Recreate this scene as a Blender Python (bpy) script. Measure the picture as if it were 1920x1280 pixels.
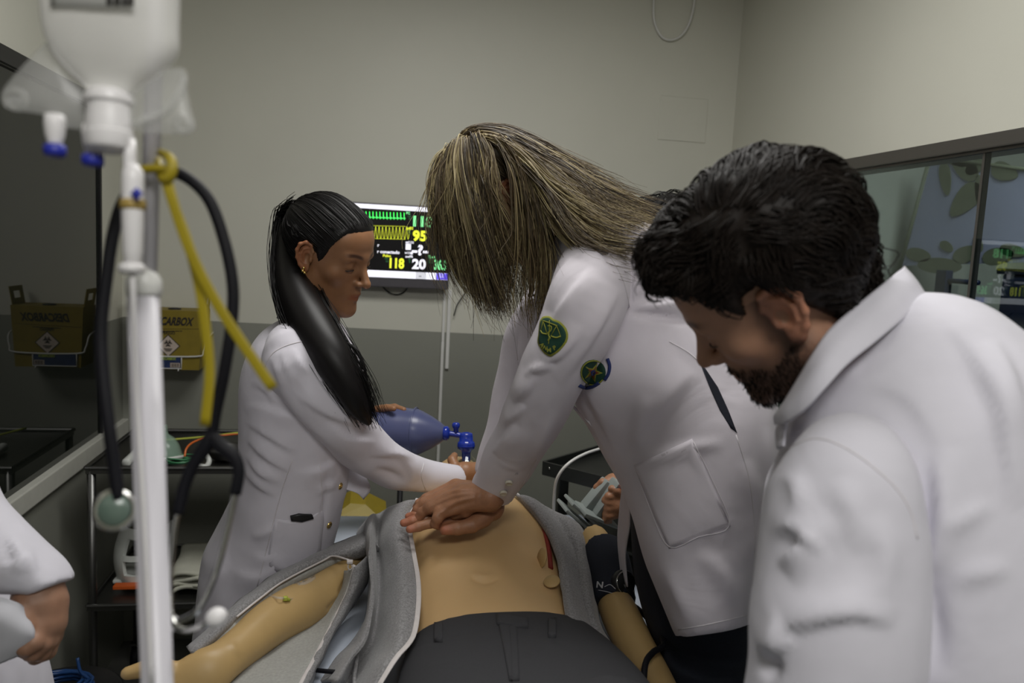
import bpy, math, random
import numpy as np
from mathutils import Vector, Matrix
from mathutils.bvhtree import BVHTree
from mathutils import noise as mnoise

for _o in list(bpy.data.objects):
    bpy.data.objects.remove(_o, do_unlink=True)
SC = bpy.context.scene
COL = SC.collection
RNG = np.random.default_rng(7)

# ------------------------------------------------------------------ camera
FPX = 1500.0
YAW, PITCH, ROLL = math.radians(10.2), math.atan(170 / 1500), 0.05
CF = np.array([math.sin(YAW) * math.cos(PITCH), math.cos(YAW) * math.cos(PITCH), -math.sin(PITCH)])
_R0 = np.array([math.cos(YAW), -math.sin(YAW), 0.0])
_U0 = np.cross(_R0, CF)
CR = math.cos(ROLL) * _R0 + math.sin(ROLL) * _U0
CU = -math.sin(ROLL) * _R0 + math.cos(ROLL) * _U0
CC = np.array([0.0, 0.0, 1.55])
cam_d = bpy.data.cameras.new('camera')
cam = bpy.data.objects.new('camera', cam_d)
COL.objects.link(cam)
cam_d.sensor_width = 36.0
cam_d.lens = FPX * 36.0 / 1920.0
cam_d.clip_start = 0.02
cam_d.dof.use_dof = True
cam_d.dof.focus_distance = 1.62
cam_d.dof.aperture_fstop = 4.0
_m = Matrix.Identity(4)
for _i in range(3):
    _m[_i][0], _m[_i][1], _m[_i][2], _m[_i][3] = CR[_i], CU[_i], -CF[_i], CC[_i]
cam.matrix_world = _m
SC.camera = cam

# ------------------------------------------------------------------ light
SC.view_settings.view_transform = 'Standard'
SC.view_settings.look = 'None'
SC.view_settings.gamma = 1.0
SC.view_settings.use_curve_mapping = False
SC.view_settings.exposure = 0.25
W = bpy.data.worlds.new('world')
SC.world = W
W.use_nodes = True
W.node_tree.nodes['Background'].inputs[0].default_value = (0.75, 0.85, 1.0, 1)
W.node_tree.nodes['Background'].inputs[1].default_value = 0.02


def area(name, loc, sx, sy, power, col):
    l = bpy.data.lights.new(name, 'AREA')
    l.shape = 'RECTANGLE'
    l.size, l.size_y, l.energy, l.color = sx, sy, power, col
    o = bpy.data.objects.new(name, l)
    COL.objects.link(o)
    o.location = loc
    return o


area('ceiling_lamp_over_bed', (0.30, 1.55, 2.66), 0.9, 0.6, 17.5, (1.0, 0.985, 0.95))
area('ceiling_fill_behind_camera', (0.25, -0.55, 2.66), 0.9, 0.6, 22.0, (1.0, 0.985, 0.95))  # added front fill from behind the camera, brightens surfaces facing it


# ------------------------------------------------------------------ space helpers
def ray(px, py):
    return CF + CR * (px - 960) / FPX - CU * (py - 640) / FPX


def P(px, py, d):
    return CC + ray(px, py) * d


def on(px, py, ax, v):
    r = ray(px, py)
    return CC + r * ((v - CC[ax]) / r[ax])


def Pz(px, py, z):
    return on(px, py, 2, z)


def proj(q):
    q = np.asarray(q) - CC
    d = q @ CF
    return 960 + FPX * (q @ CR) / d, 640 - FPX * (q @ CU) / d, d


def cd(a, b, c):
    v = CR * a + CU * b + CF * c
    return v / np.linalg.norm(v)


def nrm(v):
    v = np.asarray(v, float)
    return v / (np.linalg.norm(v, axis=-1, keepdims=True) + 1e-12)


# ------------------------------------------------------------------ materials
def mat(name, col, rough=0.5, var=0.06, vscale=30.0, bump=0.0, bscale=200.0, metal=0.0, spec=0.5, sheen=0.0,
        sss=0.0, tint=None, stretch=None, emit=0.0, ior=1.5, coat=0.0, alpha=1.0, trans=0.0, aniso=0.0, bdist=0.002):
    m = bpy.data.materials.new(name)
    m.use_nodes = True
    nt = m.node_tree
    b = nt.nodes['Principled BSDF']
    b.inputs['Roughness'].default_value = rough
    b.inputs['Metallic'].default_value = metal
    b.inputs['Specular IOR Level'].default_value = spec
    b.inputs['Sheen Weight'].default_value = sheen
    b.inputs['IOR'].default_value = ior
    b.inputs['Coat Weight'].default_value = coat
    b.inputs['Alpha'].default_value = alpha
    b.inputs['Transmission Weight'].default_value = trans
    b.inputs['Anisotropic'].default_value = aniso
    if sss:
        b.inputs['Subsurface Weight'].default_value = sss
        b.inputs['Subsurface Radius'].default_value = (0.012, 0.005, 0.003)
        b.inputs['Subsurface Scale'].default_value = 0.5
    tc = nt.nodes.new('ShaderNodeTexCoord')
    mp = nt.nodes.new('ShaderNodeMapping')
    nt.links.new(tc.outputs['Object'], mp.inputs['Vector'])
    if stretch:
        mp.inputs['Scale'].default_value = stretch
    nz = nt.nodes.new('ShaderNodeTexNoise')
    nz.inputs['Scale'].default_value = vscale
    nz.inputs['Detail'].default_value = 4.0
    nt.links.new(mp.outputs['Vector'], nz.inputs['Vector'])
    rmp = nt.nodes.new('ShaderNodeMapRange')
    rmp.inputs['From Min'].default_value = 0.3
    rmp.inputs['From Max'].default_value = 0.7
    rmp.inputs['To Min'].default_value = 1.0 - var
    rmp.inputs['To Max'].default_value = 1.0 + var
    nt.links.new(nz.outputs['Fac'], rmp.inputs['Value'])
    vm = nt.nodes.new('ShaderNodeVectorMath')
    vm.operation = 'SCALE'
    vm.inputs[0].default_value = col[:3]
    nt.links.new(rmp.outputs['Result'], vm.inputs['Scale'])
    outc = vm.outputs['Vector']
    if tint:
        at = nt.nodes.new('ShaderNodeAttribute')
        at.attribute_name = tint
        mm = nt.nodes.new('ShaderNodeVectorMath')
        mm.operation = 'MULTIPLY'
        nt.links.new(outc, mm.inputs[0])
        nt.links.new(at.outputs['Color'], mm.inputs[1])
        outc = mm.outputs['Vector']
    nt.links.new(outc, b.inputs['Base Color'])
    if emit:
        nt.links.new(outc, b.inputs['Emission Color'])
        b.inputs['Emission Strength'].default_value = emit
    if bump:
        n2 = nt.nodes.new('ShaderNodeTexNoise')
        n2.inputs['Scale'].default_value = bscale
        n2.inputs['Detail'].default_value = 5.0
        nt.links.new(mp.outputs['Vector'], n2.inputs['Vector'])
        bp = nt.nodes.new('ShaderNodeBump')
        bp.inputs['Strength'].default_value = bump
        bp.inputs['Distance'].default_value = bdist
        nt.links.new(n2.outputs['Fac'], bp.inputs['Height'])
        nt.links.new(bp.outputs['Normal'], b.inputs['Normal'])
    return m


# ------------------------------------------------------------------ object helpers
WPOS = {}


def link(name, me, m, parent, at, smooth):
    o = bpy.data.objects.new(name, me)
    COL.objects.link(o)
    if m is not None:
        me.materials.append(m)
    WPOS[o.name] = np.array(at, float)
    if parent is not None:
        o.parent = parent
        o.location = WPOS[o.name] - WPOS[parent.name]
    else:
        o.location = at
    if smooth and len(me.polygons):
        me.polygons.foreach_set('use_smooth', np.ones(len(me.polygons), bool))
    return o


def obj(name, vf, m, parent=None, smooth=True, sharp=None, tint=None, **kw):
    v, f = vf[0], vf[1]
    v = np.asarray(v, float)
    lo, hi = v.min(0), v.max(0)
    at = np.array([(lo[0] + hi[0]) / 2, (lo[1] + hi[1]) / 2, lo[2]])
    me = bpy.data.meshes.new(name)
    fl = [list(map(int, x)) for x in f] if not isinstance(f, np.ndarray) else f.tolist()
    me.from_pydata((v - at).tolist(), [], fl)
    me.update()
    o = link(name, me, m, parent, at, smooth)
    if sharp:
        try:
            me.set_sharp_from_angle(angle=math.radians(sharp))
        except Exception:
            pass
    if tint is not None:
        a = me.color_attributes.new('tint', 'FLOAT_COLOR', 'POINT')
        c = np.ones((len(v), 4))
        t = np.asarray(tint, float)
        c[:, :3] = t if t.ndim == 2 else t[:, None]
        a.data.foreach_set('color', c.ravel())
    tag(o, **kw)
    return o


def tag(o, label=None, cat=None, group=None, kind=None):
    if label:
        o['label'] = label
    if cat:
        o['category'] = cat
    if group:
        o['group'] = group
    if kind:
        o['kind'] = kind
    return o


def thing(name, at, label, cat, group=None):
    o = bpy.data.objects.new(name, None)
    COL.objects.link(o)
    o.location = at
    o.empty_display_size = 0.05
    WPOS[o.name] = np.array(at, float)
    return tag(o, label, cat, group)


# ------------------------------------------------------------------ mesh builders: all return (verts, faces)
def join(*parts):
    V, Fs, n = [], [], 0
    for p in parts:
        v, f = p[0], p[1]
        V.append(np.asarray(v, float))
        Fs += [[int(i) + n for i in x] for x in f]
        n += len(v)
    return np.concatenate(V), Fs


def box(lo, hi, bev=0.0):
    lo, hi = np.minimum(lo, hi).astype(float), np.maximum(lo, hi).astype(float)
    if bev <= 0:
        x0, y0, z0 = lo
        x1, y1, z1 = hi
        v = [(x0, y0, z0), (x1, y0, z0), (x1, y1, z0), (x0, y1, z0), (x0, y0, z1), (x1, y0, z1), (x1, y1, z1), (x0, y1, z1)]
        return np.array(v), [(0, 3, 2, 1), (4, 5, 6, 7), (0, 1, 5, 4), (1, 2, 6, 5), (2, 3, 7, 6), (3, 0, 4, 7)]
    import bmesh
    bm = bmesh.new()
    bmesh.ops.create_cube(bm, size=1.0)
    for vv in bm.verts:
        for k in range(3):
            vv.co[k] = (lo[k] + hi[k]) / 2 + vv.co[k] * (hi[k] - lo[k])
    bmesh.ops.bevel(bm, geom=bm.edges[:], offset=bev, segments=2, affect='EDGES', profile=0.6)
    bm.verts.index_update()
    v = np.array([vv.co[:] for vv in bm.verts])
    f = [[x.index for x in ff.verts] for ff in bm.faces]
    bm.free()
    return v, f


def xform(vf, M3, t):
    return np.asarray(vf[0]) @ np.asarray(M3).T + np.asarray(t), vf[1]


def basis(x, y):
    x = nrm(x)
    z = nrm(np.cross(x, y))
    y = np.cross(z, x)
    return np.stack([x, y, z], 1)


def catmull(A, m):
    A = np.asarray(A, float)
    n = len(A)
    if n < 3 or m <= 1:
        if m <= 1:
            return A
        t = np.linspace(0, n - 1, (n - 1) * m + 1)
        i = np.minimum(t.astype(int), n - 2)
        w = (t - i)[:, None]
        return A[i] * (1 - w) + A[i + 1] * w
    E = np.vstack([2 * A[0] - A[1], A, 2 * A[-1] - A[-2]])
    out = []
    for i in range(n - 1):
        p0, p1, p2, p3 = E[i:i + 4]
        for k in range(m):
            t = k / m
            out.append(0.5 * (2 * p1 + (p2 - p0) * t + (2 * p0 - 5 * p1 + 4 * p2 - p3) * t * t + (3 * p1 - p0 - 3 * p2 + p3) * t ** 3))
    out.append(A[-1])
    return np.array(out)


def ringmesh(C, A, B, n=24, e=2.0, cap=True):
    """loft of (super)ellipses"""
    C, A, B = map(np.asarray, (C, A, B))
    th = np.linspace(0, 2 * math.pi, n, endpoint=False)
    c, s = np.cos(th), np.sin(th)
    c = np.sign(c) * np.abs(c) ** (2.0 / e)
    s = np.sign(s) * np.abs(s) ** (2.0 / e)
    V = C[:, None] + A[:, None] * c[None, :, None] + B[:, None] * s[None, :, None]
    k = len(C)
    F = []
    for i in range(k - 1):
        for j in range(n):
            j2 = (j + 1) % n
            F.append((i * n + j, i * n + j2, (i + 1) * n + j2, (i + 1) * n + j))
    V = V.reshape(-1, 3)
    if cap:
        V = np.vstack([V, C[:1], C[-1:]])
        a, b = k * n, k * n + 1
        for j in range(n):
            j2 = (j + 1) % n
            F.append((a, j2, j))
            F.append((b, (k - 1) * n + j, (k - 1) * n + j2))
    return V, F


def frames(C):
    C = np.asarray(C, float)
    T = nrm(np.gradient(C, axis=0))
    A = np.zeros_like(C)
    h = np.array([0, 0, 1.0]) if abs(T[0][2]) < 0.8 else np.array([1.0, 0, 0])
    a = nrm(np.cross(T[0], h))
    for i in range(len(C)):
        a = a - T[i] * (a @ T[i])
        a = nrm(a)
        A[i] = a
    return T, A, np.cross(T, A)


def tube(pts, r, n=12, m=6, cap=True, flat=1.0):
    pts = np.asarray(pts, float)
    r = np.broadcast_to(np.asarray(r, float), (len(pts),))
    Q = catmull(np.column_stack([pts, r]), m)
    T, A, B = frames(Q[:, :3])
    return ringmesh(Q[:, :3], A * Q[:, 3:], B * Q[:, 3:] * flat, n, 2.0, cap)


def sil(rows, m=5, n=32, e=2.2, cap=True, dirn=None):
    """loft from outline rows (xl,yl,xr,yr,depth,half_thickness[,depth_tilt]) in photo pixels at true depths"""
    R = np.array([list(r) + [0.0] * (7 - len(r)) for r in rows], float)
    L = np.array([P(r[0], r[1], r[4] - r[6]) for r in R])
    Q = np.array([P(r[2], r[3], r[4] + r[6]) for r in R])
    D = catmull(np.column_stack([(L + Q) / 2, (Q - L) / 2, R[:, 5]]), m)
    C, A, t = D[:, :3], D[:, 3:6], D[:, 6]
    T = nrm(np.gradient(C, axis=0))
    N = nrm(np.cross(A, T))
    N = N * np.sign((N @ CF))[:, None]
    if dirn is not None:
        N = nrm(np.broadcast_to(dirn, N.shape))
    return ringmesh(C, A, N * t[:, None], n, e, cap)


def lathe(prof, origin, axis, n=24, cap=True):
    """prof: list of (radius, height along axis)"""
    axis = nrm(axis)
    h = np.array([0, 0, 1.0]) if abs(axis[2]) < 0.9 else np.array([1.0, 0, 0])
    a = nrm(np.cross(axis, h))
    b = np.cross(axis, a)
    C = np.array([np.asarray(origin) + axis * p[1] for p in prof])
    r = np.array([max(p[0], 1e-5) for p in prof])
    return ringmesh(C, a[None] * r[:, None], b[None] * r[:, None], n, 2.0, cap)


def grid(G):
    """G: (r,c,3) array -> quads"""
    G = np.asarray(G, float)
    r, c = G.shape[:2]
    i = np.arange(r * c).reshape(r, c)
    F = np.stack([i[:-1, :-1], i[:-1, 1:], i[1:, 1:], i[1:, :-1]], -1).reshape(-1, 4)
    return G.reshape(-1, 3), F.tolist()


def bigrid(G, mr, mc):
    """smooth-subdivide a control grid in both directions"""
    G = np.asarray(G, float)
    r, c, k = G.shape
    a = catmull(G.reshape(r, c * k), mr)
    r2 = a.shape[0]
    a = a.reshape(r2, c, k).transpose(1, 0, 2).reshape(c, r2 * k)
    b = catmull(a, mc)
    return b.reshape(-1, r2, k).transpose(1, 0, 2)


def vnormals(v, f):
    v = np.asarray(v)
    N = np.zeros_like(v)
    q = [x for x in f if len(x) == 4]
    t = [x for x in f if len(x) == 3]
    for fs in (q, t):
        if not len(fs):
            continue
        fs = np.asarray(fs)
        a = np.cross(v[fs[:, 2]] - v[fs[:, 0]], (v[fs[:, 3]] - v[fs[:, 1]]) if fs.shape[1] == 4 else (v[fs[:, 1]] - v[fs[:, 0]]) * -1.0)
        for k in range(fs.shape[1]):
            np.add.at(N, fs[:, k], a)
    return nrm(N)


def thicken(vf, t, down=None):
    """give a sheet a thickness (both ways closed)"""
    v, f = vf
    N = vnormals(v, f) if down is None else np.broadcast_to(np.asarray(down, float), np.asarray(v).shape)
    n = len(v)
    V = np.vstack([v, v - N * t])
    F = [tuple(x) for x in f] + [tuple(i + n for i in reversed(x)) for x in f]
    cnt = {}
    for x in f:
        for i in range(len(x)):
            e = (x[i], x[(i + 1) % len(x)])
            cnt[e] = 1
    for (a, b) in cnt:
        if (b, a) not in cnt:
            F.append((b, a, a + n, b + n))
    return V, F


def fuse(parts, voxel=0.006, smooth=4, fac=0.5):
    """union closed shells into one continuous surface"""
    v, f = join(*parts)
    me = bpy.data.meshes.new('tmp')
    me.from_pydata(v.tolist(), [], f)
    me.update()
    o = bpy.data.objects.new('tmp', me)
    COL.objects.link(o)
    md = o.modifiers.new('r', 'REMESH')
    md.mode = 'VOXEL'
    md.voxel_size = voxel
    if smooth:
        s = o.modifiers.new('s', 'SMOOTH')
        s.iterations = smooth
        s.factor = fac
    dg = bpy.context.evaluated_depsgraph_get()
    dg.update()
    ev = o.evaluated_get(dg)
    m2 = bpy.data.meshes.new_from_object(ev)
    V = np.empty(len(m2.vertices) * 3)
    m2.vertices.foreach_get('co', V)
    F = np.empty(len(m2.loops), np.int32)
    m2.loops.foreach_get('vertex_index', F)
    quads = F.reshape(-1, 4) if len(F) == 4 * len(m2.polygons) else [list(p.vertices) for p in m2.polygons]
    bpy.data.objects.remove(o)
    bpy.data.meshes.remove(me)
    bpy.data.meshes.remove(m2)
    return V.reshape(-1, 3), quads


def segdist(x, y, pts):
    """distance to polyline, parameter 0..1, signed side"""
    pts = np.asarray(pts, float)
    L = np.r_[0, np.cumsum(np.linalg.norm(np.diff(pts, axis=0), axis=1))]
    best = np.full(x.shape, 1e9)
    par = np.zeros(x.shape)
    side = np.zeros(x.shape)
    for i in range(len(pts) - 1):
        a, b = pts[i], pts[i + 1]
        d = b - a
        l2 = d @ d + 1e-9
        t = np.clip(((x - a[0]) * d[0] + (y - a[1]) * d[1]) / l2, 0, 1)
        dx, dy = x - a[0] - t * d[0], y - a[1] - t * d[1]
        q = np.hypot(dx, dy)
        m = q < best
        best = np.where(m, q, best)
        par = np.where(m, (L[i] + t * math.sqrt(l2)) / L[-1], par)
        side = np.where(m, np.sign(dx * d[1] - dy * d[0]), side)
    return best, par, side


def folds(v, f, specs, far=9.0):
    """real cloth folds: spec = (polyline in photo pixels, amplitude m, half width px[, asym]). Only on the surface facing the camera"""
    v = np.asarray(v, float)
    N = vnormals(v, f)
    if N[v[:, 2].argmax()][2] < 0:
        N = -N
    x, y, d = proj(v)
    fac = np.clip(-(N @ CF) * 1.6 + 0.25, 0, 1)
    D = np.zeros(len(v))
    for s in specs:
        pts, amp, w = catmull(np.array(s[0], float), 5), s[1], s[2]
        dist, par, side = segdist(x, y, pts)
        prof = np.exp(-(dist / w) ** 2)
        if len(s) > 3 and s[3]:
            sd = dist * side * s[3]
            prof = np.where(sd > 0, np.exp(-(dist / (2.6 * w)) ** 2), np.exp(-(dist / (0.6 * w)) ** 2))
        tap = np.sin(np.pi * np.clip(par, 0.0, 1.0))
        if len(s) > 4 and s[4] == 'full':
            tap = 1.0
        D += amp * prof * tap
    return v + N * (D * fac)[:, None], f


def wrinkle(v, f, amp, scale, stretch=(1, 1, 1), seed=0.0):
    v = np.asarray(v, float)
    N = vnormals(v, f)
    st = np.array(stretch) * scale
    q = v * st + seed
    D = np.array([mnoise.noise(Vector(a)) for a in q])
    return v + N * (D * amp)[:, None], f


def bvh(vf):
    v, f = vf
    return BVHTree.FromPolygons([Vector(a) for a in np.asarray(v).tolist()], [list(map(int, x)) for x in f])


CCV = Vector(CC)


def hit(b, px, py):
    r = ray(px, py)
    loc, n, i, d = b.ray_cast(CCV, Vector(nrm(r)))
    if loc is None:
        loc, n, i, d = b.find_nearest(Vector(P(px, py, 1.5)))
    n = np.array(n)
    if n @ r > 0:
        n = -n
    return np.array(loc), n


def patch(b, outline, t=0.002, rings=6, inset=0.0, sink=0.0015, m=1):
    """a piece of cloth sewn on a surface: star shaped outline in photo pixels"""
    o = np.array(outline, float)
    if m > 1:
        oo = np.vstack([o, o[:1]])
        o = catmull(oo, m)[:-1]
    c = o.mean(0)
    n = len(o)
    V, S = [], []
    for k in range(rings + 1):
        s = k / rings
        for i in range(n):
            q = c + (o[i] - c) * max(s, 0.001)
            p, nn = hit(b, q[0], q[1])
            V.append(p + nn * t)
            S.append(p - nn * sink)
    V = np.array(V)
    base = np.array(S)[rings * n:]
    F = []
    for k in range(rings):
        for i in range(n):
            j = (i + 1) % n
            F.append((k * n + i, k * n + j, (k + 1) * n + j, (k + 1) * n + i))
    o0 = len(V)
    V = np.vstack([V, base])
    for i in range(n):
        j = (i + 1) % n
        F.append((rings * n + i, rings * n + j, o0 + j, o0 + i))
    return V, F


def seam(b, pts, r=0.0012, m=6, lift=0.0, n=5):
    q = catmull(np.array(pts, float), m)
    pp = []
    for a in q:
        p, nn = hit(b, a[0], a[1])
        pp.append(p + nn * lift)
    return tube(pp, r, n=n, m=1)


def locks(guides, n, r=0.0012, spread=0.004, wave=0.0, tipspread=1.0, seed=0, m=4, lenvar=0.15, sides=3, stray=0.0, rtip=0.25, grav=0.0, clump=0, cspread=2.0):
    """hair locks as thin tapered tubes interpolated between guide curves"""
    g = np.random.default_rng(seed)
    K = max(len(a) for a in guides)
    GG = []
    for a in guides:
        a = np.asarray(a, float)
        q = catmull(a, m)
        L = np.r_[0, np.cumsum(np.linalg.norm(np.diff(q, axis=0), axis=1))]
        s = np.linspace(0, L[-1], (K - 1) * m + 1)
        GG.append(np.stack([np.interp(s, L, q[:, k]) for k in range(3)], 1))
    GG = np.array(GG)
    G, S = GG.shape[:2]
    u = g.random(n) * (G - 1)
    if clump:
        cu = g.random(clump) * (G - 1)
        ci = g.integers(0, clump, n)
        u = np.clip(cu[ci] + g.normal(size=n) * 0.10 * (G - 1) / 4, 0, G - 1.001)
    i = np.minimum(u.astype(int), G - 2)
    w = (u - i)[:, None, None]
    C = GG[i] * (1 - w) + GG[i + 1] * w
    t = np.linspace(0, 1, S)
    ln = 1 - lenvar * g.random(n)
    tt = ln[:, None] * t[None] * (S - 1)
    i0 = np.minimum(tt.astype(int), S - 2)
    ww = (tt - i0)[..., None]
    C = np.take_along_axis(C, i0[..., None].repeat(3, 2), 1) * (1 - ww) + np.take_along_axis(C, (i0 + 1)[..., None].repeat(3, 2), 1) * ww
    off = g.normal(size=(n, 1, 3)) * spread
    off2 = g.normal(size=(n, 1, 3)) * spread * tipspread
    C = C + off * (1 - t)[None, :, None] + off2 * t[None, :, None]
    if clump:
        co_ = g.normal(size=(clump, 1, 3)) * spread * cspread
        cl2 = g.normal(size=(clump, 1, 3)) * spread * cspread * tipspread
        C = C + .4 * co_[ci] * (1 - t)[None, :, None] + cl2[ci] * t[None, :, None]
    if wave:
        ph = g.random((n, 1, 1)) * 6.28
        fr = 1.0 + g.random((n, 1, 1)) * 1.5
        ax = g.normal(size=(n, 1, 3))
        if clump:
            ph = (g.random((clump, 1, 1)) * 6.28)[ci] + .4 * ph / 6.28
            fr = (1.0 + g.random((clump, 1, 1)) * 1.2)[ci]
            ax = g.normal(size=(clump, 1, 3))[ci] + .3 * ax
        C = C + wave * ax * np.sin(ph + fr * 6.28 * t[None, :, None]) * t[None, :, None]
    if stray:
        k = g.random(n) < 0.12
        C[k] += (g.normal(size=(k.sum(), 1, 3)) * stray) * (t[None, :, None] ** 2)
    if grav:
        C[..., 2] -= grav * t[None] ** 2
    rr = r * (0.6 + 0.8 * g.random((n, 1))) * (np.minimum(1, 0.5 + 3 * t) * (1 - (1 - rtip) * t ** 2))[None]
    T = nrm(np.gradient(C, axis=1))
    h = nrm(g.normal(size=(n, 1, 3)))
    A = nrm(np.cross(T, h))
    B = np.cross(T, A)
    th = np.linspace(0, 2 * np.pi, sides, endpoint=False)
    V = C[:, :, None] + rr[:, :, None, None] * (A[:, :, None] * np.cos(th)[None, None, :, None] + B[:, :, None] * np.sin(th)[None, None, :, None])
    idx = np.arange(n * S * sides).reshape(n, S, sides)
    nx = np.roll(idx, -1, 2)
    F = np.stack([idx[:, :-1], nx[:, :-1], nx[:, 1:], idx[:, 1:]], -1).reshape(-1, 4)
    tl = g.random(n)
    if clump:
        tl = np.clip(0.65 * g.random(clump)[ci] + 0.45 * tl - .03, 0, 1)
    tint = np.repeat(tl, S * sides)
    return V.reshape(-1, 3), F.tolist(), tint


# ------------------------------------------------------------------ implicit modelling for heads and hands
class SDF:
    def __init__(s, lo, hi, h):
        s.lo, s.h = np.array(lo, float), h
        n = np.ceil((np.array(hi) - s.lo) / h).astype(int) + 1
        s.n = n
        s.D = np.full(n, 0.03, np.float32)

    def _blk(s, lo, hi, pad):
        a = np.clip(np.floor((np.array(lo) - pad - s.lo) / s.h).astype(int), 0, s.n)
        b = np.clip(np.ceil((np.array(hi) + pad - s.lo) / s.h).astype(int) + 1, 0, s.n)
        ax = [s.lo[k] + s.h * np.arange(a[k], b[k]) for k in range(3)]
        X = np.stack(np.meshgrid(*ax, indexing='ij'), -1).astype(np.float32)
        return tuple(slice(a[k], b[k]) for k in range(3)), X

    def _mix(s, sl, d, k, op):
        o = s.D[sl]
        if op == 'add':
            h = np.clip(0.5 + 0.5 * (o - d) / k, 0, 1)
            s.D[sl] = o * (1 - h) + d * h - k * h * (1 - h)
        else:
            h = np.clip(0.5 - 0.5 * (o + d) / k, 0, 1)
            s.D[sl] = o * (1 - h) - d * h + k * h * (1 - h)

    def cone(s, a, b, ra, rb, k=0.008, op='add'):
        a, b = np.array(a, np.float32), np.array(b, np.float32)
        r = max(ra, rb)
        sl, X = s._blk(np.minimum(a, b) - r, np.maximum(a, b) + r, k + 0.02)
        if X.size == 0:
            return s
        ab = b - a
        t = np.clip(((X - a) @ ab) / (ab @ ab + 1e-12), 0, 1)
        d = np.linalg.norm(X - a - t[..., None] * ab, axis=-1) - (ra + (rb - ra) * t)
        s._mix(sl, d, k, op)
        return s

    def chain(s, pts, rs, k=0.006):
        for i in range(len(pts) - 1):
            s.cone(pts[i], pts[i + 1], rs[i], rs[i + 1], k if i == 0 else min(k, 0.004))
        return s

    def ell(s, c, r, k=0.01, op='add', M=None):
        c, r = np.array(c, np.float32), np.array(r, np.float32)
        R = r.max()
        sl, X = s._blk(c - R, c + R, k + 0.02)
        if X.size == 0:
            return s
        q = X - c
        if M is not None:
            q = q @ np.asarray(M, np.float32)
        k0 = np.linalg.norm(q / r, axis=-1)
        k1 = np.linalg.norm(q / (r * r), axis=-1) + 1e-9
        s._mix(sl, k0 * (k0 - 1) / k1, k, op)
        return s

    def mesh(s):
        D = s.D
        I = D < 0
        n = D.shape
        c = np.zeros(tuple(k - 1 for k in n), np.int8)
        for dx in (0, 1):
            for dy in (0, 1):
                for dz in (0, 1):
                    c += I[dx:n[0] - 1 + dx, dy:n[1] - 1 + dy, dz:n[2] - 1 + dz]
        act = (c > 0) & (c < 8)
        ids = np.full(act.shape, -1, np.int64)
        cells = np.argwhere(act)
        ids[act] = np.arange(len(cells))
        acc = np.zeros((len(cells), 3))
        cnt = np.zeros(len(cells))
        corner = [(a, b, d) for a in (0, 1) for b in (0, 1) for d in (0, 1)]
        for p in corner:
            for ax in range(3):
                if p[ax] == 1:
                    continue
                q = list(p)
                q[ax] = 1
                v0 = D[cells[:, 0] + p[0], cells[:, 1] + p[1], cells[:, 2] + p[2]]
                v1 = D[cells[:, 0] + q[0], cells[:, 1] + q[1], cells[:, 2] + q[2]]
                m = (v0 < 0) != (v1 < 0)
                t = v0[m] / (v0[m] - v1[m])
                pos = np.tile(np.array(p, float), (m.sum(), 1))
                pos[:, ax] += t
                acc[m] += pos
                cnt[m] += 1
        V = s.lo + s.h * (cells + acc / cnt[:, None])
        F = []
        for ax in range(3):
            o1, o2 = (ax + 1) % 3, (ax + 2) % 3
            sl0 = [slice(1, -1)] * 3
            sl0[ax] = slice(0, -1)
            sl1 = list(sl0)
            sl1[ax] = slice(1, None)
            a = I[tuple(sl0)]
            b = I[tuple(sl1)]
            e = np.argwhere(a != b)
            if not len(e):
                continue
            inside = a[tuple(e.T)]
            e = e.copy()
            e[:, o1] += 1
            e[:, o2] += 1

            def cid(d1, d2):
                z = e.copy()
                z[:, o1] -= d1
                z[:, o2] -= d2
                return ids[tuple(z.T)]
            Q = np.stack([cid(0, 0), cid(1, 0), cid(1, 1), cid(0, 1)], 1)
            Q[~inside] = Q[~inside][:, ::-1]
            F.append(Q)
        F = np.concatenate(F)
        F = F[(F >= 0).all(1)]
        # one light smoothing pass
        for _ in range(2):
            S = np.zeros_like(V)
            C = np.zeros(len(V))
            for k in range(4):
                np.add.at(S, F[:, k], V[F[:, (k + 1) % 4]] + V[F[:, k - 1]])
                np.add.at(C, F[:, k], 2)
            V = V * 0.5 + 0.5 * S / np.maximum(C, 1)[:, None]
        return V, F


# ------------------------------------------------------------------ flat lettering
_TXT = {}


def text2d(s, bold=0.0, res=3):
    """letter outlines as a flat mesh, height about 0.7, starts at x=0"""
    key = (s, bold, res)
    if key in _TXT:
        return _TXT[key]
    cu = bpy.data.curves.new('t', 'FONT')
    cu.body = s
    cu.offset = bold
    cu.resolution_u = res
    o = bpy.data.objects.new('t', cu)
    COL.objects.link(o)
    dg = bpy.context.evaluated_depsgraph_get()
    dg.update()
    me = bpy.data.meshes.new_from_object(o.evaluated_get(dg))
    v = np.array([a.co[:] for a in me.vertices]) if len(me.vertices) else np.zeros((0, 3))
    f = [list(p.vertices) for p in me.polygons]
    bpy.data.objects.remove(o)
    bpy.data.curves.remove(cu)
    bpy.data.meshes.remove(me)
    _TXT[key] = (v, f)
    return v, f


def text3d(s, org, ex, ey, h, bold=0.0, width=None, align=0.0, lift=0.0):
    """lettering laid in the plane org + ex*x + ey*y; h = capital height"""
    v, f = text2d(s, bold)
    v = v.copy()
    x0, x1 = v[:, 0].min(), v[:, 0].max()
    sc = h / 0.69
    sx = sc if width is None else width / (x1 - x0)
    X = (v[:, 0] - x0 - align * (x1 - x0)) * sx
    Y = v[:, 1] * sc
    ex, ey = np.asarray(ex, float), np.asarray(ey, float)
    nz = nrm(np.cross(ex, ey))
    return np.asarray(org) + X[:, None] * ex + Y[:, None] * ey + nz * lift, f

# ================================================================== materials
M = {}
M['wall'] = None


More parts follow.
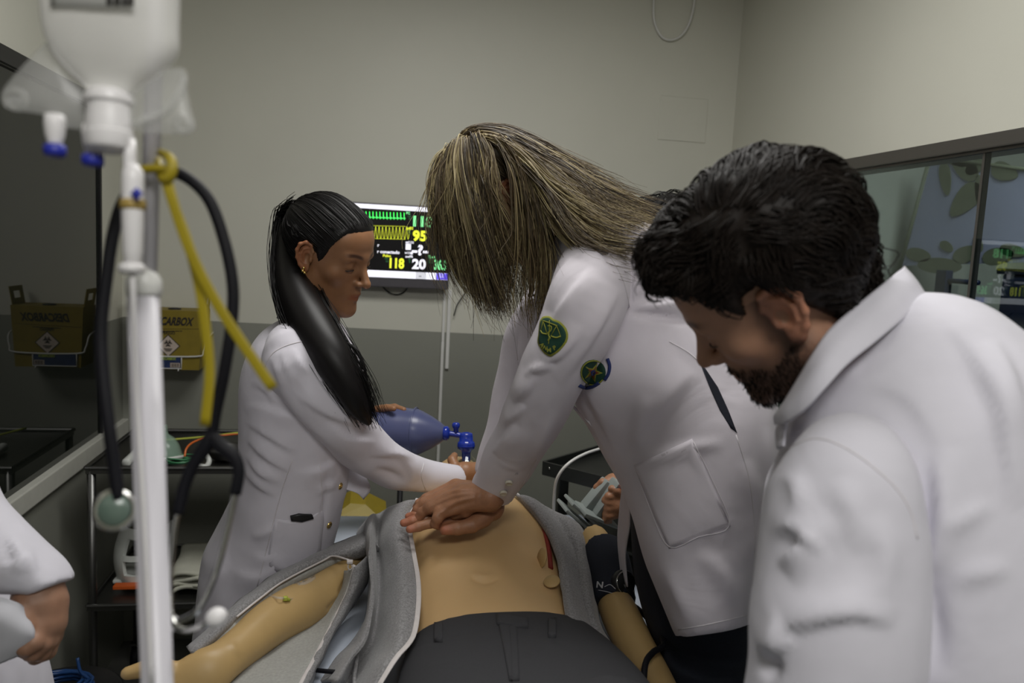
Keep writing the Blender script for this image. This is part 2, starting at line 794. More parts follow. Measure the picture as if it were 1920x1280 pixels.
def wall_material():
    m = mat('wall_paint_two_tone', (0.62, 0.61, 0.56), 0.55, 0.015, 3.0, bump=0.12, bscale=140, bdist=0.001)
    return m


M['wall_up'] = mat('off_white_wall_paint', (0.61, 0.605, 0.53), 0.5, 0.02, 3.0, bump=0.15, bscale=120, bdist=0.001)
M['wall_low'] = mat('grey_green_wall_paint', (0.255, 0.26, 0.225), 0.45, 0.03, 3.0, bump=0.15, bscale=120, bdist=0.001)
M['floor'] = mat('grey_vinyl_floor', (0.16, 0.16, 0.15), 0.35, 0.12, 14.0)
M['ceil'] = mat('white_ceiling_paint', (0.7, 0.7, 0.67), 0.7, 0.02, 5.0)
M['alu'] = mat('brushed_aluminium', (0.17, 0.16, 0.15), 0.42, 0.05, 60, metal=0.85, stretch=(40, 1, 40))
M['alu_lt'] = mat('pale_painted_metal', (0.55, 0.55, 0.5), 0.4, 0.04, 30)
M['white_pl'] = mat('white_plastic', (0.72, 0.72, 0.70), 0.35, 0.03, 30)
M['black_pl'] = mat('black_plastic', (0.012, 0.012, 0.013), 0.4, 0.1, 60)
M['rubber'] = mat('black_rubber_tube', (0.005, 0.005, 0.008), 0.6, 0.1, 60, spec=0.25)
M['chrome'] = mat('chrome', (0.62, 0.62, 0.6), 0.12, 0.02, 30, metal=1.0)
M['steel'] = mat('stainless_steel', (0.16, 0.16, 0.155), 0.38, 0.06, 40, metal=1.0, stretch=(1, 30, 30))
M['dark_steel'] = mat('dark_grey_cart_metal', (0.035, 0.037, 0.035), 0.35, 0.1, 40, metal=0.4)


def glass_dark():
    m = mat('dark_tinted_glass', (0.007, 0.009, 0.007), 0.02, 0.0, 5, spec=0.5, ior=1.5)
    return m


def glass_clear(tr, name, rough=0.02):
    """thin pane: partly transmitting, mirror-like at grazing angles"""
    m = bpy.data.materials.new(name)
    m.use_nodes = True
    nt = m.node_tree
    nt.nodes.remove(nt.nodes['Principled BSDF'])
    out = nt.nodes['Material Output']
    t = nt.nodes.new('ShaderNodeBsdfTransparent')
    t.inputs[0].default_value = (*tr, 1)
    g = nt.nodes.new('ShaderNodeBsdfGlossy')
    g.inputs['Roughness'].default_value = rough
    g.inputs[0].default_value = (0.9, 0.95, 0.92, 1)
    lw = nt.nodes.new('ShaderNodeLayerWeight')
    pw = nt.nodes.new('ShaderNodeMath')
    pw.operation = 'POWER'
    pw.inputs[1].default_value = 5.0
    nt.links.new(lw.outputs['Facing'], pw.inputs[0])
    fr = nt.nodes.new('ShaderNodeMath')
    fr.operation = 'MULTIPLY_ADD'
    fr.inputs[1].default_value = 0.94
    fr.inputs[2].default_value = 0.06
    nt.links.new(pw.outputs[0], fr.inputs[0])
    mx = nt.nodes.new('ShaderNodeMixShader')
    nt.links.new(fr.outputs[0], mx.inputs[0])
    nt.links.new(t.outputs[0], mx.inputs[1])
    nt.links.new(g.outputs[0], mx.inputs[2])
    nt.links.new(mx.outputs[0], out.inputs[0])
    return m


M['glass_dark'] = glass_dark()
M['glass_r'] = glass_clear((0.55, 0.6, 0.58), 'grey_green_window_glass', 0.0)

# ================================================================== the room
XL, XR, YB, YF, ZC = -0.885, 1.42, 3.1, -2.2, 2.72
def struct(name, vf, m, parent=None, label=None, **kw):
    return obj(name, vf, m, parent, smooth=False, label=label, kind='structure', **kw)


struct('floor', box((XL - 1.6, YF - 0.1, -0.08), (XR + 2.2, YB + 0.1, 0)), M['floor'], label='grey vinyl floor of the simulation room')
struct('ceiling', box((XL - 1.6, YF - 0.1, ZC), (XR + 2.2, YB + 0.1, ZC + 0.08)), M['ceil'], label='white ceiling of the simulation room')
struct('wall_front', box((XL - 0.1, YF - 0.1, 0), (XR + 0.1, YF, ZC)), M['wall_up'], label='plain off-white wall behind the camera')
# back wall: off-white above, grey-green below, the paint edge runs slightly down to the right
zl, zr = 1.243, 1.205
def wallstrip(x0, x1, a0, a1, b0, b1, y0, y1):
    v = np.array([(x0, y0, a0), (x1, y0, a1), (x1, y1, a1), (x0, y1, a0), (x0, y0, b0), (x1, y0, b1), (x1, y1, b1), (x0, y1, b0)])
    return v, [(0, 3, 2, 1), (4, 5, 6, 7), (0, 1, 5, 4), (1, 2, 6, 5), (2, 3, 7, 6), (3, 0, 4, 7)]


wb = struct('wall_back', wallstrip(XL - 0.1, XR + 2.2, zl, zr - 0.04, ZC, ZC, YB, YB + 0.1), M['wall_up'],
            label='off-white back wall with grey-green lower half')
obj('painted_lower_wall', wallstrip(XL - 0.1, XR + 2.2, 0, 0, zl, zr - 0.04, YB, YB + 0.1), M['wall_low'], wb, smooth=False, label='grey-green painted lower half')
# left wall with dark glass
zg0, zg1, ye = 0.865, 1.935, 2.86
wl = struct('wall_left', join(box((XL - 0.1, YF, zg1), (XL, YB, ZC)), box((XL - 0.1, ye, 1.24), (XL, YB, zg1))), M['wall_up'],
            label='left wall, off-white strip around the dark glass')
obj('painted_lower_wall', join(box((XL - 0.1, YF, 0), (XL, YB, zg0 - 0.055)), box((XL - 0.1, ye, zg0 - 0.055), (XL, YB, 1.24))), M['wall_low'], wl, smooth=False)
w1 = struct('window_1', box((XL - 0.04, YF + 0.02, zg0), (XL - 0.004, ye, zg1)), M['glass_dark'], label='dark tinted glass panel on the left wall')
obj('window_frame', join(box((XL - 0.05, YF + 0.02, zg1), (XL + 0.012, ye, zg1 + 0.04)), box((XL - 0.05, ye, zg0), (XL + 0.004, ye + 0.012, zg1 + 0.04))), M['black_pl'], w1, smooth=False)
obj('window_sill', box((XL - 0.06, YF + 0.02, zg0 - 0.055), (XL + 0.02, YB, zg0), 0.004), M['alu_lt'], w1, smooth=False)
# right wall with glazed band, a second room lies behind it
rz0, rz1 = 0.75, 1.84
wr = struct('wall_right', box((XR, YF, rz1 + 0.03), (XR + 0.1, YB, ZC)), M['wall_up'], label='right wall, off-white above the glazed band')
obj('painted_lower_wall', box((XR, YF, 0), (XR + 0.1, YB, rz0)), M['wall_low'], wr, smooth=False)
w2 = struct('window_2', box((XR - 0.002, 1.715, rz0), (XR + 0.006, YB, rz1)), M['glass_r'], label='grey-green window pane on the right wall nearest the corner')
obj('window_frame', join(box((XR - 0.022, YF, rz1), (XR + 0.1, YB, rz1 + 0.035), 0.004), box((XR - 0.008, YF, rz1 - 0.006), (XR + 0.06, YB, rz1))), M['alu'], w2, smooth=False)
obj('mullion', join(box((XR - 0.003, 1.706, rz0), (XR + 0.014, 1.714, rz1))), M['alu'], w2, smooth=False)
obj('window_ledge', box((XR - 0.02, YF, rz0 - 0.04), (XR + 0.1, YB, rz0), 0.004), M['alu'], w2, smooth=False)
w3 = struct('window_3', box((XR - 0.002, YF, rz0), (XR + 0.006, 1.705, rz1)), M['glass_r'], label='grey-green window pane right of the slim mullion')
# room behind the glass
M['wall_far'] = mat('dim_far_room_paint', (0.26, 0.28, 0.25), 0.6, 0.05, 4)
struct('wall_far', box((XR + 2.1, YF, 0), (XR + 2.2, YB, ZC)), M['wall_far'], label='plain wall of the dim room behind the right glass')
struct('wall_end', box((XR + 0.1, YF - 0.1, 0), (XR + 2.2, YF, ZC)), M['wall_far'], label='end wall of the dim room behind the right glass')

# ================================================================== wall fittings
EX, EY, EZ = np.array([1.0, 0, 0]), np.array([0, 1.0, 0]), np.array([0, 0, 1.0])


def emis(name, col, s):
    return mat(name, col, 0.3, 0.0, 5, emit=s, spec=0.2)


ES = 0.75
M['scr_black'] = mat('screen_black', (0.004, 0.004, 0.006), 0.25, 0.0, 5)
M['scr_white'] = emis('screen_white', (0.86, 0.85, 0.95), ES)
M['scr_green'] = emis('screen_green', (0.12, 0.85, 0.22), ES)
M['scr_lgreen'] = emis('screen_light_green', (0.25, 0.9, 0.35), ES)
M['scr_yellow'] = emis('screen_yellow', (0.8, 0.86, 0.05), ES)
M['scr_dim'] = emis('screen_dim_green', (0.03, 0.12, 0.05), ES * 0.8)
M['scr_blue'] = emis('screen_blue', (0.12, 0.08, 0.75), ES)
M['scr_grey'] = emis('screen_grey', (0.55, 0.55, 0.6), ES)
M['bezel'] = mat('dark_grey_bezel', (0.075, 0.07, 0.08), 0.4, 0.05, 40)

YM = 3.035
mx1 = on(838.5, 525, 1, YM)[0]
mz0 = on(838.5, 525, 1, YM)[2]
mz1 = on(700, 383, 1, YM)[2]
mx0 = mx1 - (mz1 - mz0) * 1.66
zb = on(838.5, 543, 1, YM)[2]
mon = thing('patient_monitor', (0.5 * (mx0 + mx1), YM + 0.03, zb), 'wall-mounted vital signs monitor with black screen showing 118, 95, 20 and 36.9', 'monitor')
obj('housing', box((mx0 - 0.008, YM + 0.003, zb), (mx1 + 0.006, YM + 0.04, mz1 + 0.006), 0.004), M['bezel'], mon, smooth=False)
obj('wall_bracket', box((mx0 + 0.15, YM + 0.04, mz0 + 0.05), (mx1 - 0.15, YB, mz1 - 0.06), 0.003), M['black_pl'], mon, smooth=False)
scr = obj('screen', box((mx0, YM, mz0), (mx1, YM + 0.003, mz1)), M['scr_black'], mon, smooth=False)


def sq(zx, zy):  # position on the screen from a close-up reading
    return on(660 + zx / 6.095, 360 + zy / 6.095, 1, YM)


KM = 3.0 / 1500 / 6.095


def scr_rect(name, x0, x1, z0, z1, m, lift=0.0008):
    return obj(name, box((x0, YM - lift, z0), (x1, YM, z1)), m, scr, smooth=False)


def scr_text(name, s, zx, zy, h, w, m, bold=0.03):
    p = sq(zx, zy)
    p[1] = YM - 0.0012
    return obj(name, text3d(s, p, EX, EZ, h * KM, bold, None if w is None else w * KM), m, scr, smooth=False)


def scr_trace(name, pts, m, r=0.0009):
    q = [sq(a, b) for a, b in pts]
    V, Fc = [], []
    for i in range(len(q) - 1):
        a, b = q[i], q[i + 1]
        d = nrm(b - a)
        n = np.array([-d[2], 0, d[0]]) * r
        for p in (a - n - d * r * .5, a + n - d * r * .5, b + n + d * r * .5, b - n + d * r * .5):
            p = p.copy()
            p[1] = YM - 0.001
            V.append(p)
        Fc.append((4 * i, 4 * i + 3, 4 * i + 2, 4 * i + 1))
    return obj(name, (np.array(V), Fc), m, scr, smooth=False)


hs = mz1 - mz0
scr_rect('status_bar', mx0, mx1, mz1 - 0.016, mz1, M['scr_white'])
zbar = sq(1000, 925)[2]
scr_rect('button_bar', mx0, mx1, mz0, zbar, M['scr_white'])
bx0 = sq(962, 960)[0]
scr_rect('menu_button', bx0, mx1, mz0 + 0.001, zbar - 0.001, M['scr_blue'], 0.0016)
scr_rect('forward_button', sq(727, 960)[0], sq(843, 960)[0], mz0, zbar, M['scr_grey'], 0.0014)
for zx in (60, 150, 265, 368, 485, 608, 845):
    scr_rect('button_divider', sq(zx, 950)[0], sq(zx, 950)[0] + 0.0012, mz0, zbar, M['scr_grey'], 0.0012)
fw = []
for k in (0, 1):
    p = sq(766 + 15 * k, 968)
    s = 0.0042
    fw.append((np.array([(p[0], YM - 0.002, p[2] - s * 0.2), (p[0] + s, YM - 0.002, p[2] + s * 0.5), (p[0], YM - 0.002, p[2] + s * 1.2)]), [(0, 1, 2)]))
obj('forward_arrows', join(*fw), M['scr_black'], scr, smooth=False)
mb = sq(1022, 950)
obj('menu_symbol', join(*[box((mb[0] + a, YM - 0.0022, mb[2] + b), (mb[0] + c, YM - 0.0016, mb[2] + d)) for a, b, c, d in
    ((-.007, .003, .007, .0042), (-.007, -.003, .007, -.0018), (-.0078, -.002, -.0066, .0035), (.0066, -.002, .0078, .0035), (-.009, -.008, .009, -.0062))]), M['scr_white'], scr, smooth=False)
p0 = sq(900, 945)
obj('alarm_symbol', join(box((p0[0] - .004, YM - .0018, p0[2] - .001), (p0[0] + .004, YM - .0012, p0[2] + .001)), box((p0[0] - .012, YM - .0018, p0[2] - .008), (p0[0] + .012, YM - .0012, p0[2] - .0065))), M['scr_grey'], scr, smooth=False)
ecg = []
for k in range(-9, 10):
    x = 240 + 39.5 * k
    y = 262 + 0.033 * (x - 240) + 30
    ecg += [(x - 20, y), (x - 6, y - 4), (x - 2, y), (x, y - 68), (x + 4, y + 12), (x + 8, y - 2), (x + 14, y - 10)]
scr_trace('heart_trace', ecg, M['scr_green'])
ple = []
for k in range(-9, 9):
    x = 330 + 39.2 * k
    y = 395 + 0.02 * (x - 330)
    ple += [(x - 8, y + 115), (x - 2, y + 136), (x + 6, y + 110), (x + 12, y + 50), (x + 19, y + 2), (x + 24, y + 40)]
scr_trace('oxygen_trace', ple, M['scr_yellow'], 0.0006)
scr_trace('oxygen_limit_line', [(-20, 378), (610, 392)], M['scr_yellow'], 0.0005)
scr_trace('oxygen_limit_line', [(-20, 525), (610, 539)], M['scr_yellow'], 0.0005)
scr_text('caption', 'FC', 620, 252, 26, 42, M['scr_lgreen'])
scr_text('reading', '118', 698, 385, 108, 230, M['scr_lgreen'], 0.045)
scr_text('caption', 'SpO2', 617, 424, 28, 82, M['scr_yellow'])
scr_text('reading', '95', 690, 548, 106, 160, M['scr_yellow'], 0.045)
scr_text('caption', 'etCO2', 612, 583, 24, 94, M['scr_white'])
p0, p1 = sq(612, 658), sq(675, 592)
scr_rect('alert_square', p0[0], p1[0], p0[2], p1[2], M['scr_white'])
scr_text('reading', '-?-', 683, 712, 108, 188, M['scr_white'], 0.04)
scr_text('caption', 'inCO2', 604, 703, 22, 70, M['scr_white'])
p0, p1 = sq(672, 712), sq(694, 684)
scr_rect('alert_square', p0[0], p1[0], p0[2], p1[2], M['scr_white'])
scr_text('caption', 'awFR', 610, 747, 26, 88, M['scr_white'])
scr_text('reading', '20', 684, 871, 104, 158, M['scr_white'], 0.04)
scr_text('caption', 'Pulso', 353, 738, 28, 90, M['scr_yellow'])
scr_text('reading', '118', 428, 862, 106, 165, M['scr_yellow'], 0.04)
scr_text('caption', 'Tperi', 870, 752, 28, 80, M['scr_lgreen'])
scr_text('reading', '36.9', 936, 880, 104, 152, M['scr_lgreen'], 0.04)
scr_text('message', 'r conectado', 288, 694, 34, 252, M['scr_white'], 0.03)
scr_text('message', 'r', 292, 622, 34, 20, M['scr_white'], 0.03)
for s, zx, zy in (('120', 636, 286), ('50', 648, 315), ('100', 632, 452), ('92', 646, 480), ('120', 372, 768), ('50', 386, 800), ('30', 642, 778), ('8', 652, 806), ('39.0', 874, 784), ('36.0', 874, 812)):
    scr_text('limit', s, zx, zy, 20, None, M['scr_dim'], 0.02)
# slack cable under the monitor and the trunking on the wall
cb = [on(a, b, 1, YB - 0.012) for a, b in ((716, 536), (728, 547), (742, 552), (755, 549), (764, 540))]
obj('monitor_cable', tube(cb, 0.0022, 8, 6), M['rubber'], mon)
td = thing('cable_trunking', on(842, 690, 1, YB), 'white stepped cable trunking on the wall under the monitor', 'cable trunking')
def duct(xa, ya, yb, wpx, name='trunking_strip'):
    a, b = on(xa, ya, 1, YB - 0.006), on(xa, yb, 1, YB - 0.006)
    wm = wpx * 0.00207
    obj(name, box((a[0] - wm / 2, YB - 0.012, b[2]), (a[0] + wm / 2, YB, a[2]), 0.002), M['alu_lt'] if name != 'trunking_strip' else M['white_pl'], td, smooth=False)


duct(843.5, 543, 691, 6.5)
duct(834, 543, 640, 5)
duct(830, 640, 930, 5.5)
bc = [on(a, b, 1, YB - 0.02) for a, b in ((872, 500), (879, 520), (877, 540), (868, 555), (857, 572), (851, 592))]
obj('wall_cable', tube(bc, 0.0022, 8, 6), M['rubber'], label='thin black cable hanging on the wall right of the monitor', cat='cable')
sk = on(866, 505, 1, YB)
so = thing('wall_socket', sk, 'small black wall socket half hidden by blonde hair', 'socket')
obj('plate', box((sk[0] - .02, YB - .012, sk[2] - .03), (sk[0] + .02, YB, sk[2] + .03), .003), M['black_pl'], so, smooth=False)
obj('plug', tube([sk + (0.003, -.012, -.012), sk + (0.004, -.034, -.014), sk + (0.004, -.04, -.022)], [.008, .008, .004], 10, 3), M['black_pl'], so)
lp = [on(a, b, 1, YB - 0.012) for a, b in ((1232, -60), (1226, 0), (1227, 40), (1240, 68), (1258, 75), (1278, 66), (1293, 42), (1302, 0), (1300, -60))]
obj('cable_loop', tube(lp, 0.0042, 8, 8), M['white_pl'], label='white cable loop hanging high on the back wall', cat='cable')
cp = on(1258, 222, 1, YB)
obj('access_plate', box((cp[0] - .05, YB - .002, cp[2] - .085), (cp[0] + .15, YB, cp[2] + .085), .002), M['wall_up'], smooth=False, label='faint painted-over blank plate on the back wall', cat='wall plate')

# ---- sharps box
M['yellow_card'] = mat('yellow_cardboard', (0.21, 0.155, 0.012), 0.6, 0.06, 40, bump=0.05, bscale=80)
M['print_black'] = mat('black_print', (0.015, 0.012, 0.01), 0.6, 0.0, 5)
M['pink_label'] = mat('pinkish_label', (0.5, 0.42, 0.36), 0.6, 0.04, 40)
M['blue_label'] = mat('blue_printed_label', (0.02, 0.035, 0.1), 0.4, 0.3, 60)
M['green_print'] = mat('yellow_green_print', (0.35, 0.45, 0.05), 0.5, 0.0, 5)
M['wire_white'] = mat('white_coated_wire', (0.6, 0.6, 0.58), 0.4, 0.02, 20)
YS = 2.955
bl, br_ = on(250, 640, 1, YS)[0], on(380, 640, 1, YS)[0]
bt, bb = on(330, 582, 1, YS)[2], on(330, 693, 1, YS)[2]
sb = thing('sharps_box', ((bl + br_) / 2, YS + .06, bb), 'yellow cardboard sharps disposal box with biohazard diamond in a wire wall holder', 'sharps box')
body = np.array([(bl + .01, YS, bb), (br_ - .012, YS, bb), (br_, YS, bt), (bl, YS, bt), (bl + .01, YB - .015, bb), (br_ - .012, YB - .015, bb), (br_, YB - .015, bt), (bl, YB - .015, bt)])
bd = obj('carton', (body, [(0, 1, 2, 3), (5, 4, 7, 6), (1, 5, 6, 2), (4, 0, 3, 7), (3, 2, 6, 7), (4, 5, 1, 0)]), M['yellow_card'], sb, smooth=False)
# side carrying flaps with hand holes
def flap(xs, s):
    y0, y1, z0, z1 = YS + .012, YB - .03, bt - .004, bt + .062
    ym, zm = (y0 + y1) / 2, (z0 + z1) / 2 + .004
    hy, hz = .026, .012
    bits = [((y0, z0), (y1, zm - hz)), ((y0, zm + hz), (y1, z1)), ((y0, zm - hz), (ym - hy, zm + hz)), ((ym + hy, zm - hz), (y1, zm + hz))]
    V = [box((xs - .0015 + s * .0, a[0], a[1]), (xs + .0015, b[0], b[1])) for a, b in bits]
    v, f = join(*V)
    v[:, 0] += s * (v[:, 2] - bt) * 0.16
    return v, f


obj('carrying_flap', flap(br_ - .002, 1), M['yellow_card'], sb, smooth=False)
obj('carrying_flap', flap(bl + .002, -1), M['yellow_card'], sb, smooth=False)
obj('lid_slot', lathe([(.022, 0), (.022, .004), (.016, .005), (.014, .001)], ((bl + br_) / 2 + .01, YS + .05, bt), EZ, 20), M['black_pl'], sb)
ks = 2.95 / 1500
def sbt(name, s, px, py, h, w, m, bold=.03, shear=0.0):
    p = on(px, py, 1, YS)
    v, f = text3d(s, p - EY * .0012, EX, EZ, h * ks, bold, w * ks)
    v[:, 0] += (v[:, 2] - p[2]) * shear
    return obj(name, (v, f), m, bd, smooth=False)


sbt('box_lettering', 'DESCARBOX', 275, 607.5, 13.5, 77, M['print_black'], .04, .25)
sbt('box_lettering', 'PERIGO', 304, 626, 5, 22, M['print_black'], .02)
for _x in range(12):
    _a = on(291 + 4.2 * _x, 620.5, 1, YS)
    obj('small_print', box(_a - (0, .001, .0012), _a + (.0055 + .002 * (_x % 2), 0, .0012)), M['print_black'], bd, smooth=False)
for k in range(26):
    a = on(256 + 4.6 * k, 616.5, 1, YS)
    obj('fold_dash', box(a - (0.003, .001, .0006), a + (.003, 0, .0006)), M['print_black'], bd, smooth=False)
dc = on(315.5, 648, 1, YS) - EY * .001
rh = 20.5 * ks
def dia(s, y):
    return np.array([dc + (0, y, s), dc + (s, y, 0), dc + (0, y, -s), dc + (-s, y, 0)]), [(0, 3, 2, 1)]


dd = obj('hazard_diamond', dia(rh, 0), M['print_black'], bd, smooth=False)
obj('diamond_face', dia(rh * .9, -.0006), M['pink_label'], bd, smooth=False)
rings = []
def arc(c, r, w, a0=0, a1=360, y=-.0014, n=16):
    t = np.radians(np.linspace(a0, a1, n))
    o = np.stack([np.cos(t), 0 * t, np.sin(t)], 1)
    v = np.vstack([c + o * (r - w), c + o * (r + w)])
    v[:, 1] = dc[1] + y
    return v, [(i, i + 1, n + i + 1, n + i) for i in range(n - 1)]


bc0 = dc + (0, 0, rh * .22)
for a in (90, 210, 330):
    c = bc0 + np.array([math.cos(math.radians(a)), 0, math.sin(math.radians(a))]) * rh * .17
    rings.append(arc(c, rh * .16, rh * .035, a + 40, a + 320))
rings.append(arc(bc0, rh * .17, rh * .025))
obj('biohazard_symbol', join(*rings), M['print_black'], bd, smooth=False)
obj('diamond_print', join(*[box(dc + (-rh * w, -.0016, -rh * z), dc + (rh * w, -.001, -rh * (z - .05))) for w, z in ((.34, .28), (.28, .38), (.2, .48))]), M['print_black'], bd, smooth=False)
# wire holder
wz = on(320, 667, 1, YS - .006)[2]
wt = on(389, 630, 1, YS)[2]
wire = [(br_ + .012, YB - .01, wt), (br_ + .012, YS + .02, wt - .01), (br_ + .004, YS, wz + .02), (br_ - .02, YS - .006, wz), (bl + .02, YS - .006, wz), (bl - .006, YS, wz + .02), (bl - .014, YS + .02, wt - .01), (bl - .014, YB - .01, wt)]
wh = obj('wire_holder', tube(wire, .0028, 8, 5), M['wire_white'], sb)
lx0, lx1 = on(262, 680, 1, YS)[0], on(341, 680, 1, YS)[0]
lz0 = on(320, 690, 1, YS)[2]
obj('holder_hook', join(tube([(lx0, YS - .006, wz), (lx0, YS - .006, lz0), (lx1, YS - .006, lz0), (lx1, YS - .006, wz)], .002, 8, 1), tube([(lx1 - .01, YS - .006, lz0), (lx1 - .01, YS - .012, lz0 - .008)], .002, 8, 1)), M['wire_white'], wh)
lb = obj('holder_label', box((lx0 + .003, YS - .007, lz0 + .002), (lx1 - .003, YS - .0055, wz - .003)), M['blue_label'], wh, smooth=False)
obj('holder_lettering', text3d('DESCARBOX', (lx1 - .07, YS - .008, wz - .014), EX, EZ, .009, .03, .052), M['green_print'], wh, smooth=False)
bars = [box((lx1 - .034 + k * .0028, YS - .0082, lz0 + .006), (lx1 - .034 + k * .0028 + (.0016 if k % 3 else .0008), YS - .0072, lz0 + .018)) for k in range(10)]
obj('barcode_panel', box((lx1 - .037, YS - .0076, lz0 + .004), (lx1 - .005, YS - .0066, lz0 + .02)), M['pink_label'], wh, smooth=False)
obj('barcode', join(*bars), M['print_black'], wh, smooth=False)

# ================================================================== room behind the right glass
fl = area('far_room_added_light', (XR + .38, 1.3, 2.6), 0.5, 0.6, 38.0, (0.88, 0.93, 1.0))  # unseen light added to brighten the blind and the far room
M['lav'] = mat('lavender_roller_blind', (0.52, 0.52, 0.74), 0.7, 0.04, 6)
M['olive'] = mat('olive_leaf_print', (0.24, 0.25, 0.17), 0.6, 0.08, 20)
M['navy_pl'] = mat('dark_blue_plastic', (0.012, 0.02, 0.06), 0.4, 0.1, 30)
XF = XR + 0.75
lb_ = thing('leaf_print_blind', on(1800, 520, 0, XF), 'lavender blind with olive leaf print seen through the right glass', 'blind')
pts = [on(a, b, 0, XF) for a, b in ((1748, 296), (1692, 498), (1990, 490), (1990, 330))]
v = np.array(pts + [q + EX * .004 for q in pts])
obj('blind_sheet', (v, [(0, 1, 2, 3), (7, 6, 5, 4), (0, 4, 5, 1), (1, 5, 6, 2), (2, 6, 7, 3), (3, 7, 4, 0)]), M['lav'], lb_, smooth=False)
obj('blind_edge', join(tube([on(1744, 292, 0, XF - .004), on(1686, 505, 0, XF - .004)], .007, 8, 1), tube([on(1744, 294, 0, XF - .004), on(1990, 326, 0, XF - .004)], .006, 8, 1)), M['olive'], lb_)
def leaf(cx, cy, a, b, ang, skew=0.0):
    t = np.linspace(0, 2 * math.pi, 20, endpoint=False)
    x, y = a * np.cos(t), b * np.sin(t) * (1 - skew * np.cos(t))
    ca, sa = math.cos(ang), math.sin(ang)
    V = [on(cx, cy, 0, XF - .003)] + [on(cx + ca * q - sa * w, cy + sa * q + ca * w, 0, XF - .003) for q, w in zip(x, y)]
    V += [q - EX * .0015 for q in V]
    n = 20
    F = [(0, 1 + (i + 1) % n, 1 + i) for i in range(n)] + [(n + 1, n + 2 + i, n + 2 + (i + 1) % n) for i in range(n)] + [(1 + i, 1 + (i + 1) % n, n + 2 + (i + 1) % n, n + 2 + i) for i in range(n)]
    return np.array(V), F


for a in ((1773, 335, 32, 11, 1.45, .2), (1810, 375, 40, 20, 2.3, .35), (1806, 312, 34, 17, .75, -.4), (1835, 355, 28, 7, 1.6, .3), (1836, 308, 30, 12, -.6, .2), (1884, 322, 26, 17, .3, .3), (1790, 300, 30, 10, .3, 0),
          (1722, 478, 24, 13, .2, .1), (1775, 462, 14, 9, .6, .1), (1812, 476, 26, 15, -.4, .2), (1762, 498, 42, 15, .05, 0), (1835, 456, 17, 8, 1.3, .1), (1872, 480, 30, 16, -.2, .2), (1900, 470, 26, 12, .2, .2)):
    obj('leaf', leaf(*a), M['olive'], lb_, smooth=False)
cz_ = on(1800, 500, 0, XF + .03)[2]
cab = thing('added_dark_cabinet', (XF + .25, 1.3, 0), 'added dark cabinet that darkens the view under the blind behind the right glass', 'cabinet')  # made-up cabinet, put in to keep the view below the blind dark
obj('carcass', box((XF + .03, .2, .05), (XF + .45, 2.5, cz_ - .02), .006), M['navy_pl'], cab, smooth=False)
obj('top_board', box((XF + .02, .18, cz_ - .02), (XF + .46, 2.52, cz_), .004), M['navy_pl'], cab, smooth=False)
for _k in range(4):
    obj('door', box((XF + .015, .22 + .57 * _k, .08), (XF + .03, .77 + .57 * _k, cz_ - .03), .003), M['navy_pl'], cab, smooth=False)
ch = thing('blue_stand', on(1762, 640, 0, XF - .06), 'dark blue stand behind the right glass', 'stand')
def qbar(a, b, w, dx):
    a, b = on(*a, 0, XF - dx), on(*b, 0, XF - dx)
    return box(np.minimum(a, b) - (0.015, w, 0), np.maximum(a, b) + (0.015, w, 0), .004)


obj('post', join(qbar((1766, 506), (1756, 700), .012, .06)), M['navy_pl'], ch, smooth=False)
obj('rail', tube([on(1766, 525, 0, XF - .06), on(1835, 530, 0, XF - .06)], .009, 8, 1), M['navy_pl'], ch)
obj('panel', tube([on(1766, 575, 0, XF - .06), on(1850, 590, 0, XF - .06)], .02, 8, 1), M['navy_pl'], ch)

# ================================================================== steel trolley by the back wall
def slab(c, ex, ey, t, rim=0.0, rt=0.004):
    """flat tray from a corner c and two edge vectors, rim height above"""
    c, ex, ey = map(np.asarray, (c, ex, ey))
    up = EZ
    v = []
    for z in (-t, 0.0):
        v += [c + up * z, c + ex + up * z, c + ex + ey + up * z, c + ey + up * z]
    parts = [(np.array(v), [(0, 3, 2, 1), (4, 5, 6, 7), (0, 1, 5, 4), (1, 2, 6, 5), (2, 3, 7, 6), (3, 0, 4, 7)])]
    if rim:
        q = [c, c + ex, c + ex + ey, c + ey, c]
        for i in range(4):
            parts.append(tube([q[i] + up * rim * .5, q[i + 1] + up * rim * .5], rim * .5, 8, 1))
    return join(*parts)


tf = 2.42
tx0 = on(160, 880, 1, tf)[0]
tz1, tz0 = on(300, 881, 1, tf)[2], on(300, 1135, 1, tf)[2]
tx1, ty1 = -0.16, 2.9
tr = thing('steel_trolley', ((tx0 + tx1) / 2, (tf + ty1) / 2, 0), 'two-shelf stainless steel trolley behind the woman with the ponytail', 'trolley')
obj('shelf', slab((tx0, tf, tz1), (tx1 - tx0, 0, 0), (0, ty1 - tf, 0), .012, .012), M['steel'], tr, smooth=False)
obj('shelf', slab((tx0, tf, tz0), (tx1 - tx0, 0, 0), (0, ty1 - tf, 0), .012, .01), M['steel'], tr, smooth=False)
for x in (tx0 + .012, tx1 - .012):
    for y in (tf + .012, ty1 - .012):
        pl = obj('post', tube([(x, y, .09), (x, y, tz1 + .002)], .0125, 12, 1), M['steel'], tr)
        obj('caster', lathe([(.001, -.014), (.04, -.014), (.045, -.006), (.045, .006), (.04, .014), (.001, .014)], (x, y, .046), EX, 18), M['rubber'], pl)
        obj('caster_fork', join(box((x - .02, y - .012, .04), (x - .016, y + .012, .1)), box((x + .016, y - .012, .04), (x + .02, y + .012, .1)), box((x - .02, y - .014, .092), (x + .02, y + .014, .1))), M['steel'], pl, smooth=False)
M['clear'] = glass_clear((0.93, 0.95, 0.94), 'clear_plastic', 0.08)
M['clear_green'] = mat('pale_green_clear_plastic', (0.35, 0.5, 0.4), 0.2, 0.05, 30, alpha=0.35)
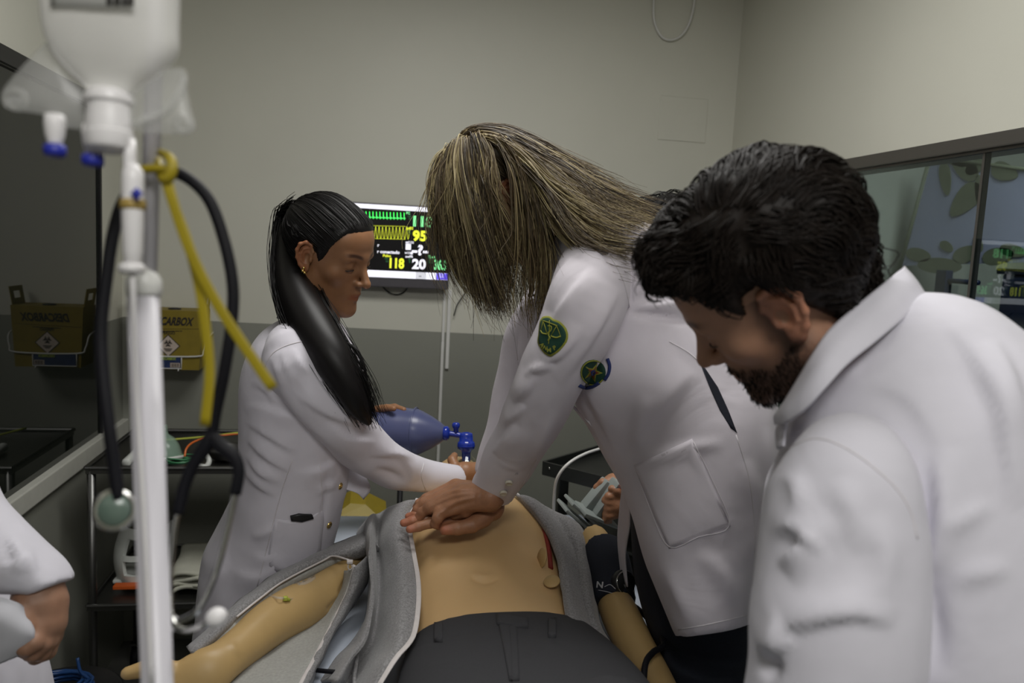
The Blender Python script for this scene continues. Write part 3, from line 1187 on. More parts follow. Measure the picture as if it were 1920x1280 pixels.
M['green_tube'] = mat('green_tubing', (0.05, 0.22, 0.10), 0.3, 0.05, 30)
M['yellow_tube'] = mat('yellow_green_tubing', (0.45, 0.5, 0.08), 0.35, 0.05, 30)
M['orange_tube'] = mat('orange_tubing', (0.6, 0.13, 0.02), 0.35, 0.05, 30)
M['off_white'] = mat('milky_white_plastic', (0.62, 0.64, 0.61), 0.35, 0.03, 30)
M['orange_pl'] = mat('orange_plastic', (0.55, 0.10, 0.015), 0.4, 0.05, 30)
M['cloth_cream'] = mat('cream_folded_cloth', (0.5, 0.5, 0.42), 0.85, 0.05, 30, bump=0.3, bscale=150)
ty = tf + .1
zt = tz1 + .001
def ot(px, py, dy=0.1):
    return on(px, py, 1, tf + dy)


# oxygen mask: hollow dome
mc = ot(312, 848)
mc[2] = zt + .004
om = thing('oxygen_mask', mc, 'clear dome-shaped oxygen mask lying on the steel trolley', 'mask')
obj('mask_dome', lathe([(.046, 0), (.047, .012), (.041, .04), (.03, .062), (.014, .076), (.011, .09), (.009, .09), (.011, .076), (.027, .06), (.038, .04), (.044, .012), (.044, 0)], mc, (-.15, .2, 1), 24), M['clear_green'], om)
obj('mask_rim', lathe([(.046, -.004), (.051, 0), (.05, .007), (.045, .006)], mc, (-.15, .2, 1), 24), M['off_white'], om)
obj('mask_connector', lathe([(.011, .085), (.013, .088), (.013, .105), (.01, .105)], mc, (-.15, .2, 1), 16), M['clear_green'], om)
# corrugated tube
p = ot(238, 872)
a, b = ot(236, 868, .05), ot(268, 838, .2)
cc = [a + (b - a) * t for t in np.linspace(0, 1, 40)]
obj('corrugated_tube', tube(cc, [.0125 + .0018 * math.sin(i * 2.4) for i in range(40)], 14, 1), M['off_white'], label='white corrugated breathing tube on the trolley left of the mask', cat='tube')
def coil(cx, cy, rx, ry, n, z, seed):
    g = np.random.default_rng(seed)
    t = np.linspace(0, 2 * math.pi * n, int(n * 14))
    k = 1 + .18 * np.sin(t * .37 + seed)
    return np.stack([cx + rx * k * np.cos(t), cy + ry * k * np.sin(t), z + .004 * np.arange(len(t)) / 14 + .003 * np.sin(t * 1.7)], 1)


c0 = ot(338, 872, .07)
obj('green_tube_coil', tube(coil(c0[0], c0[1], .038, .035, 4, zt + .004, 1), .0028, 6, 1), M['green_tube'], label='coiled green oxygen tubing beside the mask', cat='tubing')
obj('yellow_hose', tube([(tx0 + .08, tf + .3, zt + .05), ot(300, 823, .2), ot(345, 822, .2), ot(400, 817, .2), ot(455, 811, .2), ot(520, 815, .2)], .0035, 8, 6), M['yellow_tube'], label='thin yellow-green hose lying across the trolley', cat='hose')
obj('orange_hose', tube([ot(346, 856, .1), ot(350, 840, .12), ot(364, 828, .15), ot(392, 820, .18), ot(450, 813, .2), ot(520, 812, .2)], .0035, 8, 6), M['orange_tube'], label='thin orange hose curving over the trolley', cat='hose')
kb = ot(428, 858, .12)
kb[2] = zt
obj('steel_bowl', lathe([(.001, .002), (.04, .002), (.055, .012), (.062, .034), (.066, .036), (.064, .038), (.058, .034), (.05, .014), (.036, .006), (.001, .006)], kb, EZ, 28), M['steel'], label='shallow stainless steel bowl on the trolley', cat='bowl')
lid = ot(415, 838, .25)
obj('white_elbow_tube', tube([ot(371, 872, .05), ot(386, 874, .05), ot(392, 864, .06), ot(386, 853, .07), ot(377, 849, .08)], .008, 12, 5), M['off_white'], label='small white bent elbow tube in front of the bowl', cat='tube')
# items on the lower shelf
z2 = tz0 + .012
ha, hb = on(190, 1105, 1, tf + .1), on(268, 1015, 1, tf + .16)
hi = thing('head_immobilizer', (ha[0] + .1, tf + .1, z2), 'white plastic head immobilizer with two window holes on the lower shelf', 'medical device')
# curved shell with two openings: grid with missing cells
nu, nv = 27, 19
G = np.zeros((nv, nu, 3))
for j in range(nv):
    for i in range(nu):
        u, w = i / (nu - 1), j / (nv - 1)
        bul = math.sin(math.pi * min(max(u, 0), 1)) ** .5
        x = ha[0] + .015 + .155 * u + .012 * math.sin(math.pi * w)*(-1 if u<.5 else 1)
        G[j, i] = (x, tf + .12 + .09 * (1 - bul) + .06 * w - .02 * math.sin(math.pi * w), z2 + .004 + .155 * w)
v, f = grid(G)
keep = []
for j in range(nv - 1):
    for i in range(nu - 1):
        hole = (8 <= i <= 17) and (3 <= j <= 7 or 10 <= j <= 14)
        if not hole:
            keep.append(f[j * (nu - 1) + i])
obj('shell', thicken((v, keep), .012), M['off_white'], hi, sharp=40)
obj('orange_strap', box((ha[0] + .035, tf + .09, z2 + .001), (ha[0] + .13, tf + .12, z2 + .012), .002), M['orange_pl'], hi, smooth=False)
obj('base_plate', box((ha[0] + .02, tf + .14, z2), (ha[0] + .17, tf + .28, z2 + .01), .003), M['off_white'], hi, smooth=False)
fc = on(322, 1112, 1, tf + .08)
fd = thing('folded_cloth', (fc[0] + .08, tf + .15, z2), 'cream folded cloth on the lower trolley shelf', 'cloth')
for k in range(4):
    G = np.zeros((14, 22, 3))
    for j in range(14):
        for i in range(22):
            u, w = i / 21, j / 13
            G[j, i] = (fc[0] - .002 * k + (.17 - .012 * k) * u + .004 * math.sin(7 * w + k), tf + .06 + .004 * k + .17 * w + .006 * math.sin(5 * u + k),
                       z2 + .014 + .014 * k + .006 * math.sin(6 * u + 2 * k) * (1 - w) + .035 * w * (k + 1) / 4 - .010 * (abs(u - .5) * 2) ** 6)
    obj('cloth_fold', thicken(grid(G), .010), M['cloth_cream'], fd)

# ================================================================== dark cart on the right
ca, cb_, cc_ = Pz(1019, 869, .89), Pz(1139, 834, .89), Pz(1141, 892, .89)
e1 = nrm(cb_ - ca) * .50
e2 = nrm(cc_ - ca)
e2 = nrm(e2 - nrm(e1) * (e2 @ nrm(e1))) * .46
kt = thing('defibrillator_cart', ca * (1, 1, 0) + (e1 + e2) * .5 * (1, 1, 0), 'dark grey metal cart with rimmed top behind the blonde woman', 'cart')
obj('tray', slab(ca - EZ * .02, e1, e2, .012, .0), M['dark_steel'], kt, smooth=False)
for (q, d) in ((ca, e1), (ca, e2), (ca + e1, e2), (ca + e2, e1)):
    n = np.cross(nrm(d), EZ)
    a, b = q, q + d
    vv = np.array([a - EZ * .035 - n * .004, b - EZ * .035 - n * .004, b + EZ * .008 - n * .004, a + EZ * .008 - n * .004, a - EZ * .035 + n * .004, b - EZ * .035 + n * .004, b + EZ * .008 + n * .004, a + EZ * .008 + n * .004])
    obj('tray_rim', (vv, [(0, 1, 2, 3), (5, 4, 7, 6), (1, 5, 6, 2), (4, 0, 3, 7), (3, 2, 6, 7), (4, 5, 1, 0)]), M['dark_steel'], kt, smooth=False)
for s, t in ((.12, .08), (.92, .08), (.12, .92), (.92, .92)):
    q = ca + e1 * s + e2 * t
    lg = obj('leg', box((q[0] - .016, q[1] - .016, .08), (q[0] + .016, q[1] + .016, q[2] - .03), .003), M['dark_steel'], kt, smooth=False)
    obj('caster', lathe([(.001, -.012), (.035, -.012), (.038, 0), (.035, .012), (.001, .012)], (q[0], q[1], .04), EX, 16), M['rubber'], lg)
for z in (.66, .42, .15):
    obj('shelf', slab(ca * (1, 1, 0) + e1 * .1 + e2 * .06 + EZ * z, e1 * .84, e2 * .88, .016, .012), M['dark_steel'], kt, smooth=False)
obj('panel', slab(ca * (1, 1, 0) + e1 * .97 + e2 * .06 + EZ * .86, e1 * .012, e2 * .88, .7), M['dark_steel'], kt, smooth=False)
obj('drawer_front', slab(ca * (1, 1, 0) + e1 * .12 + e2 * .10 + EZ * .64, e1 * .8, e2 * .76, .2), M['dark_steel'], kt, smooth=False)
obj('corner_bolt', lathe([(.001, .003), (.004, .002), (.004, 0)], ca + e2 * .06 - EZ * .008 - e1 * .01, -e1, 10), M['chrome'], kt)
obj('white_cable', tube([P(1180, 815, 2.28), P(1135, 837, 2.2), P(1098, 850, 2.14), P(1068, 867, 2.1), P(1048, 890, 2.1), P(1040, 918, 2.12), P(1038, 970, 2.15), P(1040, 1060, 2.2)], .004, 8, 6), M['white_pl'], label='white cable arching over the rim of the dark cart', cat='cable')

# ================================================================== infusion stand in the foreground
M['pole'] = mat('white_powder_coated_tube', (0.60, 0.585, 0.63), 0.35, 0.02, 20)
dp = .60
iv = thing('infusion_stand', on(300, 1290, 2, 0.0) * 0 + P(306, 1640, dp) * (1, 1, 0), 'white infusion stand pole in the left foreground', 'infusion stand')
pb, pt_, pm = P(295, 1280, dp), P(283, 330, dp), P(268, 540, dp)
# vertical tube lines
def along(a, b, z):
    return a + (b - a) * ((z - a[2]) / (b[2] - a[2]))


base = along(pm, pb, .06)
WPOS[iv.name] = base * (1, 1, 0)
iv.location = base * (1, 1, 0)
obj('outer_tube', tube([base, pm], .0112, 24, 1), M['pole'], iv)
top = along(P(277, 560, dp), P(284, 300, dp), 2.02)
obj('inner_tube', tube([P(277, 560, dp), top], .0062, 20, 1), M['pole'], iv)
cl = P(270, 536, dp)
ck = obj('clamp_collar', lathe([(.0112, -.008), (.0128, -.006), (.0128, .004), (.0085, .012), (.0064, .014)], cl, nrm(pm - base), 20), M['white_pl'], iv)

for s in (-1, 1):
    h = nrm(CR * s)
    obj('hook', tube([top - EZ * .03, top + h * .02 - EZ * .01, top + h * .05, top + h * .07 - EZ * .012, top + h * .085 + EZ * .004], .0032, 10, 6), M['pole'], iv)
for k in range(5):
    a = k * 2 * math.pi / 5 + .3
    d = np.array([math.cos(a), math.sin(a), 0])
    lg = obj('leg', tube([base + EZ * .03, base + d * .12 + EZ * .012, base + d * .2 - EZ * .0], [.013, .011, .009], 12, 3), M['pole'], iv)
    q = base + d * .2
    obj('caster', lathe([(.001, -.01), (.024, -.01), (.027, 0), (.024, .01), (.001, .01)], (q[0], q[1], .028), np.cross(d, EZ), 14), M['rubber'], lg)
# ---- infusion bag
db = .56
M['bag'] = mat('cloudy_infusion_bag', (0.92, 0.91, 0.89), 0.22, 0.04, 12, alpha=0.56, spec=0.6, coat=0.4)
M['bagw'] = mat('clear_plastic_film', (0.72, 0.72, 0.70), 0.25, 0.06, 12, alpha=0.3, spec=0.6)
M['port'] = mat('milky_white_port_plastic', (0.88, 0.86, 0.87), 0.35, 0.03, 20, alpha=0.92)
M['blue_cap'] = mat('blue_plastic_cap', (0.02, 0.03, 0.36), 0.4, 0.05, 30)
M['amber'] = mat('amber_rubber', (0.4, 0.28, 0.08), 0.4, 0.05, 30)
bag = thing('infusion_bag', P(205, 270, db), 'cloudy plastic infusion bag hanging upside down in the left foreground', 'infusion bag')
obj('bag_body', sil([(150, -330, 262, -330, db, .004), (100, -290, 315, -290, db, .014), (80, -200, 333, -200, db, .02), (80, -60, 334, -60, db, .021), (83, 40, 333, 40, db, .02), (98, 95, 330, 98, db, .018), (125, 130, 300, 133, db, .015), (155, 158, 262, 160, db, .011), (168, 178, 246, 180, db, .010)], 6, 40, 2.6), M['bag'], bag)
obj('printed_label', thicken(grid(np.array([[P(x, y, db - .023 + .00000035 * (x - 206) ** 2) for x in np.linspace(95, 250, 12)] for y in np.linspace(-210, 14, 6)])), .0006), M['white_pl'], bag)
lt = P(200, 9, db - .0245)
obj('label_print', join(*[xform(box((a, 0, -.0005), (a + w, .0052, .0005)), np.stack([CR, CU, -CF], 1), lt) for a, w in ((0, .0035), (.005, .004), (.0105, .003), (.0145, .0035))]), M['print_black'], bag, smooth=False)
nk = P(205, 178, db)
ax = -CU
obj('neck_port', lathe([(.0140, -.002), (.0162, .002), (.0162, .006), (.0145, .008), (.0145, .013), (.0150, .016), (.0152, .026), (.0162, .027), (.0162, .036), (.0150, .038), (.009, .040)], nk, ax, 28), M['port'], bag, sharp=35)
def wing(pts, r):
    o = np.array(pts, float)
    o = catmull(np.vstack([o, o[:1]]), 4)[:-1]
    c = o.mean(0)
    n = len(o)
    V = [P(c[0], c[1], db)] + [P(x, y, db) for x, y in o]
    F = [(0, 1 + i, 1 + (i + 1) % n) for i in range(n)]
    v, f = thicken((np.array(V), F), r)
    return v, f


wl_ = obj('bag_wing', wing([(110, 62), (165, 168), (170, 235), (120, 238), (80, 215), (22, 206), (8, 190), (12, 165), (60, 110)], .002), M['bagw'], bag)
obj('eyelet', lathe([(.0045, -.002), (.0085, -.002), (.0085, .003), (.0045, .003)], P(28, 185, db), CF, 18, cap=False), M['bagw'], wl_)
wr_ = obj('bag_wing', wing([(240, 178), (300, 135), (348, 132), (352, 170), (362, 215), (368, 240), (350, 252), (300, 250), (248, 240)], .002), M['bagw'], bag)
obj('eyelet', lathe([(.003, -.002), (.0065, -.002), (.0065, .003), (.003, .003)], P(343, 234, db), CF, 18, cap=False), M['bagw'], wr_)
obj('wing_rib', tube([P(248, 235, db - .002), P(300, 215, db - .002), P(335, 180, db - .002), P(346, 145, db - .002)], .003, 8, 5), M['bagw'], bag)
for (x, y, k) in ((103, 232, 0), (174, 250, 1)):
    a = P(x, y, db)
    pr = obj('injection_port', lathe([(.0065, -.006), (.0072, 0), (.0064, .008), (.005, .012), (.005, .016)], a, ax, 18), M['port'], bag)
    obj('rubber_bung', lathe([(.0045, .010), (.0048, .016)], a, ax, 16), M['amber'], pr)
    obj('blue_cap', lathe([(.0045, .0145), (.0072, .0155), (.0072, .0215), (.006, .0228), (.001, .0228)], a, ax, 20), M['blue_cap'], pr)
# spike, drip chamber and line
lin = thing('infusion_line', P(245, 500, db), 'infusion drip chamber and line running down along the white pole', 'infusion line')
sp = P(243, 262, db)
obj('spike', lathe([(.004, 0), (.0045, .012), (.0035, .03), (.0045, .032)], sp, ax, 14), M['port'], lin)
dcx = P(249, 340, db)
dch = obj('drip_chamber', lathe([(.0035, -.012), (.007, -.007), (.0075, 0), (.0075, .018), (.0068, .05), (.004, .056), (.0025, .06)], dcx, ax, 18), M['port'], lin)
obj('chamber_ring', lathe([(.0078, .013), (.0088, .014), (.0088, .019), (.0078, .02)], dcx, ax, 18), M['amber'], dch)
dq = P(256, 363, db - .0105)
s6 = .0046
obj('blue_vent', (np.array([dq + CU * s6, dq + CR * s6, dq - CU * s6, dq - CR * s6, dq - CF * .0025, dq + CF * .004]), [(0, 1, 4), (1, 2, 4), (2, 3, 4), (3, 0, 4), (1, 0, 5), (2, 1, 5), (3, 2, 5), (0, 3, 5)]), M['blue_cap'], lin, smooth=False)
obj('line_tube', tube([P(249, 490, db), P(250, 560, db), P(258, 760, db + .02), P(272, 1000, db + .02), P(285, 1290, db + .02)], .0018, 8, 6), M['port'], lin)
obj('roller_clamp', join(lathe([(.007, 0), (.009, .002), (.009, .005), (.007, .007)], P(247, 494, db), ax, 14), lathe([(.004, -.03), (.0065, -.028), (.0065, 0), (.004, .002)], P(249, 490, db), ax, 12)), M['port'], lin)
# ---- stethoscope over the stand
st = thing('stethoscope', P(270, 330, .64), 'black-tubed stethoscope hung over the infusion stand', 'stethoscope')
ds = .635
obj('tubing', tube([P(222, 935, .60), P(215, 880, .60), P(203, 790, .60), P(192, 690, .605), P(190, 610, .61), P(200, 520, .615), P(212, 440, .62), P(232, 375, .63), P(268, 335, .64), P(310, 322, .64), P(350, 333, ds), P(392, 375, ds), P(420, 450, ds), P(436, 530, ds), P(435, 600, ds), P(420, 700, ds), P(404, 775, ds), P(397, 820, ds)], .0047, 14, 6), M['rubber'], st)
obj('tubing_fork', join(tube([P(397, 812, ds), P(385, 838, ds), P(362, 872, ds), P(345, 915, ds), P(334, 962, ds)], [.005, .006, .0052, .0048, .0048], 14, 5), tube([P(397, 812, ds), P(412, 834, ds), P(438, 855, ds), P(448, 885, ds), P(441, 926, ds)], [.005, .006, .0052, .0046, .0046], 14, 5)), M['rubber'], st)
obj('ear_tube', tube([P(333, 958, ds), P(326, 990, ds), P(320, 1050, ds), P(318, 1110, ds), P(322, 1160, ds - .01), P(345, 1181, ds - .02), P(380, 1172, ds - .03), P(398, 1160, ds - .03)], .0026, 12, 6), M['chrome'], st)
obj('ear_tube', tube([P(441, 922, ds), P(430, 975, ds), P(412, 1050, ds), P(390, 1110, ds), P(368, 1146, ds), P(340, 1162, ds + .01), P(322, 1168, ds + .015)], .0026, 12, 6), M['chrome'], st)
for q, d in ((P(396, 1162, ds - .03), P(418, 1150, ds - .03)), (P(324, 1167, ds + .015), P(306, 1172, ds + .02))):
    obj('ear_tip', lathe([(.0035, -.003), (.0062, 0), (.0074, .004), (.0068, .008), (.004, .0115), (.001, .0125)], q, d - q, 18), M['port'], st)
cpn = nrm(-CF + CR * .25 + CU * .15)
ccp = P(216, 955, .60)
obj('chest_piece', lathe([(.001, -.006), (.008, -.006), (.0145, -.003), (.0160, .001), (.0152, .0035), (.0135, .0042), (.012, .0036), (.001, .0038)], ccp, cpn, 32), M['chrome'], st)
M['green_dia'] = mat('grey_green_diaphragm', (0.12, 0.17, 0.14), 0.25, 0.05, 20, spec=0.7)
obj('diaphragm', lathe([(.0118, .0040), (.0112, .0052), (.001, .0056)], ccp, cpn, 32), M['green_dia'], st)
obj('chest_stem', tube([P(222, 925, .60), P(219, 945, .605)], .0032, 12, 2), M['chrome'], st)
# ---- yellow tourniquet strap
M['yellow_rub'] = mat('yellow_rubber_strap', (0.34, 0.265, 0.008), 0.5, 0.04, 30)
def ribbon(pts, w, t, m=6, face=None):
    Q = catmull(np.array(pts, float), m)
    T = nrm(np.gradient(Q, axis=0))
    N = nrm(np.cross(T, np.cross(-CF if face is None else face, T)))
    A = nrm(np.cross(T, N))
    return ringmesh(Q, A * w / 2, N * t / 2, 12, 4.0)


tq = thing('tourniquet_strap', P(312, 320, .58), 'yellow rubber tourniquet strap knotted to the infusion stand', 'strap')
obj('knot', join(tube([P(300, 285, .585), P(318, 296, .575), P(323, 318, .572), P(312, 338, .575), P(302, 326, .588), P(296, 300, .6)], [.0025, .0035, .0038, .004, .0035, .003], 12, 5), tube([P(262, 318, .584), P(290, 316, .582), P(318, 318, .578)], [.003, .0032, .003], 12, 4)), M['yellow_rub'], tq)
obj('strap_tail', ribbon([P(310, 325, .575), P(322, 370, .574), P(342, 432, .575), P(372, 505, .577), P(412, 578, .58), P(460, 652, .582), P(512, 728, .584)], .0078, .0016), M['yellow_rub'], tq)
obj('strap_tail', ribbon([P(308, 328, .58), P(326, 385, .58), P(352, 455, .581), P(372, 530, .582), P(385, 610, .583), P(393, 700, .583), P(384, 798, .583)], .0076, .0016), M['yellow_rub'], tq)

# ================================================================== people: shared builders
M['coat'] = mat('white_lab_coat_cotton', (0.69, 0.665, 0.735), 0.8, 0.025, 18, bump=0.18, bscale=900, sheen=0.15, bdist=0.0006)
M['coat_b'] = mat('white_lab_coat_twill', (0.70, 0.66, 0.72), 0.8, 0.025, 18, bump=0.18, bscale=900, sheen=0.15, bdist=0.0006)
M['coat_c'] = mat('white_lab_coat_poplin', (0.665, 0.65, 0.72), 0.8, 0.025, 18, bump=0.18, bscale=900, sheen=0.15, bdist=0.0006)


def drape(m, scale=7.0, dist=0.012, strength=0.35):
    """soft slack of worn cotton on top of the modelled folds"""
    nt = m.node_tree
    b = nt.nodes['Principled BSDF']
    src = b.inputs['Normal'].links[0].from_socket
    tc = nt.nodes.new('ShaderNodeTexCoord')
    n = nt.nodes.new('ShaderNodeTexNoise')
    n.inputs['Scale'].default_value = scale
    n.inputs['Detail'].default_value = 2.5
    n.inputs['Distortion'].default_value = 1.2
    bp = nt.nodes.new('ShaderNodeBump')
    bp.inputs['Strength'].default_value = strength
    bp.inputs['Distance'].default_value = dist
    nt.links.new(tc.outputs['Object'], n.inputs['Vector'])
    nt.links.new(n.outputs['Fac'], bp.inputs['Height'])
    nt.links.new(src, bp.inputs['Normal'])
    nt.links.new(bp.outputs['Normal'], b.inputs['Normal'])


for _k in ('coat', 'coat_b', 'coat_c'):
    drape(M[_k])
M['stitch'] = mat('white_stitched_seam', (0.66, 0.63, 0.66), 0.8, 0.03, 50)
M['button'] = mat('ivory_button', (0.62, 0.58, 0.48), 0.3, 0.05, 60)
M['gold'] = mat('gold_metal', (0.75, 0.55, 0.2), 0.2, 0.03, 40, metal=1.0)
M['skin_a'] = mat('tanned_skin', (0.30, 0.145, 0.070), 0.45, 0.05, 60, bump=0.08, bscale=700, sss=0.12, tint='tint', bdist=0.0006)
M['skin_b'] = mat('warm_skin', (0.345, 0.165, 0.088), 0.48, 0.1, 70, bump=0.45, bscale=300, sss=0.12, tint='tint', bdist=0.0012)
M['skin_c'] = mat('light_tanned_skin', (0.40, 0.215, 0.135), 0.5, 0.06, 60, bump=0.12, bscale=600, sss=0.12, tint='tint', bdist=0.0006)
M['navy'] = mat('navy_denim', (0.008, 0.011, 0.022), 0.85, 0.2, 300, bump=0.2, bscale=900, bdist=0.0006)
M['hair_black'] = mat('sleek_black_hair', (0.006, 0.005, 0.005), 0.45, 0.1, 60, spec=0.3)
M['hair_brown'] = mat('dark_brown_hair', (0.010, 0.0065, 0.0048), 0.55, 0.2, 60, spec=0.22)
M['lash'] = mat('dark_lashes', (0.012, 0.008, 0.007), 0.6, 0.0, 20)


def hair_mat(name, dark, mid, light):
    m = mat(name, mid, 0.46, 0.05, 80, spec=0.4)
    nt = m.node_tree
    at = nt.nodes.new('ShaderNodeAttribute')
    at.attribute_name = 'tint'
    cr = nt.nodes.new('ShaderNodeValToRGB')
    e = cr.color_ramp.elements
    e[0].color, e[1].color = (*dark, 1), (*light, 1)
    e[0].position, e[1].position = 0.15, 0.95
    k = e.new(0.6)
    k.color = (*mid, 1)
    nt.links.new(at.outputs['Fac'], cr.inputs[0])
    nt.links.new(cr.outputs[0], nt.nodes['Principled BSDF'].inputs['Base Color'])
    return m


M['hair_blonde'] = hair_mat('streaked_blonde_hair', (0.030, 0.020, 0.011), (0.13, 0.09, 0.042), (0.46, 0.38, 0.19))


def blob(chains, ells=(), h=0.0018, k=0.006, subs=()):
    """one continuous surface from tapered chains; chains = [(points, radii[, blend])]"""
    P_ = np.concatenate([np.asarray(c[0], float) for c in chains])
    r = max(max(np.atleast_1d(c[1])) for c in chains)
    s = SDF(P_.min(0) - r - 0.012, P_.max(0) + r + 0.012, h)
    for c in chains:
        pts = np.asarray(c[0], float)
        rs = np.broadcast_to(np.asarray(c[1], float), (len(pts),))
        s.chain(pts, rs, c[2] if len(c) > 2 else k)
    for e in ells:
        s.ell(*e)
    for c in subs:
        s.cone(*c, op='sub')
    return s.mesh()


def ear(side, sc=1.0, a=0.42):
    h = 0.0013
    s = SDF((-0.016, -0.034, -0.042), (0.022, 0.034, 0.042), h)
    s.ell((0, 0, 0.004), (0.0045, 0.016, 0.026), 0.004)
    s.ell((0.001, 0.004, -0.024), (0.0045, 0.0085, 0.010), 0.006)
    out = [(0, 0.010, 0.002), (0.002, 0.014, 0.016), (0.003, 0.008, 0.029), (0.005, -0.004, 0.033), (0.007, -0.015, 0.026), (0.007, -0.019, 0.012), (0.006, -0.016, -0.004), (0.004, -0.008, -0.018), (0.002, 0.001, -0.026)]
    s.chain(out, [0.003, .0034, .0034, .0036, .0038, .0036, .0033, .0034, .004], 0.004)
    s.chain([(0.003, 0.006, 0.022), (0.0045, -0.006, 0.018), (0.005, -0.010, 0.006), (0.004, -0.006, -0.008), (0.003, 0.002, -0.015)], [.0022, .0026, .0028, .0028, .0025], 0.003)
    s.ell((0.007, 0.003, 0.0), (0.008, 0.0075, 0.011), 0.003, 'sub')
    s.ell((0.002, 0.0125, -0.004), (0.004, 0.0032, 0.0055), 0.003)
    V, F = s.mesh()
    V = V * sc
    V = np.stack([V[:, 0] * math.cos(a) - V[:, 1] * math.sin(a), V[:, 0] * math.sin(a) + V[:, 1] * math.cos(a), V[:, 2]], 1)
    V += (0.0735 * 1.0, -0.006, -0.002)
    if side < 0:
        V[:, 0] *= -1
        F = F[:, ::-1]
    return V, F


def make_head(pos, fwd, up, neck, sc=1.0, male=False, nr=(0.050, 0.056), lid=True, earsc=1.0, flare=0.42):
    """a head with brow, nose, mouth, chin, lids and ears. neck: list of world points down the neck. Returns world verts, faces, local verts, B, C0"""
    fwd = nrm(fwd)
    right = nrm(np.cross(fwd, up))
    up = np.cross(right, fwd)
    B = np.stack([right, fwd, up], 1)
    C0 = np.asarray(pos, float)
    nl = [(np.asarray(p) - C0) @ B / sc for p in neck]
    lo, hi = np.array([-0.1, -0.13, -0.15]), np.array([0.1, 0.14, 0.14])
    for p in nl:
        lo, hi = np.minimum(lo, p - 0.075), np.maximum(hi, p + 0.075)
    s = SDF(lo, hi, 0.0023)
    j = 1.12 if male else 1.0
    s.ell((0, -0.014, 0.035), (0.073, 0.096, 0.088), 0.02)
    s.ell((0, 0.045, 0.048), (0.056, 0.044, 0.045), 0.03)
    s.ell((0, 0.028, -0.022), (0.058, 0.060, 0.082), 0.03)
    for q in (-1, 1):
        s.cone((q * 0.047 * j, 0.002, -0.06), (q * 0.012 * j, 0.069, -0.100), 0.021, 0.0155 * j, 0.028)
        s.ell((q * 0.041, 0.052, -0.019), (0.021, 0.020, 0.018), 0.02)
        s.cone((q * 0.038, 0.072, 0.021), (0, 0.080, 0.021), 0.0125, 0.0125 + (0.0015 if male else 0), 0.012)
    s.ell((0, 0.076, -0.103), (0.018 * j, 0.0175, 0.0155), 0.016)
    s.ell((0, 0.070, -0.06), (0.028, 0.022, 0.026), 0.02)
    for q in (-1, 1):
        s.ell((q * 0.031, 0.094, 0.003), (0.0175, 0.014, 0.0115), 0.012, 'sub')
    for q in (-1, 1):
        s.ell((q * 0.031, 0.0715, 0.002), (0.0145, 0.0135, 0.0125), 0.004)
        s.cone((q * 0.017, 0.085, -0.004), (q * 0.045, 0.077, -0.0025), 0.0012, 0.0012, 0.002, 'sub')
    s.cone((0, 0.083, 0.014), (0, 0.108, -0.028), 0.0068, 0.0090 * j, 0.011)
    s.ell((0, 0.1095, -0.0315), (0.0095 * j, 0.0098, 0.0088), 0.006)
    for q in (-1, 1):
        s.ell((q * 0.0115, 0.0945, -0.034), (0.0072, 0.0105, 0.0068), 0.006)
        s.ell((q * 0.0058, 0.101, -0.0415), (0.0034, 0.0055, 0.0035), 0.003, 'sub')
    s.chain([(-0.021, 0.083, -0.0645), (-0.006, 0.0915, -0.0595), (0, 0.092, -0.0605), (0.006, 0.0915, -0.0595), (0.021, 0.083, -0.0645)], [0.003, 0.0048, 0.0045, 0.0048, 0.003], 0.005)
    s.chain([(-0.019, 0.083, -0.0675), (0, 0.0905, -0.0725), (0.019, 0.083, -0.0675)], [0.003, 0.0060, 0.003], 0.005)
    s.chain([], [])
    for q in (-1, 1):
        s.cone((0, 0.0985, -0.0665), (q * 0.024, 0.0865, -0.0675), 0.0011, 0.0008, 0.002, 'sub')
    for i in range(len(nl) - 1):
        s.cone(nl[i], nl[i + 1], nr[min(i, len(nr) - 1)], nr[min(i + 1, len(nr) - 1)], 0.022)
    V, F = s.mesh()
    parts = [(V, F)]
    for q in (-1, 1):
        parts.append(ear(q, earsc, flare))
    L, F = join(*parts)
    Wd = (L * sc) @ B.T + C0
    return Wd, F, L, B, C0


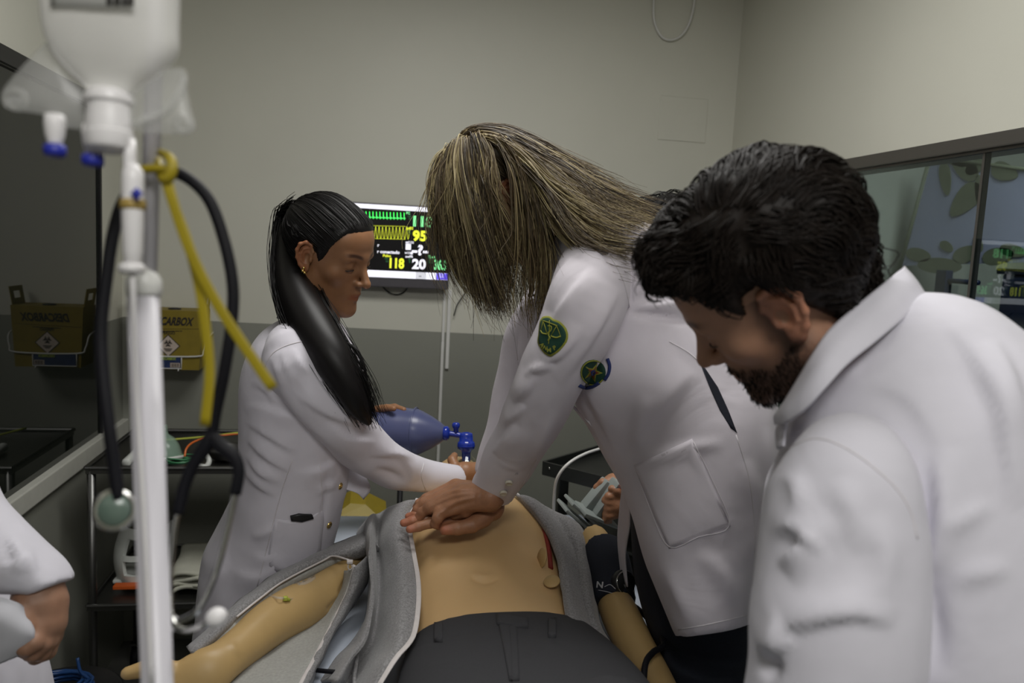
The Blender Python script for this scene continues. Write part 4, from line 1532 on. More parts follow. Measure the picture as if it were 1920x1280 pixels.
def head_tint(L, lips=(1.0, 0.55, 0.5), brow=0.9, beard=0.0, cheek=0.1):
    t = np.ones((len(L), 3))
    x, y, z = np.abs(L[:, 0]), L[:, 1], L[:, 2]
    # lips
    m = np.exp(-((z + 0.0665) / 0.0075) ** 4) * np.exp(-(x / 0.021) ** 6) * (y > 0.078)
    t = t * (1 - m[:, None] * (1 - np.array(lips)))
    # eyebrows
    bz = 0.0245 + 0.006 * np.sin(np.clip((x - 0.012) / 0.04, 0, 1) * 2.4) 
    m = np.exp(-((z - bz) / 0.0042) ** 4) * np.exp(-((x - 0.031) / 0.0195) ** 6) * (y > 0.04)
    t = t * (1 - brow * m[:, None] * np.array([0.86, 0.9, 0.9]))
    # cheeks and ears a little redder
    m = np.exp(-(((x - 0.042) / 0.02) ** 2 + ((z + 0.03) / 0.02) ** 2)) * (y > 0) * cheek
    t = t * (1 - m[:, None] * np.array([0.0, 0.35, 0.4]))
    m = (x > 0.0745) * 0.5
    t = t * (1 - m[:, None] * np.array([-0.25, 0.12, 0.2]))
    if beard:
        zl = np.interp(y, [-0.02, 0.02, 0.045, 0.07, 0.095], [-0.02, -0.035, -0.055, -0.05, -0.046])
        m = 1 / (1 + np.exp((z - zl) / 0.0045)) * (z > -0.135) * np.clip((y + 0.02) / 0.02, 0, 1)
        lp = np.exp(-((z + 0.0665) / 0.007) ** 4) * np.exp(-(x / 0.02) ** 6) * (y > 0.078)
        g = np.random.default_rng(3).random(len(L)) * 0.25 + 0.75
        m = m * (1 - lp) * beard * g
        t = t * (1 - m[:, None] * np.array([0.86, 0.88, 0.87]))
        sb = np.exp(-((y - 0.012) / 0.012) ** 2) * (z < 0.03) * (z > -0.05) * (x > 0.05) * beard * 0.8
        t = t * (1 - sb[:, None] * np.array([0.86, 0.88, 0.87]))
    return t


def hair_cap(L, F, B, C0, sc, line, thick, nohair=None, rough=0.0, seed=0):
    """hair as a shell lifted off the scalp: faces above the hairline polyline (y,z) in head space"""
    F = np.array([x for x in F if len(x) == 4])
    x, y, z = L[:, 0], L[:, 1], L[:, 2]
    g = z - np.interp(y, [a for a, b in line], [b for a, b in line])
    isear = (np.abs(x) > 0.076) | ((np.abs(x) > 0.0705) & (np.abs(y + .006) < .03) & (z < 0.034) & (z > -.045) & (g < .02))
    n = np.arange(len(L))
    k = (g > -0.004) & ~isear & (z > -0.11)
    keep = k[F].all(1)
    Fk = F[keep]
    used = np.unique(Fk)
    remap = np.full(len(L), -1)
    remap[used] = np.arange(len(used))
    Lk = L[used]
    Fk = remap[Fk]
    C = np.array([0, -0.014, 0.03])
    d = nrm((Lk - C) / np.array([0.073, 0.096, 0.088]) ** 2 * 0.01)
    N = vnormals(Lk, Fk.tolist())
    if (N * d).sum() < 0:
        N = -N
    N = nrm(N + d)
    fall = np.clip(g[used] / 0.018, 0.0, 1) ** 0.6
    th = thick(Lk) if callable(thick) else thick
    if rough:
        nz = np.array([mnoise.noise(Vector(a * 38 + seed)) + .5 * mnoise.noise(Vector(a * 90 + seed)) for a in Lk])
        th = th + rough * nz
    out = Lk + N * (0.0006 + th * fall)[:, None]
    for _ in range(3):
        S = np.zeros_like(out)
        cc = np.zeros(len(out))
        for q in range(4):
            np.add.at(S, Fk[:, q], out[Fk[:, (q + 1) % 4]])
            np.add.at(cc, Fk[:, q], 1)
        out = 0.5 * out + 0.5 * S / np.maximum(cc, 1)[:, None]
    global cofaces
    cofaces = Fk.tolist()
    v, f = thicken((out, Fk.tolist()), 0.004)
    return (v * sc) @ B.T + C0, f, out


def on_shell(bv, C, pts, lift):
    """push points out to a shell surface seen from the centre C"""
    o = []
    for p in pts:
        d = nrm(np.asarray(p) - C)
        loc, n, i, q = bv.ray_cast(Vector(C + d * 0.4), Vector(-d))
        o.append((np.array(loc) + d * lift) if loc is not None else np.asarray(p))
    return np.array(o)


def person(at, label):
    return thing('person', (at[0], at[1], 0.0), label, 'person')


def shoes_and_legs(p, hips, feet, m, rr=(0.085, 0.06, 0.05), name='trousers'):
    """trousers down to the floor with shoes under them"""
    parts = []
    for hp, ft in zip(hips, feet):
        kn = (np.asarray(hp) + np.asarray(ft)) / 2 + (0, 0, 0.02)
        parts.append(tube([hp, kn, np.asarray(ft) + EZ * .05], rr, 18, 6))
    c = (np.asarray(hips[0]) + np.asarray(hips[1])) / 2
    parts.append(tube([c - EZ * .08, c + EZ * .12], [rr[0] * 1.5, rr[0] * 1.5], 18, 4))
    v, f = fuse(parts, .01, 6)
    v, f = wrinkle(v, f, .006, 14, (1, 1, .5))
    obj(name, (v, f), m, p)


def shoe(p, ft, d, m):
    d = nrm(np.asarray(d) * (1, 1, 0))
    s = np.cross(d, EZ)
    ft = np.asarray(ft) * (1, 1, 0)
    C = [ft - d * .06 + EZ * .04, ft + EZ * .05, ft + d * .07 + EZ * .035, ft + d * .14 + EZ * .025, ft + d * .18 + EZ * .02]
    w = [.03, .038, .042, .042, .015]
    hh = [.038, .048, .034, .024, .012]
    C2 = catmull(np.column_stack([C, w, hh]), 4)
    obj('shoe', ringmesh(C2[:, :3], s * C2[:, 3:4], np.broadcast_to(EZ, (len(C2), 3)) * C2[:, 4:5], 18, 2.5), m, p)


M['shoe'] = mat('black_leather_shoe', (0.01, 0.01, 0.01), 0.4, 0.1, 40)
M['tee'] = mat('dark_shirt', (0.03, 0.03, 0.035), 0.9, 0.1, 60)

# ================================================================== woman with the ponytail (left of the bed)
pa = person(P(500, 1000, 1.74), 'young woman in white coat with long black ponytail squeezing the blue resuscitation bag')
hA = P(617, 475, 1.70)
nbA = [hA + cd(-.35, -1, .12) * .05, P(590, 600, 1.735), P(572, 660, 1.75)]
W_, F_, L_, B_, C_ = make_head(hA, cd(.868, -.39, -.306), cd(.287, .899, -.331), nbA, .965, nr=(.043, .05, .056))
tA = head_tint(L_, (.9, .60, .56), .95)
# right hand on the face mask (fist round the mask neck), left hand behind the bag
wr = P(846, 897, 1.975)
handR = blob([([P(820, 893, 1.95), wr], [.026, .026]),
              ([wr, P(872, 902, 2.0), P(890, 905, 2.02)], [.027, .033, .03], .012),
              ([wr, P(872, 885, 1.985), P(895, 885, 2.0)], [.024, .026, .024], .012),
              ([P(862, 890, 1.98), P(853, 873, 1.975), P(848, 862, 1.985), P(852, 854, 2.01)], [.014, .012, .0115, .009]),
              ([P(888, 878, 1.99), P(905, 872, 2.0), P(914, 880, 2.03), P(906, 888, 2.06)], [.013, .0115, .010, .008]),
              ([P(893, 890, 1.99), P(910, 888, 2.0), P(918, 896, 2.03), P(909, 903, 2.06)], [.013, .0115, .010, .008]),
              ([P(893, 903, 1.99), P(910, 904, 2.0), P(917, 912, 2.03), P(908, 917, 2.06)], [.013, .0115, .010, .008]),
              ([P(888, 915, 1.99), P(903, 918, 2.0), P(909, 925, 2.03), P(901, 928, 2.06)], [.012, .0105, .009, .007])], h=.002)
wl2 = P(655, 800, 2.13)
handL = blob([([P(600, 800, 2.02), wl2], [.026, .025]),
              ([wl2, P(682, 790, 2.14), P(700, 785, 2.14)], [.025, .03, .028], .012),
              ([P(690, 778, 2.13), P(706, 768, 2.115), P(725, 764, 2.10), P(738, 766, 2.085)], [.012, .0105, .009, .0075]),
              ([P(698, 776, 2.14), P(715, 766, 2.135), P(740, 763, 2.13), P(757, 768, 2.115)], [.012, .0105, .009, .0075]),
              ([P(700, 790, 2.15), P(718, 790, 2.165), P(740, 792, 2.165), P(755, 795, 2.16)], [.012, .0105, .009, .0075]),
              ([P(698, 805, 2.15), P(715, 808, 2.165), P(735, 812, 2.165), P(748, 815, 2.16)], [.012, .0105, .009, .0075]),
              ([P(690, 818, 2.15), P(705, 824, 2.16), P(720, 828, 2.165), P(732, 832, 2.16)], [.011, .0095, .008, .0065])], h=.002)
coreA = join(tube([P(575, 640, 1.75), P(570, 760, 1.775), P(550, 880, 1.81), P(510, 1020, 1.87)], [.06, .08, .07, .075], 16, 4),
             tube([P(560, 670, 1.66), P(625, 780, 1.68), P(735, 870, 1.82), wr], [.04, .036, .032, .024], 14, 5),
             tube([P(590, 665, 1.84), P(590, 770, 1.95), P(605, 800, 2.02)], [.04, .034, .025], 14, 5))
v, f = join((W_, F_), handR, handL, coreA)
tt = np.ones((len(v), 3))
tt[:len(tA)] = tA
obj('body', (v, f), M['skin_a'], pa, tint=tt, label='tanned skin of face and hands')
# lashes and earring
def loc(B, C, sc, p):
    return np.asarray(p, float) * sc @ B.T + C


for q in (-1, 1):
    pts = [loc(B_, C_, .965, (q * (.031 + .0155 * math.sin(a)), .0715 + .0148 * math.cos(a), -.0035 - .001 * abs(a))) for a in np.linspace(-1.1, 1.1, 9)]
    obj('eyelash', tube(pts, [.0004] + [.0011] * 7 + [.0007], 6, 2), M['lash'], pa)
ep = loc(B_, C_, .965, (.081, .0, -.031))
obj('earring', join(*[lathe([(.001, -.0035), (.003, -.002), (.0036, 0), (.003, .002), (.001, .0035)], ep + np.array(o), EZ, 10) for o in (-CU * .0, CU * .006 + CR * .002, -CU * .004 + CR * .004)]), M['gold'], pa)
# hair: sleek cap drawn into a ponytail
line = [(-.13, -.075), (-.05, -.07), (-.03, -.05), (-.018, -.01), (-.004, .022), (.012, .022), (.022, -.002), (.034, .012), (.05, .048), (.066, .076), (.085, .086), (.12, .09)]
cv, cf, co = hair_cap(L_, F_, B_, C_, .965, line, lambda q: .0035 + .004 * np.clip(-q[:, 1] / .1, 0, 1))
bc_ = bvh((cv, cf))
hr = obj('hair', (cv, cf), M['hair_black'], pa, label='sleek black hair pulled into a ponytail')
ctr = loc(B_, C_, .965, (0, -.014, .03))
root = loc(B_, C_, .965, (0, -.108, .062))
g = np.random.default_rng(11)
gs = []
hl = [(y, z) for y, z in line[3:]]
for k in range(170):
    sgn = 1 if g.random() < .7 else -1
    y = g.uniform(-.03, .09)
    z = np.interp(y, [a for a, b in line], [b for a, b in line]) + .004 + .03 * g.random()
    xx = sgn * .068 * math.sqrt(max(.03, 1 - ((y + .012) / .1) ** 2)) if y < .07 else g.uniform(-.05, .05)
    a = loc(B_, C_, .965, (xx, y, z))
    path = [a + (root - a) * t + nrm(a + (root - a) * t - ctr) * .05 * math.sin(math.pi * t) for t in np.linspace(0, 1, 8)]
    gs.append(on_shell(bc_, ctr, path, .0008))
sl = [locks([a, a + .0005], 3, .0009, .0012, seed=i, m=2, lenvar=.0) for i, a in enumerate(gs)]
obj('combed_strands', join(*sl), M['hair_black'], hr)
obj('hair_tie', ringmesh(*(lambda c, t: (c[None] + 0 * t, t, t))(root, np.zeros((1, 3)))) if False else tube([root + cd(0, .9, 0) * .018 - cd(1, 0, 0) * .004, root + cd(-.3, .2, -1) * .016, root - cd(0, .9, .2) * .018, root + cd(-.5, 0, 1) * .014, root + cd(0, .9, 0) * .018], .005, 8, 5), M['hair_black'], hr)
pg = []
for a in (-1, -.5, 0, .5, 1):
    w0, w1, w2, w3, w4, w5, w6 = 6, 22, 36, 46, 50, 40, 22
    pg.append([root + cd(.8, .6, 0) * .012 * a, P(538 + w0 * a * .8, 410 - 5 * abs(a), 1.745), P(540 + w1 * a, 470, 1.72), P(553 + w2 * a, 540, 1.665), P(585 + w3 * a, 610, 1.615), P(622 + w4 * a * .85, 670, 1.585), P(655 + w5 * a * .95, 725, 1.585), P(676 + w5 * .7 * a, 765, 1.60), P(692 + w6 * a, 800 - 10 * abs(a), 1.62)])
pt = tube([np.mean([q[i] for q in pg], 0) for i in range(9)], [.012, .016, .028, .038, .044, .040, .032, .024, .006], 20, 6, flat=1.0)
pv = pt[0]
obj('ponytail', pt, M['hair_black'], hr)
obj('ponytail_strands', locks(pg, 900, .0011, .0105, wave=.004, tipspread=.75, seed=5, lenvar=.12, stray=.012), M['hair_black'], hr)
obj('loose_strand', locks([[P(640, 640, 1.60), P(668, 652, 1.585), P(685, 690, 1.58), P(688, 720, 1.585), P(698, 745, 1.59)], [P(640, 645, 1.60), P(665, 656, 1.585), P(682, 692, 1.58), P(685, 720, 1.585), P(692, 742, 1.59)]], 40, .0009, .0012, seed=8, lenvar=.2), M['hair_black'], hr)
# ---- coat
torso = sil([(556, 590, 640, 612, 1.745, .06), (520, 604, 655, 650, 1.75, .12), (490, 632, 672, 690, 1.755, .165), (468, 690, 680, 740, 1.765, .165), (456, 765, 676, 800, 1.775, .15), (458, 840, 660, 850, 1.79, .138),
             (452, 900, 652, 905, 1.81, .14), (425, 955, 641, 955, 1.84, .155), (398, 1002, 630, 1002, 1.865, .168), (386, 1060, 614, 1060, 1.885, .172), (379, 1150, 604, 1150, 1.90, .175), (372, 1290, 600, 1290, 1.905, .18), (366, 1440, 604, 1440, 1.91, .185)], 5, 44, 2.3)
slv = sil([(540, 652, 590, 630, 1.70, .045), (497, 690, 608, 638, 1.625, .066), (516, 748, 644, 684, 1.625, .064), (556, 798, 676, 736, 1.65, .058), (603, 840, 703, 786, 1.70, .053), (655, 874, 737, 828, 1.77, .048), (715, 904, 785, 859, 1.845, .042), (785, 920, 822, 868, 1.905, .036), (857, 922, 861, 873, 1.965, .032)], 5, 28, 2.0)
slf = tube([P(600, 650, 1.86), P(590, 720, 1.93), P(588, 775, 1.985), P(612, 798, 2.05), P(650, 800, 2.11)], [.06, .058, .05, .042, .034], 20, 6)
tv = fuse([torso, slf], .0065, 5)
tv = wrinkle(*tv, .005, 9, (1, 1, 1.6), 3.1)
sv = fuse([slv], .005, 3)
sv = wrinkle(*sv, .005, 11, (1, 1, 1.3), 4.1)
FA = [(q[0], q[1] * 1.5) + tuple(q[2:]) for q in [
    ([(500, 655), (540, 650), (590, 640)], -.001, 7), ([(505, 668), (516, 690), (530, 730)], .0025, 6, 1), ([(528, 660), (536, 690), (552, 725)], .0025, 6, 1), ([(552, 652), (562, 675), (580, 700)], .003, 6, -1), ([(580, 655), (604, 680), (634, 702), (652, 735)], .005, 9, 1),
    ([(500, 690), (530, 770), (600, 838), (680, 892)], -.008, 10), ([(560, 740), (620, 775), (690, 800)], .007, 13, 1), ([(610, 790), (650, 820), (705, 830)], .006, 11, -1), ([(690, 850), (740, 852), (775, 860)], .007, 9, 1), ([(700, 880), (735, 890), (760, 905)], -.006, 8), ([(735, 842), (765, 875), (775, 905)], .006, 9, 1),
    ([(460, 790), (500, 810), (560, 850)], .007, 9, 1), ([(462, 820), (500, 850), (545, 885)], .008, 10, 1), ([(460, 850), (495, 885), (530, 905)], .007, 9, 1), ([(457, 880), (490, 910), (520, 930)], .006, 9, 1), ([(458, 760), (500, 765), (560, 790)], .005, 9, -1), ([(470, 715), (500, 730), (520, 760)], .005, 9, 1),
    ([(640, 860), (600, 880), (560, 890)], .005, 9, 1), ([(640, 900), (612, 915), (590, 920)], .004, 8), ([(520, 980), (495, 1000), (470, 1005)], .005, 9), ([(530, 1030), (500, 1045), (470, 1040)], .005, 10, 1), ([(520, 1060), (480, 1080), (440, 1072)], .006, 11, 1), ([(420, 1000), (412, 1060), (405, 1140)], .005, 14),
    ([(608, 860), (612, 930), (598, 1010)], -.004, 6)]]
tv = folds(*tv, FA[11:])
sv = folds(*sv, FA[:11])
ct = obj('lab_coat', tv, M['coat'], pa, label='fitted white coat with gathered sleeve heads')
obj('sleeve', sv, M['coat'], ct)
cbv = bvh(join(tv, sv))
obj('coat_seam', seam(cbv, [(548, 862), (530, 915), (515, 970), (500, 1030), (482, 1100)], .0011), M['stitch'], ct)
obj('coat_seam', seam(cbv, [(497, 688), (512, 662), (545, 645), (590, 638), (612, 645)], .0013), M['stitch'], ct)
obj('coat_seam', seam(cbv, [(600, 870), (604, 930), (600, 985), (588, 1045)], .0012), M['stitch'], ct)
obj('cuff_seam', seam(cbv, [(795, 868), (790, 892), (798, 918)], .0013), M['stitch'], ct)
obj('pocket', patch(cbv, [(516, 972), (545, 976), (578, 971), (606, 958), (604, 1000), (592, 1060), (540, 1075), (505, 1060), (508, 1010)], .0014, 6, m=2), M['coat'], ct)
ph = patch(cbv, [(544, 966), (560, 962), (584, 963), (586, 970), (565, 976), (546, 974)], .006, 3)
obj('mobile_phone', ph, M['black_pl'], label='dark phone sticking out of the coat pocket of the ponytail woman', cat='phone')
for x, y in ((642, 911), (621, 984)):
    p, n = hit(cbv, x - 4, y)
    obj('button', lathe([(.001, .004), (.006, .0035), (.008, .001), (.008, -.001)], p, n, 18), M['gold'], ct)
# collar: a band rolled over at the nape, wide lapel down the front
colr = bigrid(np.array([[P(540, 568, 1.80), P(536, 580, 1.79), P(530, 594, 1.80)], [P(533, 562, 1.74), P(527, 578, 1.73), P(518, 596, 1.725)], [P(545, 556, 1.69), P(545, 580, 1.675), P(540, 604, 1.665)], [P(575, 580, 1.655), P(580, 606, 1.645), P(577, 634, 1.632)], [P(600, 610, 1.64), P(608, 640, 1.628), P(612, 668, 1.612)], [P(622, 640, 1.635), P(628, 660, 1.62), P(624, 672, 1.61)]]), 5, 4)
obj('collar', thicken(grid(colr), .003), M['coat'], ct)
obj('coat_flap', thicken(grid(bigrid(np.array([[P(640, 850, 1.78), P(655, 856, 1.81), P(672, 866, 1.84)], [P(640, 880, 1.79), P(662, 884, 1.815), P(683, 890, 1.845)], [P(640, 905, 1.80), P(665, 912, 1.815), P(694, 916, 1.84)], [P(640, 915, 1.80), P(668, 924, 1.815), P(681, 936, 1.835)]]), 5, 5)), .002), M['coat'], ct)
shoes_and_legs(pa, [P(470, 1150, 1.84), P(510, 1150, 1.97)], [P(470, 1150, 1.82) * (1, 1, 0), P(500, 1150, 1.98) * (1, 1, 0)], M['coat'])
for q in (P(470, 1150, 1.82), P(500, 1150, 1.98)):
    shoe(pa, q, CR, M['shoe'])

# ================================================================== stretcher with the training manikin
M['sheet'] = mat('pale_blue_bed_sheet', (0.50, 0.55, 0.64), 0.75, 0.03, 12, bump=0.25, bscale=60)
M['mattress'] = mat('blue_grey_mattress_vinyl', (0.30, 0.36, 0.44), 0.45, 0.05, 12)
M['frame'] = mat('white_bed_frame', (0.6, 0.6, 0.6), 0.4, 0.04, 20)
M['vinyl'] = mat('tan_manikin_vinyl', (0.61, 0.40, 0.19), 0.5, 0.035, 9, bump=0.06, bscale=500, sss=0.05, tint='tint', bdist=0.0006)
M['vinyl_arm'] = mat('tan_latex_arm_skin', (0.49, 0.33, 0.14), 0.45, 0.05, 12, bump=0.06, bscale=400, bdist=0.0006)
M['jacket'] = mat('heather_grey_fleece', (0.235, 0.23, 0.235), 0.95, 0.34, 300, bump=0.35, bscale=700, sheen=0.2, bdist=0.001)
M['lining'] = mat('pale_grey_fleece_lining', (0.36, 0.36, 0.34), 0.95, 0.10, 200, bump=0.5, bscale=260, bdist=0.002)
M['zip'] = mat('off_white_zipper_tape', (0.60, 0.56, 0.55), 0.7, 0.04, 100)
M['trouser'] = mat('charcoal_twill', (0.026, 0.026, 0.03), 0.85, 0.12, 300, bump=0.25, bscale=1200, bdist=0.0006)
M['red_cloth'] = mat('dark_red_fabric', (0.22, 0.018, 0.010), 0.7, 0.1, 80)
XM = .255
bd_ = thing('stretcher_bed', (XM, 1.3, 0), 'padded stretcher bed with pale blue sheet under the manikin', 'bed')
obj('mattress', box((-.115, .25, .655), (.625, 2.29, .762), .025), M['mattress'], bd_)
obj('bed_deck', box((-.11, .22, .61), (.62, 2.30, .652), .006), M['frame'], bd_, smooth=False)
for x in (-.06, .57):
    for y in (.4, 2.15):
        lg = obj('leg', tube([(x, y, .1), (x, y, .62)], .02, 14, 1), M['frame'], bd_)
        obj('caster', lathe([(.001, -.02), (.055, -.02), (.06, 0), (.055, .02), (.001, .02)], (x, y, .06), EX, 18), M['rubber'], lg)
G = np.zeros((44, 30, 3))
for j in range(44):
    for i in range(30):
        u, w = i / 29, j / 43
        y = .3 + 1.98 * w
        s = -.45 + u * 1.1
        if s < -.10:
            x, z = -.122 - .012 * math.sin(9 * y), .752 + (s + .10) * .55
            x -= .006 * math.sin(17 * y)
        else:
            x, z = s, .7655 + .0025 * math.sin(13 * y + 5 * s) * math.sin(9 * s)
        G[j, i] = (x, y, z)
obj('sheet', thicken(grid(G), .002), M['sheet'], bd_)

mk = thing('training_manikin', (XM, 1.6, .765), 'tan resuscitation manikin with bare torso lying on its back', 'manikin')
rows = [(.95, .19, .925, .772), (1.15, .188, .928, .772), (1.30, .168, .908, .772), (1.42, .160, .912, .772), (1.52, .160, .938, .772), (1.62, .166, .966, .772), (1.72, .174, .985, .772), (1.82, .178, .982, .772), (1.90, .165, .955, .775), (1.96, .10, .92, .79)]
R6 = catmull(np.array(rows), 5)
Cs = np.stack([np.full(len(R6), XM), R6[:, 0], (R6[:, 2] + R6[:, 3]) / 2], 1)
tor = ringmesh(Cs, EX[None] * R6[:, 1:2], EZ[None] * ((R6[:, 2:3] - R6[:, 3:4]) / 2), 48, 2.5)
nkm = tube([(XM, 1.93, .885), (XM, 2.03, .885), (XM, 2.1, .88)], [.062, .056, .06], 20, 4)
v, f = fuse([tor, nkm], .006, 6)
# relief: rib arch, sternum, flanks, hip dips and a navel
v, f = folds(v, f, [([(790, 1075), (840, 1035), (880, 1000), (905, 985)], .004, 22, 1), ([(1035, 1040), (990, 1020), (950, 1000), (920, 985)], .004, 22, -1), ([(905, 1000), (908, 1050), (912, 1110)], -.003, 16),
                    ([(960, 1060), (1000, 1090), (1040, 1140)], -.004, 24), ([(830, 1060), (812, 1100), (795, 1150)], -.003, 24), ([(898, 1079), (908, 1081), (920, 1080)], .005, 6, 0, 'full'), ([(891, 1085), (908, 1090), (924, 1086)], -.005, 6, 0, 'full'), ([(985, 960), (1010, 1000), (1018, 1040)], .003, 26)])
v_t, f_t = v, f
# head, face up
hM = np.array([XM, 2.12, .875])
Wm, Fm, Lm, Bm, Cm = make_head(hM, np.array([0, -.12, 1.0]), np.array([0, 1.0, .12]), [hM + (0, -.03, -.0), hM + (0, -.12, 0)], 1.0, True)
va, fa = join((v, f), (Wm, Fm))
tm = np.ones((len(va), 3))
obj('torso', (va, fa), M['vinyl'], mk, tint=tm, label='bare tan vinyl torso with navel')
# photo-left arm with hand
armL = sil([(652, 1042, 690, 1062, 1.78, .030), (622, 1058, 652, 1094, 1.715, .036), (576, 1084, 624, 1144, 1.645, .040), (528, 1104, 582, 1178, 1.575, .042), (476, 1138, 532, 1204, 1.50, .041), (436, 1176, 486, 1236, 1.435, .037), (398, 1206, 444, 1268, 1.38, .032), (360, 1222, 420, 1300, 1.35, .028), (300, 1262, 390, 1380, 1.33, .024)], 5, 28, 2.0)
ha_ = blob([([P(385, 1270, 1.365), P(345, 1300, 1.345), P(325, 1320, 1.335)], [.036, .04, .036], .015),
            ([P(345, 1268, 1.35), P(312, 1254, 1.33), P(275, 1253, 1.318), P(238, 1262, 1.31)], [.018, .016, .0145, .011]),
            ([P(315, 1300, 1.33), P(270, 1320, 1.32), P(235, 1338, 1.315), P(205, 1352, 1.31)], [.014, .012, .011, .009]),
            ([P(318, 1330, 1.33), P(275, 1355, 1.32), P(240, 1378, 1.315), P(210, 1396, 1.31)], [.014, .012, .011, .009]),
            ([P(325, 1355, 1.33), P(285, 1385, 1.32), P(255, 1410, 1.315), P(230, 1430, 1.31)], [.014, .012, .011, .009]),
            ([P(335, 1375, 1.33), P(305, 1405, 1.32), P(280, 1430, 1.315), P(262, 1448, 1.31)], [.012, .011, .010, .008])], h=.0024)
v, f = fuse([armL, ha_], .0045, 4)
v, f = folds(v, f, [([(655, 1085), (645, 1095), (640, 1110)], -.006, 5, 0, 'full'), ([(640, 1120), (628, 1130), (618, 1140)], -.005, 5, 0, 'full'), ([(430, 1200), (440, 1215), (455, 1228)], .002, 6), ([(560, 1095), (500, 1145), (440, 1190)], .003, 16)])
am = obj('arm', (v, f), M['vinyl_arm'], mk, label='latex-skinned arm with a cannula')
abv = bvh((v, f))
p, n = hit(abv, 552, 1088)
M['cannula'] = mat('yellow_green_cannula_plastic', (0.45, 0.5, 0.06), 0.35, 0.05, 30)
cn = obj('cannula', join(tube([hit(abv, 578, 1080)[0] + n * .003, p + n * .006], [.0025, .004], 10, 3), box(p + n * .006 - .004, p + n * .006 + .004, .0015)), M['cannula'], am)
obj('infusion_tubing', join(tube([p + n * .006, hit(abv, 520, 1107)[0] + n * .008, P(495, 1118, 1.555), P(460, 1140, 1.50), P(420, 1172, 1.44), P(385, 1205, 1.39), P(360, 1235, 1.36)], .0022, 8, 5), tube([P(505, 1112, 1.56), P(480, 1132, 1.52), P(440, 1165, 1.46), P(412, 1180, 1.43), P(398, 1208, 1.40)], .0016, 8, 5)), M['bagw'], am)
obj('film_dressing', patch(abv, [(560, 1076), (585, 1074), (592, 1084), (572, 1096), (552, 1094)], .0015, 3, m=2), M['bagw'], am)
# photo-right arm
armR = sil([(1085, 1010, 1140, 1015, 1.80, .045), (1098, 1060, 1168, 1062, 1.72, .046), (1118, 1120, 1182, 1125, 1.63, .045), (1135, 1165, 1205, 1172, 1.555, .044), (1163, 1220, 1232, 1226, 1.475, .041), (1190, 1275, 1262, 1280, 1.40, .038), (1225, 1345, 1295, 1350, 1.31, .034), (1260, 1420, 1320, 1425, 1.24, .028), (1285, 1500, 1340, 1500, 1.19, .022)], 5, 26, 2.0)
v, f = fuse([armR], .006, 3)
ar = obj('arm', (v, f), M['vinyl_arm'], mk, label='plain tan arm with pressure cuff')
arb = bvh((v, f))
# tan hinge tabs on the flank
tbv = bvh((va[:len(v_t)], f_t))
for (x, y, nn, r) in ((1022, 1054, cd(-.9, .25, -.35), .021), (1041, 1099, cd(-.15, .85, -.45), .0165)):
    q, n = hit(tbv, x - 10, y)
    c = q + n * .012
    obj('hinge_tab', lathe([(.001, .002), (r * .92, .002), (r, 0), (r * .92, -.002), (.001, -.002)], c, nn, 26), M['vinyl_arm'], mk)
obj('red_undershirt', seam(tbv, [(998, 944), (1011, 966), (1021, 1000), (1029, 1036), (1032, 1066)], .0055, 6, .001, 8), M['red_cloth'], mk)
# pressure cuff
pc = thing('blood_pressure_cuff', P(1140, 1095, 1.68), 'navy blood pressure cuff wrapped around the manikin upper arm', 'pressure cuff')
cuff = sil([(1094, 1035, 1170, 1032, 1.745, .052), (1100, 1062, 1182, 1058, 1.705, .055), (1108, 1095, 1188, 1090, 1.66, .055), (1112, 1122, 1190, 1128, 1.62, .052), (1116, 1130, 1188, 1136, 1.612, .047)], 5, 30, 2.2)
v, f = fuse([cuff], .005, 2)
cfo = obj('cuff_wrap', (v, f), M['navy'], pc)
cfb = bvh((v, f))
def surf_text(b, s, x, y, h, ang=0.0, bold=.03, lift=.0012, w=None):
    v, f = text2d(s, bold)
    v = v.copy()
    k = h / .69
    kx = k if w is None else w / (v[:, 0].max() - v[:, 0].min())
    X, Y = (v[:, 0] - v[:, 0].min()) * kx, -v[:, 1] * k
    ca, sa = math.cos(ang), math.sin(ang)
    o = []
    for a, c in zip(X * ca - Y * sa, X * sa + Y * ca):
        p, n = hit(b, x + a, y + c)
        o.append(p + n * lift)
    return np.array(o), f


M['print_white'] = mat('white_print', (0.55, 0.55, 0.58), 0.6, 0.05, 40)
obj('cuff_lettering', join(surf_text(cfb, 'N', 1119, 1101, 11, .12, .03, .0015, 12), seam(cfb, [(1134, 1100), (1144, 1096), (1154, 1104)], .0008, 3, .001)), M['print_white'], cfo, smooth=False)
obj('cuff_print_line', seam(cfb, [(1122, 1106), (1140, 1109), (1158, 1113)], .0006, 3, .001), M['print_white'], cfo)
gq = P(1168, 1092, 1.60)
gg = obj('gauge', join(lathe([(.001, -.012), (.022, -.012), (.025, -.004), (.025, .006), (.022, .009), (.001, .009)], gq, cd(.5, .3, -.8), 26), tube([gq, gq - CU * .03 + CR * .012, gq - CU * .045 + CR * .006], [.012, .014, .009], 12, 4)), M['black_pl'], pc)
obj('gauge_ring', lathe([(.020, .009), (.0225, .0105), (.0225, .008)], gq, cd(.5, .3, -.8), 26, cap=False), M['chrome'], gg)
obj('air_hose', tube([gq - CU * .04, P(1195, 1140, 1.62), P(1232, 1180, 1.5), P(1245, 1208, 1.42), P(1225, 1222, 1.38), P(1210, 1245, 1.35), P(1206, 1300, 1.31)], .0055, 10, 6), M['rubber'], pc)
